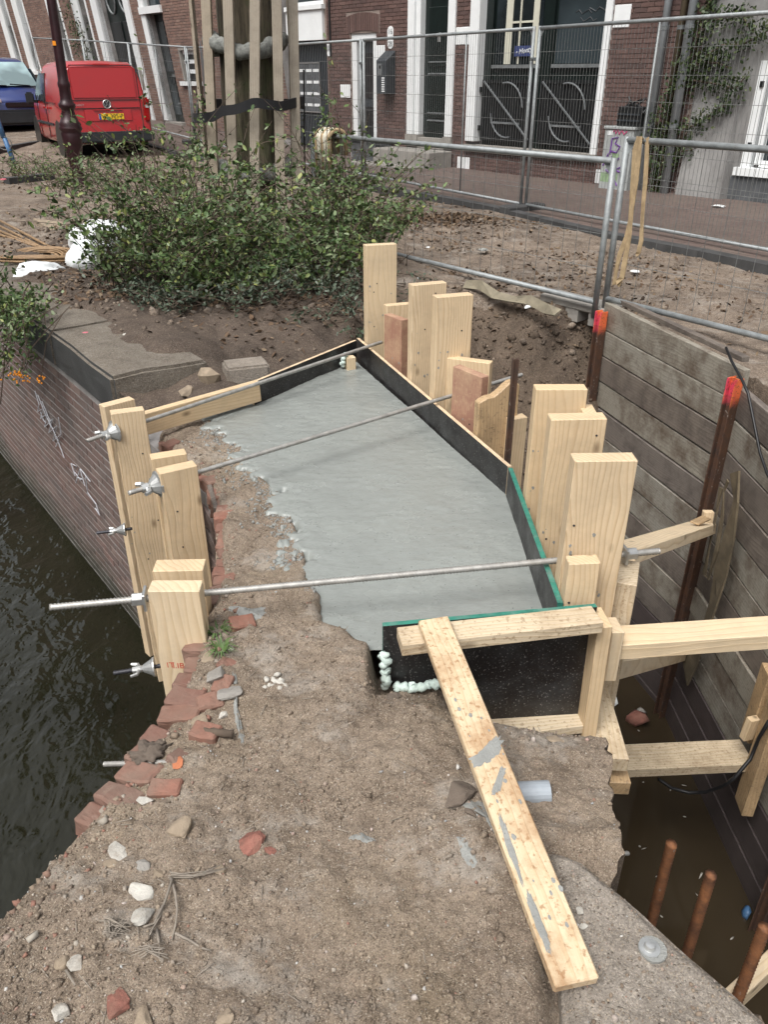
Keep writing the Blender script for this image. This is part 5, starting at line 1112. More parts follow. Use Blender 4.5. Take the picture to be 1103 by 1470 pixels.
# downpipes
def pipe_thing(u0, zb, u1, zt, d, r, lab, mat='downpipe'):
    t = empty('downpipe', fp(u0, zb, d), lab, 'drainpipe', 'zinc drainpipes between the houses'); m = MB(); m.tube([fp(u0, zb, d), fp((u0 + u1) / 2, (zb + zt) / 2, d), fp(u1, zt, d)], r, 14); m.build('pipe', M[mat], t, smooth=True)
    for z in (.9, 2.1): k = (z - zb) / (zt - zb); m = MB(); m.tube([fp(u0 + (u1 - u0) * k, z, d), fp(u0 + (u1 - u0) * k, z + .05, d)], r * 1.12, 14); m.build('bracket', M['galv_dark'], t)
pipe_thing(3.97, .02, 3.95, 8.9, .10, .052, 'blue-grey zinc drainpipe on the red brick beside the grey cabinet')
pipe_thing(4.40, -.05, 4.36, 8.9, .16, .06, 'zinc drainpipe behind the climbing plant on the plastered house')
pipe_thing(4.20, .0, 4.20, 8.9, .07, .045, 'rust-brown drainpipe between the two zinc pipes', 'sacking')
pipe_thing(-9.1, .35, -9.1, 8.6, .12, .05, 'thin drainpipe on the pale old house beside the tree')
m = MB(); m.tube([fp(-3.86, 1.9, .03), fp(-3.87, 4.4, .03)], .02, 6); o = m.build('conduit', M['black'], H1)
# electricity cabinet with spray paint, crate on top
cb = empty('street_cabinet', fp(3.62, 0, .2), 'grey electricity cabinet sprayed with purple and green graffiti', 'cabinet')
fpart('case', fp, [(3.38, 3.88, 0, .86, .03, .36)], 'cabinet', cb, .01); fpart('lid', fp, [(3.36, 3.90, .86, .90, .02, .38)], 'cabinet', cb, .008)
fpart('green_spray', fp, [(3.40, 3.70, .14, .27, .36, .3615), (3.56, 3.68, .47, .54, .36, .3615)], 'greenspray', cb)
cabf = lambda a, b: fp(3.38 + a * .5, b * .86, .365)
strokes('purple_tag', [[(.28, .62), (.3, .86), (.5, .88), (.42, .78), (.6, .74), (.5, .64), (.3, .66)], [(.08, .42), (.22, .62), (.26, .4), (.36, .58), (.4, .4)], [(.62, .56), (.5, .5), (.56, .38), (.72, .42)], [(.2, .42), (.7, .34), (.78, .36)], [(.2, .36), (.5, .26), (.66, .12)], [(.3, .4), (.34, .3)]], M['purple'], cb, .012, cabf)
strokes('pink_tag', [[(.3, .96), (.36, 1.0), (.4, .93), (.46, 1.0), (.52, .93), (.6, .99), (.68, .93), (.78, .98)]], M['pinkspray'], cb, .010, cabf)
fpart('notice', fp, [(3.43, 3.52, .78, .84, .36, .363)], 'white', cb)
cr = empty('black_crate', fp(3.72, .9, .2), 'black plastic crate with cables on top of the grey cabinet', 'crate'); fpart('crate_body', fp, [(3.54, 3.93, .905, 1.16, .05, .33)], 'black', cr, .01)
for z in (.97, 1.05): fpart('rib', fp, [(3.54, 3.93, z, z + .02, .33, .345)], 'charcoal', cr)
m = MB()
for i in range(5): m.tube([fp(3.6 + rnd.uniform(0, .3), 1.15, .1 + rnd.uniform(0, .2)), fp(3.6 + rnd.uniform(0, .3), 1.22 + rnd.uniform(0, .06), .2), fp(3.6 + rnd.uniform(0, .34), 1.16, .1 + rnd.uniform(0, .25)), fp(3.95, 1.08, .3)], .014, 6)
m.build('cables', M['cable'], cr, smooth=True)
# pavement
PV = [tuple(fp(14, 0, -.1)[:2]), tuple(fp(-32, 0, -.1)[:2]), tuple(fp(-32, 0, 2.2)[:2]), tuple(fp(-8, 0, 2.4)[:2]), (-2.8, 16.6), (.0, 12.95), (.7, 12.1), (1.4, 11.05), (2.46, 8.95), (3.15, 7.95), (3.6, 7.2), (7.2, 1.8), (13, 1)]
def pave_z(x, y): return street_z(x, y) + .05 + fbm(x, y, .7, 2, 90) * .02
sheet('pavement', -22, 13, 1.0, 42, .25, pave_z, M['paving'], lambda x, y: inpoly(x, y, PV), PV)
K = PV[3:11]; m = MB()
for p, q in zip(K, K[1:]):
    p, q = Vector(p), Vector(q); d = (q - p).normalized(); n = Vector((d.y, -d.x)); n = n if n.x < 0 or n.y < 0 else -n
    L = (q - p).length; k = max(1, int(L / .95))
    for i in range(k):
        a = p + d * (L * i / k + .006); b = p + d * (L * (i + 1) / k - .006); za, zb = float(street_z(0, a.y)), float(street_z(0, b.y))
        o = MB(); o.hexa([(a.x, a.y, za - .2), (b.x, b.y, zb - .2), (b.x + n.x * .13, b.y + n.y * .13, zb - .2), (a.x + n.x * .13, a.y + n.y * .13, za - .2), (a.x, a.y, za + .075), (b.x, b.y, zb + .075), (b.x + n.x * .13, b.y + n.y * .13, zb + .07), (a.x + n.x * .13, a.y + n.y * .13, za + .07)])
        if i == 0 and p == Vector(K[0]): kb = empty('kerb', (0, 13, 0)); kb['kind'] = 'structure'; kb['label'] = 'dark kerb stones along the pavement'
        o.build('kerb_stone', M['kerb'], kb)

# ------------------------------------------------------------------ site fences
def fence_panel(a, b, z0, z1, dv, dh, lab, grp, fr=.019, wr=.0021, mids=(), rail_ext=.0, mat='galv', clips=()):
    a = Vector(a); b = Vector(b); a3 = lambda t, z: Vector((a.x + (b.x - a.x) * t, a.y + (b.y - a.y) * t, z + (za + (zb - za) * t)))
    za, zb = float(street_z(a.x, a.y)), float(street_z(b.x, b.y)); L = (b - a).length
    t = empty('wire_fence', a3(.5, z0), lab, 'fence panel', grp)
    for k in (0, 1): m = MB(); m.tube([a3(k, z0 - .12), a3(k, z1 + .02)], fr * 1.05, 10); m.build('post', M[mat], t, smooth=True)
    for z, nm in ((z0, 'bottom_rail'), (z1, 'top_rail')): m = MB(); m.tube([a3(-.0, z), a3(1.0, z)], fr, 10); m.build(nm, M[mat], t, smooth=True)
    for k in mids: m = MB(); m.tube([a3(k, z0), a3(k, z1)], fr * .6, 8); m.build('middle_post', M[mat], t, smooth=True)
    m = MB(); n = int(L / dv)
    for i in range(1, n): m.tube([a3(i / n, z0), a3(i / n, z1)], wr, 4, cap=False)
    k = int((z1 - z0) / dh)
    for i in range(1, k + 1): z = z0 + (z1 - z0) * i / (k + 1); m.tube([a3(0, z), a3(1, z)], wr, 4, cap=False)
    m.build('wire_mesh', M['wire'], t)
    for k in (0, 1):                # gusset plates
        m = MB(); c = a3(k, z1); e = a3(k + (.09 / L if k == 0 else -.09 / L), z1); m.add([c, e, c - Vector((0, 0, .12)), c + Vector((.003, .003, 0)), e + Vector((.003, .003, 0)), c + Vector((.003, .003, -.12))], [(0, 1, 2), (5, 4, 3), (0, 2, 5, 3), (1, 4, 5, 2), (0, 3, 4, 1)]); m.build('gusset', M[mat], t)
    return t
GF = 'tall site fence panels along the street'
fence_panel((1.745, 10.70), (-.315, 14.10), .12, 2.03, .048, .27, 'tall wire fence panel in front of the two dark doors', GF, mids=(.33,))
fence_panel((1.80, 10.62), (3.85, 7.27), .12, 2.03, .048, .27, 'tall wire fence panel in front of the gate and cabinet, reaching the right edge', GF, mids=(.45,))
fence_panel((3.88, 7.2), (5.9, 4.0), .12, 2.03, .06, .3, 'tall wire fence panel beyond the right picture edge', GF)
fence_panel((-.365, 14.18), (-2.4, 17.4), .12, 2.03, .06, .3, 'tall wire fence panel passing behind the tree stakes', GF)
fence_panel((-2.44, 17.46), (-4.45, 20.55), .12, 2.0, .07, .35, 'tall wire fence panel between the tree and the red van', GF)
fence_panel((-4.5, 20.6), (-6.6, 23.6), .12, 2.0, .09, .35, 'tall wire fence panel behind the red van', GF, mids=(.5,))
fence_panel((-6.65, 23.7), (-8.8, 26.7), .12, 2.0, .12, .4, 'tall wire fence panel behind the lamp post', GF, mids=(.5,))
fence_panel((-8.85, 26.8), (-11.5, 30.0), .12, 2.0, .15, .4, 'far tall wire fence panel behind the blue van', GF, mids=(.5,))
for x, y, k in ((1.77, 10.66, 1), (-.34, 14.14, 1), (-2.42, 17.43, 1), (-4.47, 20.58, 0), (3.86, 7.23, 0)):
    z = float(street_z(x, y)); m = MB(); m.box((x, y, z + .06), (.62, .2, .12), Matrix.Rotation(R(31), 4, 'Z')); o = m.build('fence_block', M['kerb'], bevel=.02); tag(o, {1.77: 'dark foot block under the fence joint before the gate', -.34: 'dark foot block under the fence joint near the small door', -2.42: 'dark fence foot block hidden behind the tree', -4.47: 'dark fence foot block beside the red van', 3.86: 'dark fence foot block near the right picture edge'}[x], 'fence foot')
    tp = Vector((x, y, z + 1.72)); m = MB(); m.box(tp, (.10, .05, .035), Matrix.Rotation(R(31), 4, 'Z')); m.tube([tp, tp + Vector((-.04, -.06, 0))], .008, 6); tag(m.build('fence_clamp', M['galv_dark'], bevel=.004), {1.77: 'clamp joining the fence posts in front of the gate', -.34: 'clamp joining the fence posts near the small door', -2.42: 'fence clamp behind the tree stakes', -4.47: 'fence clamp beside the red van', 3.86: 'fence clamp near the right picture edge'}[x], 'fence clamp')
GN = 'low fence panels round the trench'
na, nb_ = Vector((1.575, 5.87)), Vector((-.72, 8.68))
fence_panel(na, nb_, .08, 1.04, .118, .30, 'low wire fence panel between the bush and the trench corner', GN, fr=.021, wr=.0019)
fence_panel((1.655, 5.90), (3.75, 3.08), .10, 1.17, .118, .27, 'low wire fence panel with tan straps behind the plank sheeting', GN, fr=.021, wr=.0019)
m = MB(); A = Vector((1.62, 5.86)); dq = Vector((.634, -.773)); q = Vector((.773, .634)); 
def fb(m, l0, l1, w0, w1, z0, z1): P = [A + dq * l + q * w for l, w in ((l0, w0), (l1, w0), (l1, w1), (l0, w1))]; m.hexa([(p.x, p.y, z0) for p in P] + [(p.x, p.y, z1) for p in P])
t = empty('concrete_block', (A.x, A.y, -.06), 'grey concrete fence foot block with slots above the earth bank', 'fence foot')
for l0, l1 in ((-.60, -.44), (-.34, -.22), (-.12, .01)): m = MB(); fb(m, l0, l1, .02, .24, -.12, -.03); m.build('leg', M['greystone'], t)
m = MB(); fb(m, -.61, .02, .015, .245, -.032, .03); m.build('slab', M['greystone'], t, bevel=.012)
# straps over the near fence
SA, SB = Vector((1.655, 5.90)), Vector((3.75, 3.08))
sp = lambda x, y, o=0.0: onv(x, y, SA, SB) + Vector((-.803, -.597, 0)) * (.02 + o)
ribbon('tan_strap', [sp(921, 206, -.035), sp(919, 196), sp(915, 215), sp(913, 250), sp(910, 285), sp(908, 315), sp(903, 340), sp(893, 365), sp(887, 392), sp(885, 408), sp(891, 409), sp(897, 395), sp(901, 375)], .034, 'strap', 'tan lifting strap folded over the fence rail, hanging furthest left', 'strap', (.6, -.8, 0), .008)
ribbon('tan_strap', [sp(926, 206, -.035), sp(924, 196, .006), sp(921, 225, .006), sp(917, 260, .006), sp(911, 300, .008), sp(908, 340, .008), sp(902, 370, .008), sp(897, 398, .008), sp(890, 405, .012)], .036, 'strap', 'tan lifting strap folded over the fence rail, middle of three', 'strap', (.6, -.8, 0), .008)
ribbon('tan_strap', [sp(929, 206, -.035), sp(932, 198, -.004), sp(932, 225), sp(930, 260), sp(927, 290), sp(925, 320), sp(924, 345), sp(920, 362), sp(917, 366)], .03, 'strap', 'thin tan lifting strap hanging furthest right on the fence rail', 'strap', (.6, -.8, 0), .008)
# membrane and paper on the bank rim
P = [lev(x, y, .03) for x, y in ((668, 408), (690, 414), (712, 420), (735, 428), (760, 436), (785, 440), (802, 446))]
ribbon('ground_membrane', [p + Vector((0, 0, .03 * math.sin(i * 2))) for i, p in enumerate(P)], .075, 'jute', 'earthy torn membrane strip along the rim of the bank', 'membrane', (.2, .7, .6), .012, .5)
def rag(name, px, z, sc, mat, lab, cat='litter'):
    c = lev(*px, z); return rock(name, (c.x, c.y, c.z + sc * .05), (sc * .7, sc * .5, sc * .16), M[mat], lab, cat, int(px[0]), None, 22, .12)
rag('paper_scrap', (757, 441), .05, .06, 'paper', 'white crumpled paper on the rim of the earth bank'); rag('paper_scrap', (600, 399), .06, .035, 'paper', 'small white scrap beside the second upright plank')
rag('paper_scrap', (1032, 297), .06, .13, 'paper', 'white plastic scrap on the pavement below the white window'); rag('paper_scrap', (693, 359), .05, .10, 'splash', 'pale grey scrap of plastic on the dirt between the fences'); rag('paper_scrap', (912, 390), .04, .07, 'paper', 'white scrap on the dirt behind the tan straps'); rag('paper_scrap', (615, 355), .05, .04, 'paper', 'tiny white scrap on the dirt behind the low fence')
rag('pink_scrap', (122, 478), .15, .03, 'pink', 'small pink scrap on the coping stone'); rag('paper_scrap', (182, 481), .15, .05, 'rock', 'pale flat scrap on the coping stone'); rag('pink_scrap', (4, 258), .12, .09, 'pink', 'pink scrap at the left picture edge near the kerb')
# striped hose draped over the low fence
m = MB(); t = empty('hose_bundle', onv(470, 215, na, nb_), 'pale striped ribbed hose bundle draped over the low fence rail', 'hose bundle')
for k in range(7):
    c = Vector((na.x, na.y)) + (nb_ - na).normalized() * (3.2 + k * .036); w_ = (nb_ - na).normalized(); nn = Vector((-.775, -.632))
    m = MB(); pts = []
    for a in range(-1, 9): th = a * math.pi / 8; pts.append(Vector((c.x, c.y, 1.02)) + Vector((nn.x, nn.y, 0)) * (.10 * math.cos(th)) + Vector((0, 0, .075 * math.sin(th))))
    pts = [pts[0] + Vector((0, 0, -.28))] + pts + [pts[-1] + Vector((0, 0, -.15))]
    m.tube(pts, .021, 8); m.build('hose', M['reel'] if k % 3 else M['strap'], t, smooth=True)

# ------------------------------------------------------------------ unseen houses added on the other bank to darken the water's reflection
ob = empty('unseen_house_row', (-24, 10, 0), 'unseen row of dark brick houses added across the canal to darken its reflection', 'house row')
BA, BB = Vector((-14.5, -14, 0)), Vector((-38, 30, 0)); bd_ = (BB - BA).normalized(); bn_ = Vector((bd_.y, -bd_.x, 0)); bn_ = -bn_ if bn_.x < 0 else bn_
def fo(u, z, d=0.0): q = BA + bd_ * u + bn_ * d; return Vector((q.x, q.y, z))
u = 0; hs_ = [12.5, 14, 13, 15, 12, 14.5, 13.5]
for i, hh in enumerate(hs_):
    fpart('front', fo, [(u, u + 6.6, -2, hh, -9, 0)], ('mortar_red', 'plinth', 'sacking')[i % 3], ob)
    for z in (.6, 4.2, 7.6, 10.6):
        for k in range(3): w_ = fpart('window', fo, [(u + .7 + k * 1.95, u + 2.0 + k * 1.95, z + .3, z + 2.5, .0, .04)], 'glass', ob); fpart('window_frame', fo, [(u + .62 + k * 1.95, u + 2.08 + k * 1.95, z + .18, z + .3, .0, .1)], 'white', w_)
    m = MB(); m.hexa([fo(u, hh, 0), fo(u + 6.6, hh, 0), fo(u + 6.6, hh, -9), fo(u, hh, -9), fo(u + 2.4, hh + 3.2, -.01), fo(u + 4.2, hh + 3.2, -.01), fo(u + 4.2, hh + 3.2, -8.9), fo(u + 2.4, hh + 3.2, -8.9)]); m.build('gable_roof', M['plinth'], ob)
    u += 6.62
m = MB(); P4 = [fo(-3, 0, 3.5), fo(49, 0, 3.5), fo(49, 0, -9), fo(-3, 0, -9)]; m.hexa([(p.x, p.y, -2) for p in P4] + [(p.x, p.y, .1) for p in P4]); m.build('far_quay', M['mortar_quay'], ob)
# ------------------------------------------------------------------ vans
def van(org, head, secs, paint, lab, name):
    h = Vector((head[0], head[1], 0)).normalized(); r = Vector((h.y, -h.x, 0)); Mv = Matrix((r, h, Vector((0, 0, 1)))).transposed().to_4x4(); Mv.translation = Vector(org)
    t = empty(name, org, lab, 'van'); V = []; n = 17
    for (y, lean, w, zl, zb, wr, zr) in secs:
        half = [(0, zl), (w * .93, zl), (w, zl + .10), (w * 1.01, (zl + zb) / 2), (w * .985, zb), (w * .5 + wr * .5, zb * .45 + zr * .55), (wr * 1.0, zr - .10), (wr * .86, zr - .025), (0, zr)]
        pts = half + [(-x, z) for x, z in half[-2:0:-1]]
        V += [(x, y + lean * (z - zl), z) for x, z in pts]
    k = 16; F = [(i * k + j, i * k + (j + 1) % k, (i + 1) * k + (j + 1) % k, (i + 1) * k + j) for i in range(len(secs) - 1) for j in range(k)]
    F += [tuple(range(k))[::-1], tuple(range((len(secs) - 1) * k, len(secs) * k))]
    m = MB(); m.add(V, F); me = m.mesh('body'); bm = bmesh.new(); bm.from_mesh(me); bmesh.ops.recalc_face_normals(bm, faces=bm.faces)
    bmesh.ops.bevel(bm, geom=[e for e in bm.edges if len(e.link_faces) == 2 and e.calc_face_angle(0) > .6], offset=.035, segments=3, affect='EDGES', clamp_overlap=True)
    bm.to_mesh(me); bm.free(); o = mobj('body', me, M[paint], t, frame=Mv, smooth=True)
    try: me.set_sharp_from_angle(angle=R(40))
    except Exception: pass
    return t, Mv
def vpart(t, Mv, name, boxes, mat, bevel=0.0, rot=None):
    first = None
    for c, d in boxes: m = MB(); m.box(c, d, rot); o = m.build(name, M[mat], t, bevel=bevel, frame=Mv, seg=2); first = first or o
    return first
def wheel(t, Mv, x, y, s):
    Fm = Mv @ Matrix.Translation((x, y, .31)) @ Matrix.Rotation(R(90 * s), 4, 'Y'); m = MB()
    m.lathe([(.19, -.09), (.29, -.09), (.315, -.06), (.315, .06), (.29, .09), (.19, .09)], (0, 0, 0), 24); w_ = m.build('wheel', M['tyre'], t, frame=Fm, smooth=True)
    m = MB(); m.lathe([(.205, .0), (.20, .086), (.17, .07), (.06, .095), (.001, .097)], (0, 0, 0), 20); m.build('rim', M['rim'], w_, frame=Fm)
    for k in range(5): m = MB(); a = k * 2 * math.pi / 5; m.box((.12 * math.cos(a), .12 * math.sin(a), .086), (.05, .05, .012)); m.build('rim_hole', M['black'], w_, frame=Fm)
RV, Mv = van((-5.75, 18.42, .0), (-.51, .86), [(.03, .10, .86, .36, 1.0, .70, 1.76), (.28, .05, .89, .28, 1.02, .72, 1.82), (1.3, 0, .89, .25, 1.02, .74, 1.84), (2.4, 0, .89, .25, 1.02, .73, 1.82), (2.95, 0, .89, .25, 1.02, .68, 1.74), (3.55, 0, .88, .25, 1.02, .66, 1.22), (3.75, 0, .86, .25, .98, .70, 1.08), (4.25, 0, .78, .30, .80, .62, .92), (4.40, 0, .70, .36, .62, .5, .70)], 'carred', 'red panel van seen from behind, parked beside the lamp post', 'delivery_van')
for x, y, s in ((-.80, .95, -1), (.80, .95, 1), (-.80, 3.63, -1), (.80, 3.63, 1)): wheel(RV, Mv, x, y, s)
for y in (.95, 3.63): m = MB(); m.lathe([(.375, -.9), (.375, .9)], (0, 0, 0), 24); m.build('wheel_arch', M['black'], RV, frame=Mv @ Matrix.Translation((0, y, .34)) @ Matrix.Rotation(R(90), 4, 'Y'))
vpart(RV, Mv, 'bumper', [((0, .0, .42), (1.74, .22, .20)), ((0, -.02, .36), (1.60, .2, .08))], 'bumper', .03)
lean = Matrix.Rotation(math.atan(.10), 4, 'X') if False else Matrix.Rotation(-math.atan(.10), 4, 'X')
def rear(x, z, d=0.0): return (x, .03 + .10 * (z - .36) - d, z)
def rpart(name, x, z, w_, hh, d, mat, bevel=.006, par=None):
    m = MB(); m.box(rear(x, z, d), (w_, .02, hh), lean); return m.build(name, M[mat], par or RV, bevel=bevel, frame=Mv, seg=2)
tg = rpart('tailgate_panel', 0, 1.42, 1.30, .56, .008, 'carred', .012)
rpart('seam', 0, 1.105, 1.44, .012, .004, 'black', 0, tg); rpart('top_seam', 0, 1.735, 1.26, .014, .004, 'black', 0, tg); rpart('brake_light', .02, 1.745, .34, .03, .012, 'lens_red', .004, tg)
for x in (-.70, .70): m = MB(); m.box(rear(x, 1.1, .004), (.012, .01, 1.2), lean); m.build('side_seam', M['black'], tg, frame=Mv)
hb = rpart('handle_recess', .0, .83, .98, .24, .004, 'carred', .03); rpart('recess_lip', .0, .955, 1.36, .014, .012, 'black', .003, hb); rpart('grip', 0, .925, .60, .035, .03, 'carred', .01, hb)
pl_ = rpart('number_plate', .05, .80, .52, .11, .022, 'plate', .004); rpart('plate_band', -.185, .80, .045, .108, .0245, 'plateblue', .0, pl_)
RF = Mv @ Matrix((Vector((1, 0, 0)), Vector((0, .0995, .995)), Vector((0, -.995, .0995)))).transposed().to_4x4()
def rmat(x, z, d): q = RF.copy(); q.translation = Mv @ Vector(rear(x, z, d)); return q
txt('plate_lettering', 'VZ-395-P', rmat(.07, .80, .0335), .115, M['black'], pl_)
txt('model_lettering', 'CADDY', rmat(-.55, 1.02, .014), .05, M['zinc'], RV)
m = MB(); m.tube([(.078 * math.cos(t), .078 * math.sin(t), .01) for t in [i * math.pi / 12 for i in range(25)]], .008, 6)
for L in ([(-.032, .066), (0, .008), (.032, .066)], [(-.066, .03), (-.036, -.062), (0, .0), (.036, -.062), (.066, .03)]): m.tube([(x, y, .01) for x, y in L], .0075, 5)
bd = m.build('badge', M['zinc'], RV, frame=rmat(0, 1.03, .014)); m = MB(); m.lathe([(.075, 0), (.075, .006), (.001, .006)], (0, 0, 0), 20); m.build('badge_disc', M['bar_dark'], bd, frame=rmat(0, 1.03, .012))
for x in (-.815, .815):
    lt = vpart(RV, Mv, 'tail_light', [((x, .085, .92), (.13, .16, .46))], 'lens_red', .03); vpart(lt, Mv, 'reverse_lamp', [((x, .0, .98), (.07, .016, .05))], 'lens', .004)
vpart(RV, Mv, 'rubbing_strip', [((-.905, 2.25, .62), (.03, 1.9, .05)), ((.905, 2.25, .62), (.03, 1.9, .05))], 'bumper', .008)
vpart(RV, Mv, 'door_seam', [((-.902, 1.95, .8), (.012, .012, .95)), ((-.90, 2.95, .75), (.014, .012, .85)), ((-.896, 1.55, 1.04), (.012, 1.4, .012)), ((-.80, .35, 1.35), (.06, .014, .8))], 'black')
vpart(RV, Mv, 'door_handle', [((-.92, 2.12, .93), (.04, .18, .045)), ((-.92, 1.7, .93), (.04, .16, .045))], 'carred', .01)
def sidewin(t, Mv, P, s, mat='glass'):
    m = MB(); k = len(P); f = lambda y, z, d: (s * (.885 - (z - 1.02) * .19 + d), y, z)
    m.add([f(y, z, .022) for y, z in P] + [f(y, z, -.02) for y, z in P], [tuple(range(k)), tuple(range(2 * k - 1, k - 1, -1))] + [(i, k + i, k + (i + 1) % k, (i + 1) % k) for i in range(k)]); me_o = m.build('side_window', M[mat], t, frame=Mv); return me_o
for s in (-1, 1): sidewin(RV, Mv, [(1.98, 1.06), (3.2, 1.06), (2.92, 1.48), (2.70, 1.60), (2.02, 1.60)], s)
mr = vpart(RV, Mv, 'mirror', [((-1.03, 3.0, 1.10), (.18, .10, .24)), ((1.03, 3.0, 1.10), (.18, .10, .24))], 'bumper', .03); vpart(mr, Mv, 'mirror_arm', [((-.91, 3.02, 1.03), (.12, .06, .06)), ((.91, 3.02, 1.03), (.12, .06, .06))], 'bumper', .01)
BV, Mb = van((-9.55, 23.3, .12), (.62, -.78), [(-4.2, .05, .86, .3, 1.02, .72, 1.76), (-3.9, 0, .88, .26, 1.04, .74, 1.86), (-1.9, 0, .88, .25, 1.04, .74, 1.88), (-1.35, 0, .88, .25, 1.04, .70, 1.80), (-.72, 0, .88, .25, 1.04, .68, 1.20), (-.55, 0, .87, .25, 1.0, .74, 1.10), (-.12, -.02, .84, .26, .92, .70, .96), (.0, -.03, .78, .32, .72, .58, .84)], 'carblue', 'blue van facing the camera at the left picture edge behind the red van', 'delivery_van')
for x, y, s in ((-.79, -.78, -1), (.79, -.78, 1), (-.79, -3.4, -1), (.79, -3.4, 1)): wheel(BV, Mb, x, y, s)
vpart(BV, Mb, 'front_bumper', [((0, -.02, .47), (1.70, .3, .36))], 'bumper', .06); vpart(BV, Mb, 'grille', [((0, .0, .76), (.8, .06, .12))], 'black', .02)
for x in (-.66, .66): hl = vpart(BV, Mb, 'headlight', [((x, -.09, .86), (.36, .26, .20))], 'lens', .06); vpart(hl, Mb, 'lamp_reflector', [((x, .035, .86), (.15, .03, .12))], 'zinc', .02)
ws = MB(); ws.add([(-.72, -.66, 1.17), (.72, -.66, 1.17), (.62, -1.27, 1.73), (-.62, -1.27, 1.73)], [(0, 1, 2, 3)]); ws.v = [(x, y + .03, z + .025) for x, y, z in ws.v]; ws.build('windscreen', M['windscreen'], BV, frame=Mb)
m = MB(); m.tube([(-.5, -.62, 1.2), (.0, -.66, 1.235)], .012, 5); m.tube([(.1, -.62, 1.2), (.6, -.66, 1.23)], .012, 5); m.build('wiper', M['black'], BV, frame=Mb)
for s in (-1, 1): sidewin(BV, Mb, [(-1.9, 1.1), (-.8, 1.1), (-1.25, 1.6), (-1.85, 1.62)], s)
vpart(BV, Mb, 'mirror', [((-1.0, -.95, 1.18), (.18, .1, .24)), ((1.0, -.95, 1.18), (.18, .1, .24))], 'bumper', .03)

# ------------------------------------------------------------------ lamp post
lp = empty('lamp_post', (-5.03, 13.95, 0), 'dark oxblood cast iron lamp post with a turned base in front of the red van', 'lamp post')
m = MB(); m.lathe([(.15, -.1), (.15, .03), (.12, .05), (.105, .10), (.098, .28), (.11, .33), (.125, .45), (.15, .62), (.165, .74), (.15, .77), (.178, .80), (.178, .83), (.165, .85), (.172, .88), (.14, .92), (.11, 1.0), (.095, 1.07), (.10, 1.09), (.128, 1.12), (.128, 1.16), (.10, 1.19), (.088, 1.24), (.085, 1.38), (.095, 1.41), (.095, 1.45), (.080, 1.48), (.076, 1.6), (.062, 3.2), (.055, 4.6), (.001, 4.61)], (0, 0, 0), 20)
m.build('column', M['lamppost'], lp, frame=Matrix.Translation((-5.03, 13.95, 0)) @ Matrix.Rotation(R(1.5), 4, 'Y'), smooth=True)
q = aty(77, 62, 13.86); m = MB(); m.box((q.x, 13.872, q.z), (.05, .008, .06)); m.build('sticker', M['orange'], lp)
m = MB(); m.lathe([(.001, 4.55), (.06, 4.6), (.19, 4.75), (.24, 5.2), (.12, 5.35), (.03, 5.5), (.001, 5.52)], (-4.9, 13.95, 0), 8); m.build('lantern', M['lens'], lp)
# ------------------------------------------------------------------ street tree in its cage of stakes
TC = Vector((-1.32, 8.65)); tr = empty('street_tree', (TC.x, TC.y, .1), 'thick dark trunk of a street tree fenced in by wooden stakes', 'tree')
NA, NZ = 26, 60; V = []
for i in range(NZ):
    z = -.1 + 5.2 * i / (NZ - 1)
    for k in range(NA):
        a = 2 * math.pi * k / NA; rr = .265 + .10 * math.exp(-max(z, 0) / .22) + .045 * float(fbm(np.array(a * 2.2), np.array(z * 1.1), 1.5, 3, 3)) + .016 * math.sin(a * 9 + z * 1.3 + 2 * math.sin(z))
        V.append((TC.x + rr * math.cos(a) + .02 * z, TC.y + rr * math.sin(a) + .03 * math.sin(z), z))
F = [(i * NA + k, i * NA + (k + 1) % NA, (i + 1) * NA + (k + 1) % NA, (i + 1) * NA + k) for i in range(NZ - 1) for k in range(NA)]
m = MB(); m.add(V, F); m.build('trunk', M['bark'], tr, smooth=True)
m = MB()
for a, l in ((.4, 2.2), (2.3, 2.0), (4.2, 2.4), (5.4, 1.8)): m.tube([(TC.x + .1, TC.y, 4.7), (TC.x + .1 + .6 * math.cos(a), TC.y + .6 * math.sin(a), 5.6), (TC.x + .1 + l * math.cos(a), TC.y + l * math.sin(a), 7.2)], [.2, .14, .05], 9)
m.build('limbs', M['bark'], tr, smooth=True)
STK = [((296, 0), (308, 265), 8.42), ((327.5, 0), (335, 265), 8.27), ((366, 0), (365.5, 280), 8.20), ((397, 0), (403, 280), 8.27), ((420, 0), (426, 270), 8.42)]
SL = ['pale-edged stake at the left of the tree, in front of its thin neighbour', 'second grey stake from the left around the trunk', 'brownest stake in the middle of the trunk', 'grey knotty stake right of the middle one', 'greenish stake at the right of the trunk', 'thin stake edge at the far right of the tree cage', 'thin pale stake at the far left of the tree cage', 'stake hidden behind the trunk on the left', 'stake hidden behind the trunk on the right']
for i, (pt, pb_, yy) in enumerate(STK):
    t_, b_ = aty(*pt, yy), aty(*pb_, yy); d_ = (t_ - b_) / (t_.z - b_.z)
    timber('tree_stake', b_ + d_ * (-.05 - b_.z), b_ + d_ * (3.7 - b_.z), .09, .045, (1, (-.18, -.1, 0, .1, .3)[i], 0), M['stake'], SL[i], 'stake', 'wooden stakes round the tree', bev=.006)
for i, (dx, dy) in enumerate(((.45, .0), (-.475, .0), (-.12, .42), (.14, .42))):
    c = Vector((TC.x + dx, TC.y + dy, -.05)); timber('tree_stake', c, c + Vector((-dx * .05, 0, 3.75)), .085, .03, (.12, 1, 0) if i < 2 else (1, 0, 0), M['stake'], SL[5 + i], 'stake', 'wooden stakes round the tree', bev=.006)
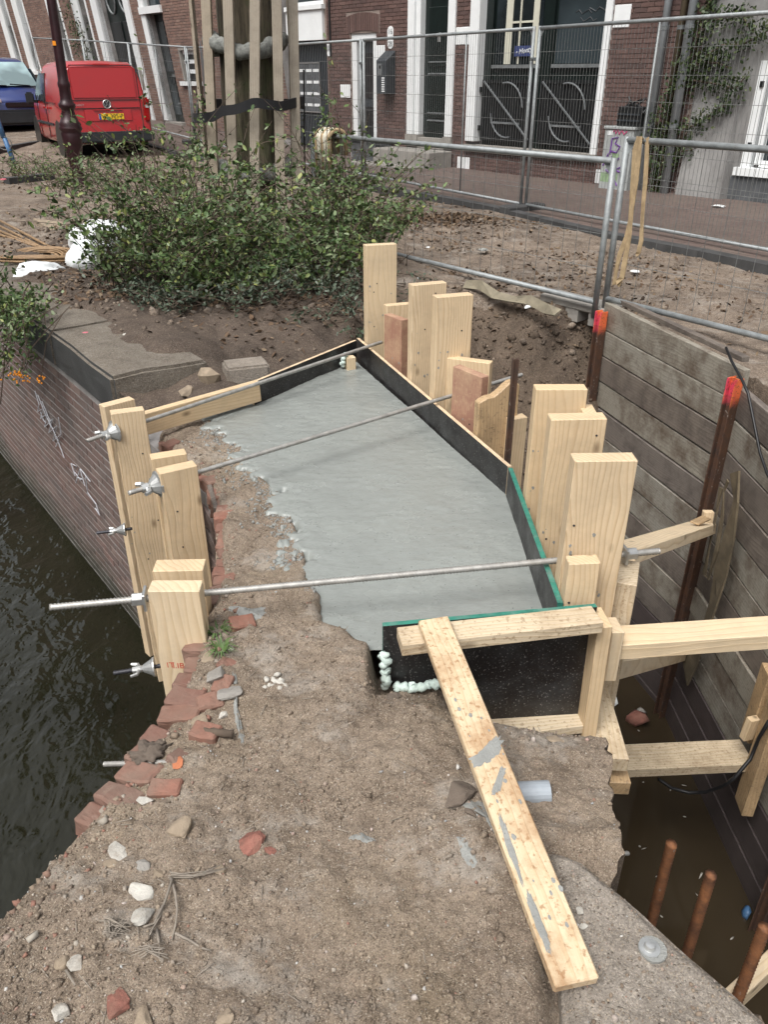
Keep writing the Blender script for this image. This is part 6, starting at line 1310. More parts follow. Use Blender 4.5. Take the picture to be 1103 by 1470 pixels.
def ring(name, z, rr, tube_r, mat, lab, sag=.03):
    m = MB(); m.tube([(TC.x + (rr + .03 * math.sin(3 * t)) * math.cos(t), TC.y + (rr + .02 * math.cos(2 * t)) * math.sin(t), z + sag * math.sin(2 * t + 1) + .012 * math.sin(9 * t)) for t in [i * 2 * math.pi / 48 for i in range(49)]], [tube_r * (1 + .09 * (-1) ** i) for i in range(49)], 10)
    return tag(m.build(name, M[mat], smooth=True), lab, 'padding hose', 'grey padding hoses round the tree')
ring('padding_hose', 1.79, .335, .066, 'lichenhose', 'upper grey ribbed padding hose between stakes and trunk', .05); ring('padding_hose', .72, .335, .066, 'lichenhose', 'lower grey ribbed padding hose near the bush', .03)
P = []; BX = [278, 305, 320, 340, 365, 385, 405, 425, 445]; BY = [170, 168, 159, 157, 147, 150, 153, 147, 143]
for i in range(61):
    t = 2 * math.pi * i / 60; X_, Y_ = TC.x + .535 * math.cos(t), TC.y + .57 * math.sin(t); z_ = 1.30
    if math.sin(t) < .15:
        for _ in range(3): dz = Y_ * .8746 + (1.55 - z_) * .4848; z_ = aty(0, float(np.interp(551.5 + 1130 * X_ / dz, BX, BY)), Y_).z
    P.append(Vector((X_, Y_, z_)))
m = MB(); V = []
for i, p in enumerate(P):
    o_ = Vector((p.x - TC.x, p.y - TC.y, 0)).normalized() * .006
    V += [p - o_ + Vector((0, 0, -.042)), p + o_ + Vector((0, 0, -.042)), p + o_ * 1.6 + Vector((0, 0, .042)), p - o_ + Vector((0, 0, .042))]
m.add(V, [(i * 4 + k, i * 4 + (k + 1) % 4, (i + 1) * 4 + (k + 1) % 4, (i + 1) * 4 + k) for i in range(60) for k in range(4)])
tag(m.build('tree_belt', M['blackmat'], smooth=False), 'wavy black belt strapped round the tree stakes', 'belt')
m = MB(); m.tube([aty(436, 100, 8.62), aty(437, 150, 8.60), aty(437, 185, 8.60), aty(438, 280, 8.62)], .008, 6); m.tube([aty(417, 182, 8.42), aty(437, 182, 8.5)], .008, 5); tag(m.build('tie_wire', M['cable']), 'thin black tie wire hanging down the right stake', 'wire')

# ------------------------------------------------------------------ shrubs
def shrub(name, roots, lab, cat='shrub', nl=60, leafmat='leaf', lsize=(.020, .062), L=(.45, 1.0), bend=.8, up=.9, spread=.48, bias=(0, 0), floor=None, grp=None, stem_r=.0058, extra=()):
    t = empty(name, roots[0], lab, cat, grp); m = MB(); LP = []; LS = []
    for r0 in list(roots):
        r0 = Vector(r0); a = rnd.uniform(0, 2 * math.pi); d = Vector((math.cos(a) * spread + bias[0], math.sin(a) * spread + bias[1], up)).normalized(); ln = rnd.uniform(*L) * (1 + .35 * math.sin(r0[0] * 4.1 + 1) * math.sin(r0[1] * 3.3))
        pts = [r0]; k = 7
        for i in range(k):
            d = (d + Vector((rnd.uniform(-.22, .22), rnd.uniform(-.22, .22), -bend * .16 * rnd.uniform(.3, 1.6) * (i / 3)))).normalized(); pts.append(pts[-1] + d * ln / k)
        m.tube(pts, [stem_r * (1 - .75 * i / k) for i in range(k + 1)], 4, cap=False)
        tw = [(pts, .15)]
        for j in range(4):
            i = rnd.randrange(2, k); b = rnd.uniform(0, 6.28); q = [pts[i]]; e = Vector((math.cos(b), math.sin(b), rnd.uniform(-.1, .7))).normalized()
            for s in range(4): e = (e + Vector((rnd.uniform(-.25, .25), rnd.uniform(-.25, .25), rnd.uniform(-.25, .15)))).normalized(); q.append(q[-1] + e * rnd.uniform(.03, .075))
            m.tube(q, [stem_r * .45, stem_r * .4, stem_r * .35, stem_r * .3, stem_r * .2], 3, cap=False); tw.append((q, 0))
        for q, s0 in tw:
            n = int(nl * (.42 if s0 else .16)); 
            for _ in range(n):
                u = rnd.uniform(s0, .999) * (len(q) - 1); i = int(u); p = q[i].lerp(q[i + 1], u - i); LP.append(p + Vector((rnd.gauss(0, .016), rnd.gauss(0, .016), rnd.gauss(0, .014)))); LS.append(rnd.uniform(*lsize))
    m.build('branches', M['twig'], t)
    P_ = np.array([tuple(p) for p in LP]); Sc = np.array(LS)
    if floor is not None: k_ = P_[:, 2] > floor(P_[:, 0], P_[:, 1]) + .005; P_ = P_[k_]; Sc = Sc[k_]
    scatter('foliage', P_, np.stack([Sc, Sc * rng.uniform(.7, 1.1, len(Sc)), Sc], 1), M[leafmat], t, LEAF_V, LEAF_F, jit=.1, tilt=.9)
    return t
def rootset(n, x0, x1, y0, y1, keep=lambda x, y: True):
    out = []; cl = []
    while len(cl) < max(5, n // 13):
        x, y = rnd.uniform(x0, x1), rnd.uniform(y0, y1)
        if keep(x, y): cl.append((x, y))
    while len(out) < n:
        q = rnd.choice(cl); x, y = rnd.gauss(q[0], .11), rnd.gauss(q[1], .13)
        if keep(x, y): out.append((x, y, float(ground_z(np.array(x), np.array(y))) - .01))
    return out
def rootset_even(n, x0, x1, y0, y1, keep=lambda x, y: True):
    out = []
    while len(out) < n:
        x, y = rnd.uniform(x0, x1), rnd.uniform(y0, y1)
        if keep(x, y): out.append((x, y, float(ground_z(np.array(x), np.array(y))) - .01))
    return out
notrunk = lambda x, y: math.hypot(x - TC.x, y - TC.y) > .52
shrub('evergreen_shrub', rootset(140, -2.0, -1.35, 5.6, 8.5, lambda x, y: notrunk(x, y) and (x + 1.75) ** 2 / .30 + (y - 6.85) ** 2 / 2.0 < 1), 'big dense evergreen shrub left of the staked tree, behind the coping stone', L=(.55, 1.3), floor=ground_z)
shrub('evergreen_shrub', rootset(150, -1.75, -.65, 5.7, 7.7, lambda x, y: notrunk(x, y) and (x + 1.2) ** 2 / .32 + (y - 6.6) ** 2 / 1.0 < 1), 'evergreen shrub growing in front of the staked tree trunk', L=(.25, .6), floor=ground_z, nl=58)
shrub('evergreen_shrub', rootset(120, -.95, -.05, 5.9, 8.7, lambda x, y: notrunk(x, y) and (x + .5) ** 2 / .25 + (y - 7.2) ** 2 / 1.8 < 1), 'evergreen shrub right of the staked tree, reaching the low fence', L=(.45, 1.25), floor=ground_z)
shrub('evergreen_shrub', rootset(80, -2.15, -.15, 5.4, 6.3), 'low grey-green sprawling shoots at the front foot of the bushes', L=(.3, .55), leafmat='leafgrey', bend=1.6, up=.45, floor=ground_z, nl=58, lsize=(.022, .042))
shrub('tall_shoots', rootset_even(22, -2.05, -1.7, 6.8, 8.4, notrunk) + rootset_even(26, -.85, -.1, 7.2, 8.8, notrunk), 'tall loose shoots rising out of the bushes on both sides of the stakes', L=(.9, 1.5), nl=26, spread=.35, bend=.5, floor=ground_z)
# shoots that lean over the canal wall at the left edge
hr = [(-2.65 + rnd.uniform(-.4, .2), 5.55 + rnd.uniform(-.35, .3), .14) for _ in range(16)]
hb_ = shrub('hanging_shrub', hr, 'shrub shoots with orange berries hanging over the canal wall at the left edge', L=(.25, .55), bend=2.4, up=.35, spread=.45, bias=(-.10, -.55), nl=70)
m = MB(); LP = []
for k in range(22):
    x0, y0 = rnd.uniform(-40, 80), rnd.uniform(405, 445); x1 = x0 - rnd.uniform(0, 60); y1 = y0 + rnd.uniform(50, 125); yy = rnd.uniform(4.75, 5.5)
    pts = [aty(x0 + (x1 - x0) * t + rnd.uniform(-7, 7), y0 + (y1 - y0) * t ** 1.2, yy - .25 * t) for t in (0, .25, .5, .75, 1)]; m.tube(pts, [.005, .0045, .004, .003, .002], 4)
    for _ in range(75): u = rnd.uniform(0, 3.99); i = int(u); LP.append(tuple(pts[i].lerp(pts[i + 1], u - i) + Vector((rnd.gauss(0, .035), rnd.gauss(0, .03), rnd.gauss(0, .03)))))
m.build('hanging_branches', M['twig'], hb_); sc_ = rng.uniform(.02, .042, len(LP)); scatter('hanging_foliage', LP, np.stack([sc_] * 3, 1), M['leaf'], hb_, LEAF_V, LEAF_F, jit=.12)
bp = [aty(x + rnd.gauss(0, 4), y + rnd.gauss(0, 2.5), 4.75 + rnd.uniform(-.1, .1)) for x, y in [(28, 537)] * 22 + [(16, 540)] * 8 + [(36, 545)] * 8 + [(56, 548)] * 7 + [(60, 542)] * 4]
scatter('berries', [tuple(p) for p in bp], np.full((len(bp), 3), .0065), M['berry'], hb_, jit=.05)
m = MB()
for L_ in ([(100, 440), (70, 470), (40, 505), (28, 535)], [(90, 450), (66, 490), (58, 545)], [(120, 415), (80, 440), (30, 470), (-10, 500)], [(20, 440), (8, 500), (0, 580)]): m.tube([aty(x, y, 4.8 + .2 * (i == 0)) for i, (x, y) in enumerate(L_)], .004, 4)
m.build('hanging_twigs', M['twig'], hb_)
# single bare shoots
for i, (P_, lab) in enumerate((([(560, 300), (585, 285), (610, 272), (618, 262)], 'thin shoot with a leafy tip leaning right before the low fence'), ([(135, 375), (120, 320), (98, 270), (72, 235)], 'long bare arching shoot at the upper left of the bush'), ([(270, 240), (285, 190), (286, 165), (282, 125)], 'tall thin leafy shoot standing left of the stakes'), ([(440, 210), (455, 190), (468, 175), (462, 160)], 'thin leafy shoot beside the name board'))):
    yy = (6.4, 7.4, 8.1, 8.0)[i]; pts = [aty(x, y, yy) for x, y in P_]; t = empty('bare_shoot', pts[0], lab, 'shoot'); m = MB(); m.tube(pts, [.006, .005, .004, .002], 5); m.build('stem', M['twig'], t)
    n = (26, 14, 110, 60)[i]; pp = []; 
    for _ in range(n): u = rnd.uniform(.3, 2.99); k = int(u); p = pts[k].lerp(pts[k + 1], u - k); pp.append(tuple(p + Vector((rnd.gauss(0, .035), rnd.gauss(0, .03), rnd.gauss(0, .03)))))
    scatter('leaves', pp, np.full((n, 3), .032), M['leaf'], t, LEAF_V, LEAF_F, jit=.15)
shrub('low_weeds', [(x, y, .0) for x, y in [(-5.6 + rnd.uniform(-1.3, .9), 14.4 + rnd.uniform(-1.2, 1.4)) for _ in range(60)]], 'low weedy shoots growing around the foot of the lamp post', 'weeds', L=(.25, .5), nl=22, lsize=(.03, .055))
shrub('low_weeds', [(x, y, .0) for x, y in [(-3.7 + rnd.uniform(-1.0, 1.0), 12.3 + rnd.uniform(-.7, .7)) for _ in range(60)]], 'low leafy shrub below the rear bumper of the red van', 'weeds', L=(.5, .85), nl=30, lsize=(.03, .05))
shrub('low_weeds', [(x, y, .3) for x, y in [(-7.4 + rnd.uniform(-.4, .4), 27.2) for _ in range(4)]], 'small weeds at the foot of the pale house', 'weeds', L=(.2, .4), nl=10, lsize=(.05, .08))
# climbers on the houses
def climber(name, f, stems, lab, dens=60, d=.12, mat='climber', ls=(.03, .055), lsd=.09):
    t = empty(name, f(stems[0][0][0], stems[0][0][1], .1), lab, 'climbing plant'); m = MB(); LP = []
    for S_ in stems:
        pts = [f(u, z, d + rnd.uniform(-.03, .05)) for u, z in S_]; m.tube(pts, [.016 * (1 - .6 * i / len(pts)) for i in range(len(pts))], 5)
        for i in range(len(pts) - 1):
            n = int(dens * (pts[i + 1] - pts[i]).length)
            for _ in range(n): p = pts[i].lerp(pts[i + 1], rnd.random()); LP.append(tuple(p + Vector((rnd.gauss(0, lsd), rnd.gauss(0, lsd * .6), rnd.gauss(0, lsd)))))
    m.build('stems', M['twig'], t); sc = rng.uniform(*ls, len(LP)); scatter('foliage', LP, np.stack([sc] * 3, 1), M[mat], t, LEAF_V, LEAF_F, jit=.15)
climber('climbing_plant', fp, [[(4.25, 0), (4.3, .5), (4.2, .95), (4.3, 1.4), (4.5, 1.9), (4.6, 2.4), (4.7, 3.0)], [(4.3, 1.3), (4.6, 1.75), (4.9, 1.9), (5.15, 1.9), (5.5, 2.05)], [(4.5, 1.5), (4.9, 1.45), (5.2, 1.40), (5.3, 1.55)], [(4.4, .85), (4.7, .95), (5.0, 1.15), (5.15, 1.25)], [(4.55, 2.15), (4.8, 2.2), (5.05, 2.25), (5.2, 2.1)], [(4.2, .6), (4.05, .75), (4.05, 1.0)], [(4.3, .3), (4.5, .6), (4.75, .65)], [(4.6, 1.7), (4.85, 1.7), (5.0, 1.65)], [(4.3, .2), (4.15, .35), (4.2, .6)]], 'climbing plant with long green arms on the grey plastered house', 420, ls=(.04, .075), lsd=.075)
climber('climbing_plant', fl, [[(-16.3, .6), (-16.2, 1.6), (-16.4, 2.6), (-16.3, 4.2)], [(-16.2, 1.5), (-15.9, 2.2), (-16.0, 3.0)]], 'dark climbing plant on the pale house behind the lamp post', 190, ls=(.05, .09), lsd=.16)

# ------------------------------------------------------------------ bags, coil, rods and slabs at the left
def lump(name, c, s, mat, lab, cat, sub=3, amp=.22, fr=2.2, rot=0.0, seed=0, squash=None, parent=None, smooth=True, faceted=False):
    bm = bmesh.new(); bmesh.ops.create_icosphere(bm, subdivisions=sub, radius=1)
    for v in bm.verts:
        n = v.co.normalized(); q = float(fbm(np.array(n.x * fr + seed * 3.1 + n.z), np.array(n.y * fr - seed * 1.7 + n.z * .7), 1, 3, seed)); v.co = n * (1 + amp * 2 * q)
        if faceted: v.co = Vector([math.copysign(abs(a) ** .6, a) for a in v.co])
    me = bpy.data.meshes.new(name); bm.to_mesh(me); bm.free()
    Fm = Matrix.Translation(Vector(c)) @ Matrix.Rotation(rot, 4, 'Z') @ Matrix.Rotation(.15 * math.sin(seed), 4, 'X') @ Matrix.Diagonal((s[0], s[1], s[2], 1))
    me.transform(Matrix.Diagonal((s[0], s[1], s[2], 1))); Fm = Matrix.Translation(Vector(c)) @ Matrix.Rotation(rot, 4, 'Z') @ Matrix.Rotation(.15 * math.sin(seed), 4, 'X')
    o = mobj(name, me, M[mat], parent, frame=Fm, smooth=smooth); return tag(o, lab, cat) if lab else o
lump('plastic_sack', (-2.52, 7.25, .26), (.26, .22, .19), 'bag', 'bulging white plastic sack half under the bush, biggest of three', 'sack', 4, .16, 1.5, .3, 3)
lump('plastic_sack', (-2.52, 6.92, .18), (.19, .16, .16), 'bag', 'white plastic sack in front of the biggest sack', 'sack', 4, .16, 1.6, 1.0, 5)
lump('plastic_sack', (-2.78, 6.52, .14), (.22, .12, .10), 'bag', 'small flat white plastic sack nearest the canal edge', 'sack', 4, .18, 1.6, .5, 8)
co_ = empty('hose_coil', (-3.0, 7.15, .13), 'coil of brown ribbed hose lying beside the white sacks', 'hose coil')
for k in range(13):
    rr = .14 + .013 * k; m = MB(); cx, cy = -3.02 + rnd.uniform(-.015, .015), 7.12 + rnd.uniform(-.015, .015)
    m.tube([(cx + rr * 1.15 * math.cos(t), cy + rr * .9 * math.sin(t), .14 + .012 * (k % 3) + .035 * abs(math.sin(t))) for t in [i * 2 * math.pi / 30 for i in range(31)]], .0085, 5); m.build('loop', M['hose'], co_, smooth=True)
for i, (a, b) in enumerate((((-10, 312), (96, 368)), ((-10, 320), (90, 372)), ((-10, 328), (75, 360)), ((-10, 334), (60, 356)))):
    m = MB(); m.tube([lev(*a, .19 + .01 * i), lev((a[0] + b[0]) / 2, (a[1] + b[1]) / 2 + rnd.uniform(-2, 2), .17), lev(*b, .15)], .013, 6); tag(m.build('ribbed_rod', M['hose'], smooth=True), ('topmost long brown rod pointing at the white sacks', 'second long brown rod from the top of the bundle', 'third long brown rod, just above the lowest', 'lowest long brown rod beside the hose coil')[i], 'rod', 'long brown rods at the left')
sl = []
for i, (P_, mt, lab) in enumerate((([(-4, 298), (22, 297), (24, 306), (0, 309)], 'tile', 'grey paving slab at the left picture edge'), ([(22, 297), (46, 296), (56, 309), (32, 313)], 'tile', 'grey paving slab left of its red neighbours'), ([(47, 296), (66, 295), (78, 308), (58, 310)], 'tile', 'grey paving slab touching the red slabs'), ([(66, 294), (92, 293), (104, 306), (78, 308)], 'tilered', 'reddish paving slab beside the grey slabs'), ([(92, 293), (120, 292), (134, 305), (106, 307)], 'tilered', 'reddish paving slab nearest the bush'), ([(46, 315), (90, 321), (104, 331), (80, 334)], 'rockbrown', 'tilted broken brown slab above the white sacks'))):
    z = .07 if i < 5 else .14; q = [lev(x, y, z) for x, y in P_]; cc = sum(q, Vector()) / 4; q = [cc + (p - cc) * .97 for p in q][::-1]; m = MB(); m.hexa([(p.x, p.y, z - .07) for p in q] + [(p.x, p.y, z + (.02 if i == 5 and k > 1 else 0)) for k, p in enumerate(q)])
    me = m.mesh('paving_slab'); bm = bmesh.new(); bm.from_mesh(me); bmesh.ops.recalc_face_normals(bm, faces=bm.faces); bmesh.ops.bevel(bm, geom=list(bm.edges), offset=.008, affect='EDGES'); bm.to_mesh(me); bm.free(); tag(mobj('paving_slab', me, M[mt]), lab, 'paving slab', 'loose paving slabs at the left')
for a, b, z, lab in (((8, 256), (74, 249), .10, 'loose dark kerb stone lying left of the lamp post'), ((-10, 213), (52, 203), .16, 'low grey kerb block behind the blue post')):
    A, B = lev(*a, z), lev(*b, z); timber('kerb_stone', A - Vector((0, 0, .06)), B - Vector((0, 0, .06)), .16, .14, (0, 1, 0), M['kerb'], lab, 'kerb stone', bev=.012)
t = empty('blue_post', lev(20, 233, .05), 'blue steel post with a wire loop at the left picture edge', 'post'); A = lev(20, 234, .03); m = MB(); m.tube([A, A + Vector((-.09, 0, .45))], .045, 10); m.tube([A + Vector((-.10, .0, .45)), A + Vector((-.2, .05, .95))], .05, 8); m.build('post', M['blue'], t, smooth=True)
m = MB(); m.tube([A + Vector((-.1 + .14 * math.cos(k * .5), -.03, .36 + .12 * math.sin(k * .5))) for k in range(14)], .008, 5); m.build('wire_loop', M['wire'], t)
# stones on the coping
cs = Matrix.Translation((-.78, 4.27, .075)) @ Matrix.Rotation(R(20), 4, 'Z'); m = MB(); m.box((0, 0, 0), (.24, .17, .14)); o = m.build('stone_block', M['oldconcrete'], frame=cs, bevel=.012, seg=2); tag(o, 'small squared grey stone block at the end of the coping', 'stone block')
rock('rubble_stone', (-.955, 4.13, .10), (.075, .06, .07), M['rockbrown'], 'pinkish angular rubble stone beside the squared block', 'stone', 4)
rock('rubble_stone', (-1.07, 4.02, .06), (.10, .05, .03), M['rockbrown'], 'flat pale stone leaning at the end of the form board', 'stone', 6)

# ------------------------------------------------------------------ rubble on the pier
RUB = [((256, 1091), 35, 'rockorange', 'bright orange tile shard beside the broken bricks', .35), ((288, 1042), 34, 'rockbrown', 'pale brown mortar lump beside the broken bricks', .8), ((209, 1149), 24, 'rock', 'beige stone below the last red brick', .6), ((258, 1190), 42, 'rockbrown', 'tan wedge-shaped stone in the bare earth', .45),
       ((360, 1214), 46, 'rockred', 'biggest red brick lump in the bare earth', .5), ((203, 1281), 34, 'rock', 'white angular stone, upper of two', .7), ((206, 1316), 30, 'rock', 'white rounded stone, lower of two', .7), ((109, 1383), 22, 'rock', 'white pebble beside a grey one near the lower left', .9), ((92, 1385), 22, 'rockbrown', 'grey-brown pebble touching the white one near the lower left', .9),
       ((171, 1440), 40, 'rockred', 'red brick chunk at the bottom edge', .5), ((206, 1466), 32, 'rockbrown', 'brown stone at the bottom edge beside the red chunk', .6), ((86, 1455), 26, 'rock', 'elongated grey stone at the bottom edge, furthest left', .8), ((171, 1225), 34, 'rock', 'flat pale shard above the white stones', .2), ((203, 1248), 26, 'greystone', 'small grey stone just above the two white stones', .5),
       ((160, 1240), 20, 'rockbrown', 'small round tan stone left of the white stones', .5), ((227, 1257), 18, 'rockbrown', 'small tan stone right of the white stones', .5), ((655, 1140), 52, 'rockdark', 'dark clod of earth left of the grey pipe', .5), ((676, 1168), 18, 'rockdark', 'small dark clod under the long board', .5), ((318, 1250), 18, 'rockbrown', 'small brown stone left of the biggest brick lump', .5), ((388, 1222), 18, 'rockred', 'small brick chip right of the biggest brick lump', .5),
       ((320, 1028), 15, 'rock', 'single pale pebble in the middle of the earth', .6), ((832, 1309), 14, 'rock', 'white pebble on the ledge beside the long board', .6), ((838, 1330), 11, 'rock', 'small white pebble on the ledge below the other one', .6), ((312, 972), 34, 'greystone', 'grey concrete lump with cement among the broken bricks', .6), ((330, 996), 36, 'greystone', 'whitish concrete lump behind the broken bricks', .5), ((300, 945), 24, 'rockbrown', 'brown stone below the grass tufts', .6), ((795, 1062), 26, 'rockbrown', 'flat brown stone under the short dirty board', .3), ((330, 931), 16, 'rock', 'light stone right of the grass tufts', .6), ((325, 1462), 26, 'rockbrown', 'half-buried brown stone at the bottom edge', .4), ((565, 1002), 22, 'rockdark', 'dark clod below the upright foam bead', .5)]
for i, ((px, py), wpx, mt, lab, fl_) in enumerate(RUB):
    c = lev(px, py, 0)
    for _ in range(3): z = float(ledge_z(np.array(c.x), np.array(c.y))) if inpoly(np.array([c.x]), np.array([c.y]), LG)[0] else max(float(pier_z(np.array(c.x), np.array(c.y))), -.4); c = lev(px, py, z)
    s = 1.12 * wpx / 1130 * (c - Vector(EYE)).length / 2
    rock('rubble_stone', (c.x, c.y, z + s * fl_ * .22), (s * 1.04, s * .8, s * fl_ * .8), M[mt], lab, 'stone', i + 2)
pc = [lev(395 + rnd.gauss(0, 11), 980 + rnd.gauss(0, 4.5), .015) for _ in range(14)]; tag(scatter('pebble_heap', [tuple(p) for p in pc], rng.uniform(.006, .014, (14, 3)), M['rock'], jit=.2), 'little heap of pale pebbles in the earth', 'pebbles')
# crumpled dark sheet and a stick in the broken corner
lump('crumpled_sheet', lev(212, 1085, -.02), (.055, .045, .02), 'rockdark', 'crumpled grey plastic sheet on the broken bricks', 'plastic sheet', 4, .5, 4.5, .5, 12)
tie('stick', lev(285, 1049, .0), lev(335, 1054, .02), .011, M['twig'], 'dark stick end beside the broken bricks', .03, 'stick')
def px_root(name, L_, r, lab):
    m = MB()
    for k, P_ in enumerate(L_): pts = [lev(x, y, 0) for x, y in P_]; pts = [Vector((p.x, p.y, float(pier_z(np.array(p.x), np.array(p.y))) + .006 + .005 * (1 + math.sin(i * 1.3 + k)))) for i, p in enumerate(pts)]; m.tube(pts, [r * (1 - .6 * i / len(pts)) for i in range(len(pts))], 5)
    return tag(m.build(name, M['twiggrey'], smooth=True), lab, 'root')
px_root('dry_root', [[(248, 1277), (255, 1300), (258, 1325), (255, 1345), (249, 1362)], [(251, 1282), (242, 1308), (232, 1330), (221, 1352), (217, 1366)], [(255, 1358), (275, 1366), (292, 1374), (305, 1378)], [(238, 1318), (224, 1340), (210, 1348)], [(228, 1346), (232, 1372)]], .0034, 'forked dry grey root lying right of the white stones')
px_root('dry_twigs', [[(250 + rnd.uniform(-6, 6), 1272 + rnd.uniform(-4, 6)), (280 + rnd.uniform(-8, 8), 1270 + rnd.uniform(-6, 6)), (310 + rnd.uniform(-8, 20), 1262 + rnd.uniform(-8, 8))] for _ in range(7)], .0015, 'wisp of fine dry twigs above the forked root')
px_root('dry_twigs', [[(165 + rnd.uniform(-18, 18), 1352 + rnd.uniform(-14, 14)), (172 + rnd.uniform(-18, 18), 1352 + rnd.uniform(-10, 10)), (175 + rnd.uniform(-24, 24), 1358 + rnd.uniform(-14, 14))] for _ in range(26)], .0014, 'tangle of fine dry twigs left of the forked root')
px_root('dry_root', [[(101, 1413), (108, 1425), (115, 1437)]], .003, 'short pale dry root near the lower left')
px_root('dry_twigs', [[(240 + rnd.uniform(-8, 8), 1395 + rnd.uniform(-12, 6)), (225 + rnd.uniform(-10, 10), 1380 + rnd.uniform(-8, 8)), (205 + rnd.uniform(-14, 10), 1385 + rnd.uniform(-10, 10))] for _ in range(9)], .0014, 'few thin twigs above the red brick chunk')
# two tufts of grass
for px, py, n, lab in ((312, 912, 26, 'small grass tuft between the bricks, upper one'), (318, 938, 40, 'grass tuft between the bricks, lower bigger one')):
    c = lev(px, py, .0); t = empty('grass_tuft', c, lab, 'grass tuft'); m = MB()
    for k in range(n):
        a = rnd.uniform(0, 6.28); l = rnd.uniform(.03, .065); d_ = Vector((math.cos(a), math.sin(a), 0)); s_ = Vector((-d_.y, d_.x, 0)) * .0024; p0_ = c + d_ * .005; p1_ = c + d_ * l * .55 + Vector((0, 0, l * .6)); p2_ = c + d_ * l * 1.1 + Vector((0, 0, l * .42))
        m.add([p0_ - s_, p0_ + s_, p1_ + s_, p1_ - s_, p2_], [(0, 1, 2, 3), (3, 2, 4)])
    m.build('blades', M['grass'], t)
# ------------------------------------------------------------------ gravel, crumbs, fallen leaves
def on_pier(n, x0, x1, y0, y1, dens):
    X = rng.uniform(x0, x1, n * 6); Y = rng.uniform(y0, y1, n * 6); k = inpoly(X, Y, PP) & (conc_side(X, Y) > .012) & ~inpoly(X, Y, LG); k &= rng.random(len(X)) < dens(X, Y); X = X[k][:n]; Y = Y[k][:n]; return X, Y, pier_z(X, Y)
dn = lambda x, y: np.clip(.25 + .9 * (fbm(x, y, 4, 3, 201) + .1) + .55 * sstep(-.2, -.7, x) * sstep(1.9, 1.2, y), .04, 1) * np.clip(1.25 - .42 * y, .18, 1)
X, Y, Z = on_pier(9500, -1.0, .8, .62, 3.9, dn); s = np.minimum(.0016 * np.exp(rng.normal(0, .5, len(X))), .006); scatter('gravel', np.stack([X, Y, Z + s * .25], 1), s * 1.25, M['stones'], jit=.4)
X, Y, Z = on_pier(16000, -1.0, .8, .62, 4.0, lambda x, y: np.clip(.35 + 1.1 * fbm(x, y, 6, 3, 205), .06, 1) * np.clip(1.2 - .33 * y, .25, 1)); s = np.minimum(.0022 * np.exp(rng.normal(0, .5, len(X))), .010); scatter('soil_crumbs', np.stack([X, Y, Z + s * .1], 1), s[:, None] * rng.uniform(.6, 1.4, (len(X), 3)) * np.array([1.1, 1.1, .75]), M['soil'], jit=.45)
# broken mortar and brick bits along the left rim
U = rng.uniform(QP.l[4], QP.l[12] + .1, 900); OFF = -np.abs(rng.normal(0, .09, 900)) + .01; PT = np.array([tuple(QP.at(u)[0] + QP.at(u)[1] * (QS * o_)) for u, o_ in zip(U, OFF)]); PT = PT[conc_side(PT[:, 0], PT[:, 1]) > .02]
s = np.minimum(.0045 * np.exp(rng.normal(0, .6, len(PT))), .016) * np.where(PT[:, 1] > 2.1, .6, 1); scatter('edge_rubble', np.stack([PT[:, 0], PT[:, 1], pier_z(PT[:, 0], PT[:, 1]) + s * .1], 1), s[:, None] * rng.uniform(.7, 1.5, (len(s), 3)), M['rubble_mix'], V=BIT_V, F=BIT_F, jit=.3)
U = rng.uniform(0, 1, 2600); yy = 2.2 + 1.75 * U; xx = np.interp(yy, [p[1] for p in CONC[::-1]], [p[0] for p in CONC[::-1]]) - np.abs(rng.normal(0, .09, 2600)) - .01; k = inpoly(xx, yy, PP) & (fbm(xx, yy, 6, 3, 402) > .02); xx, yy = xx[k], yy[k]; s = np.minimum(.003 * np.exp(rng.normal(0, .6, len(xx))), .012); scatter('cement_crumbs', np.stack([xx, yy, pier_z(xx, yy) + s * .15], 1), s[:, None] * rng.uniform(.7, 1.5, (len(s), 3)), M['splash'], V=BIT_V, F=BIT_F, jit=.35)
X = rng.uniform(.3, .95, 1500); Y = rng.uniform(.6, 1.22, 1500); k = inpoly(X, Y, LG); X = X[k]; Y = Y[k]; s = .0014 * np.exp(rng.normal(0, .5, len(X))); scatter('gravel', np.stack([X, Y, ledge_z(X, Y) + s * .3], 1), s * 1.4, M['stones'])
X, Y, Z = on_pier(160, -1.0, .7, .7, 2.2, lambda x, y: np.clip(.2 + .8 * sstep(.2, -.6, x), 0, 1)); scatter('fine_twigs', np.stack([X, Y, Z + .003], 1), np.stack([rng.uniform(.012, .03, len(X)), np.full(len(X), .0012), np.full(len(X), .0012)], 1), M['twiggrey'], tilt=.2)
def on_ground(n, x0, x1, y0, y1, dens, lift=.006):
    X = rng.uniform(x0, x1, n * 5); Y = rng.uniform(y0, y1, n * 5); k = inpoly(X, Y, GP) & (rng.random(len(X)) < dens(X, Y)); X = X[k][:n]; Y = Y[k][:n]; return np.stack([X, Y, ground_z(X, Y) + lift], 1)
P_ = on_ground(7500, -4.2, 3.6, 4.6, 9.9, lambda x, y: np.clip(.18 + .9 * fbm(x, y, 1.3, 3, 301) + .75 * ((x < 0) & (x > -2.8) & (y < 8.5) & (y > 5.5)) - .15 * (y < 5.5), .02, 1) * ~(inpoly(x, y, PIT) & (pdist(x, y, RIM)[0] > .25)))
scatter('fallen_leaves', P_, rng.uniform(.025, .065, len(P_)), M['litter'], V=LEAF_V, F=LEAF_F, jit=.2, tilt=.5)
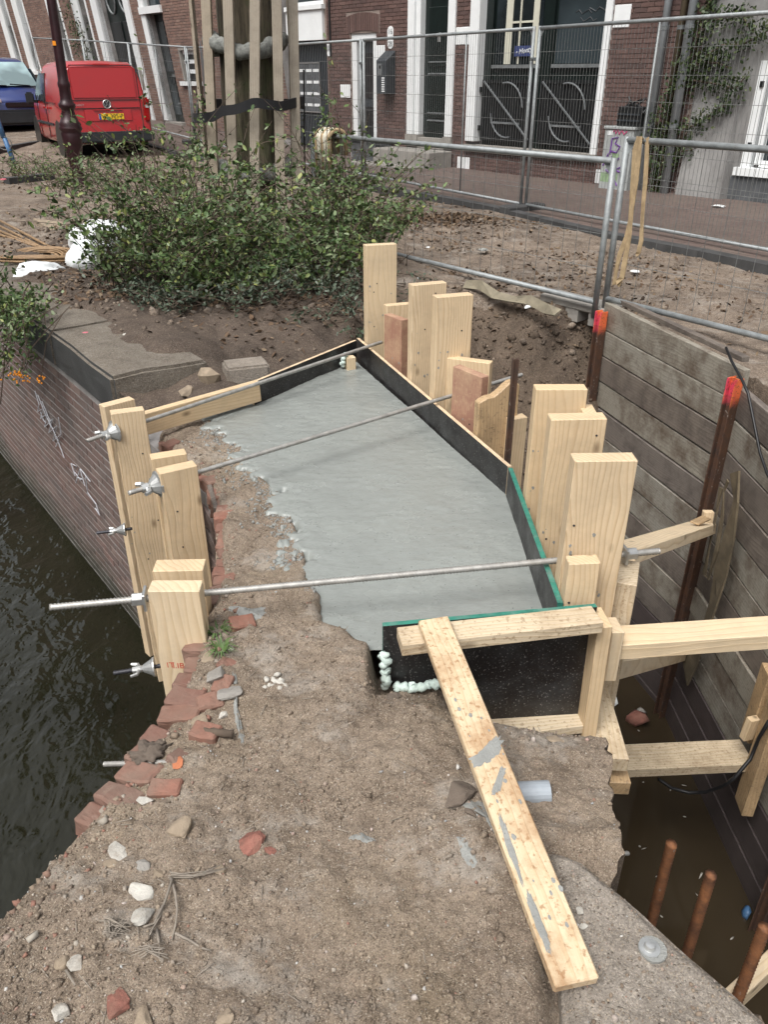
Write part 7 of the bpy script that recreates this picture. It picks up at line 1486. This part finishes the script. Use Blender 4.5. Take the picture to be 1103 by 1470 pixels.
P_ = np.stack([rng.uniform(-7, 3, 5200), rng.uniform(9.9, 16, 5200), np.zeros(5200)], 1); P_ = P_[(~inpoly(P_[:, 0], P_[:, 1], PV)) & (rng.random(len(P_)) < np.clip(.35 + 1.4 * fbm(P_[:, 0], P_[:, 1], .9, 3, 305), .05, 1)) & inpoly(P_[:, 0], P_[:, 1], FARP)]; P_[:, 2] = ground_z(P_[:, 0], P_[:, 1]) + .01
scatter('fallen_leaves', P_, rng.uniform(.03, .07, len(P_)), M['litter'], V=LEAF_V, F=LEAF_F, jit=.2, tilt=.5)
for cx, cy, n in ((.9, 9.35, 700), (.2, 9.3, 500), (-.6, 9.2, 500)):
    X, Y = rng.normal(cx, .28, n), rng.normal(cy, .22, n); k = Y < 9.95; X, Y = X[k], Y[k]; scatter('leaf_heap', np.stack([X, Y, ground_z(X, Y) + .012], 1), rng.uniform(.03, .07, len(X)), M['litter'], V=LEAF_V, F=LEAF_F, jit=.2, tilt=.7)
P_ = on_ground(5000, -4.2, 3.6, 4.6, 9.9, lambda x, y: np.clip(.3 + fbm(x, y, 2, 3, 311), .05, 1), 0); scatter('earth_clods', P_, np.minimum(.008 * np.exp(rng.normal(0, .6, len(P_))), .035), M['soil_street'], jit=.45)
P_ = on_ground(1400, -.3, 1.65, 5.2, 6.6, lambda x, y: inpoly(x, y, PIT) * 1.0, 0); scatter('bank_clods', P_, np.minimum(.011 * np.exp(rng.normal(0, .6, len(P_))), .05), M['soil_bank'], jit=.45)
X = rng.uniform(.6, 2.0, 60); Y = rng.uniform(1, 4.2, 60); scatter('floating_bits', np.stack([X, Y, np.full(60, PIT_Z + .003)], 1), np.stack([rng.uniform(.004, .03, 60), rng.uniform(.003, .008, 60), np.full(60, .002)], 1), M['rock'], tilt=.05)
P_ = on_ground(260, -1.6, .2, 5.3, 7.5, lambda x, y: np.ones_like(x), .02); scatter('dry_sticks', P_, np.stack([rng.uniform(.05, .22, len(P_)), np.full(len(P_), .004), np.full(len(P_), .004)], 1), M['twig'], tilt=.35)
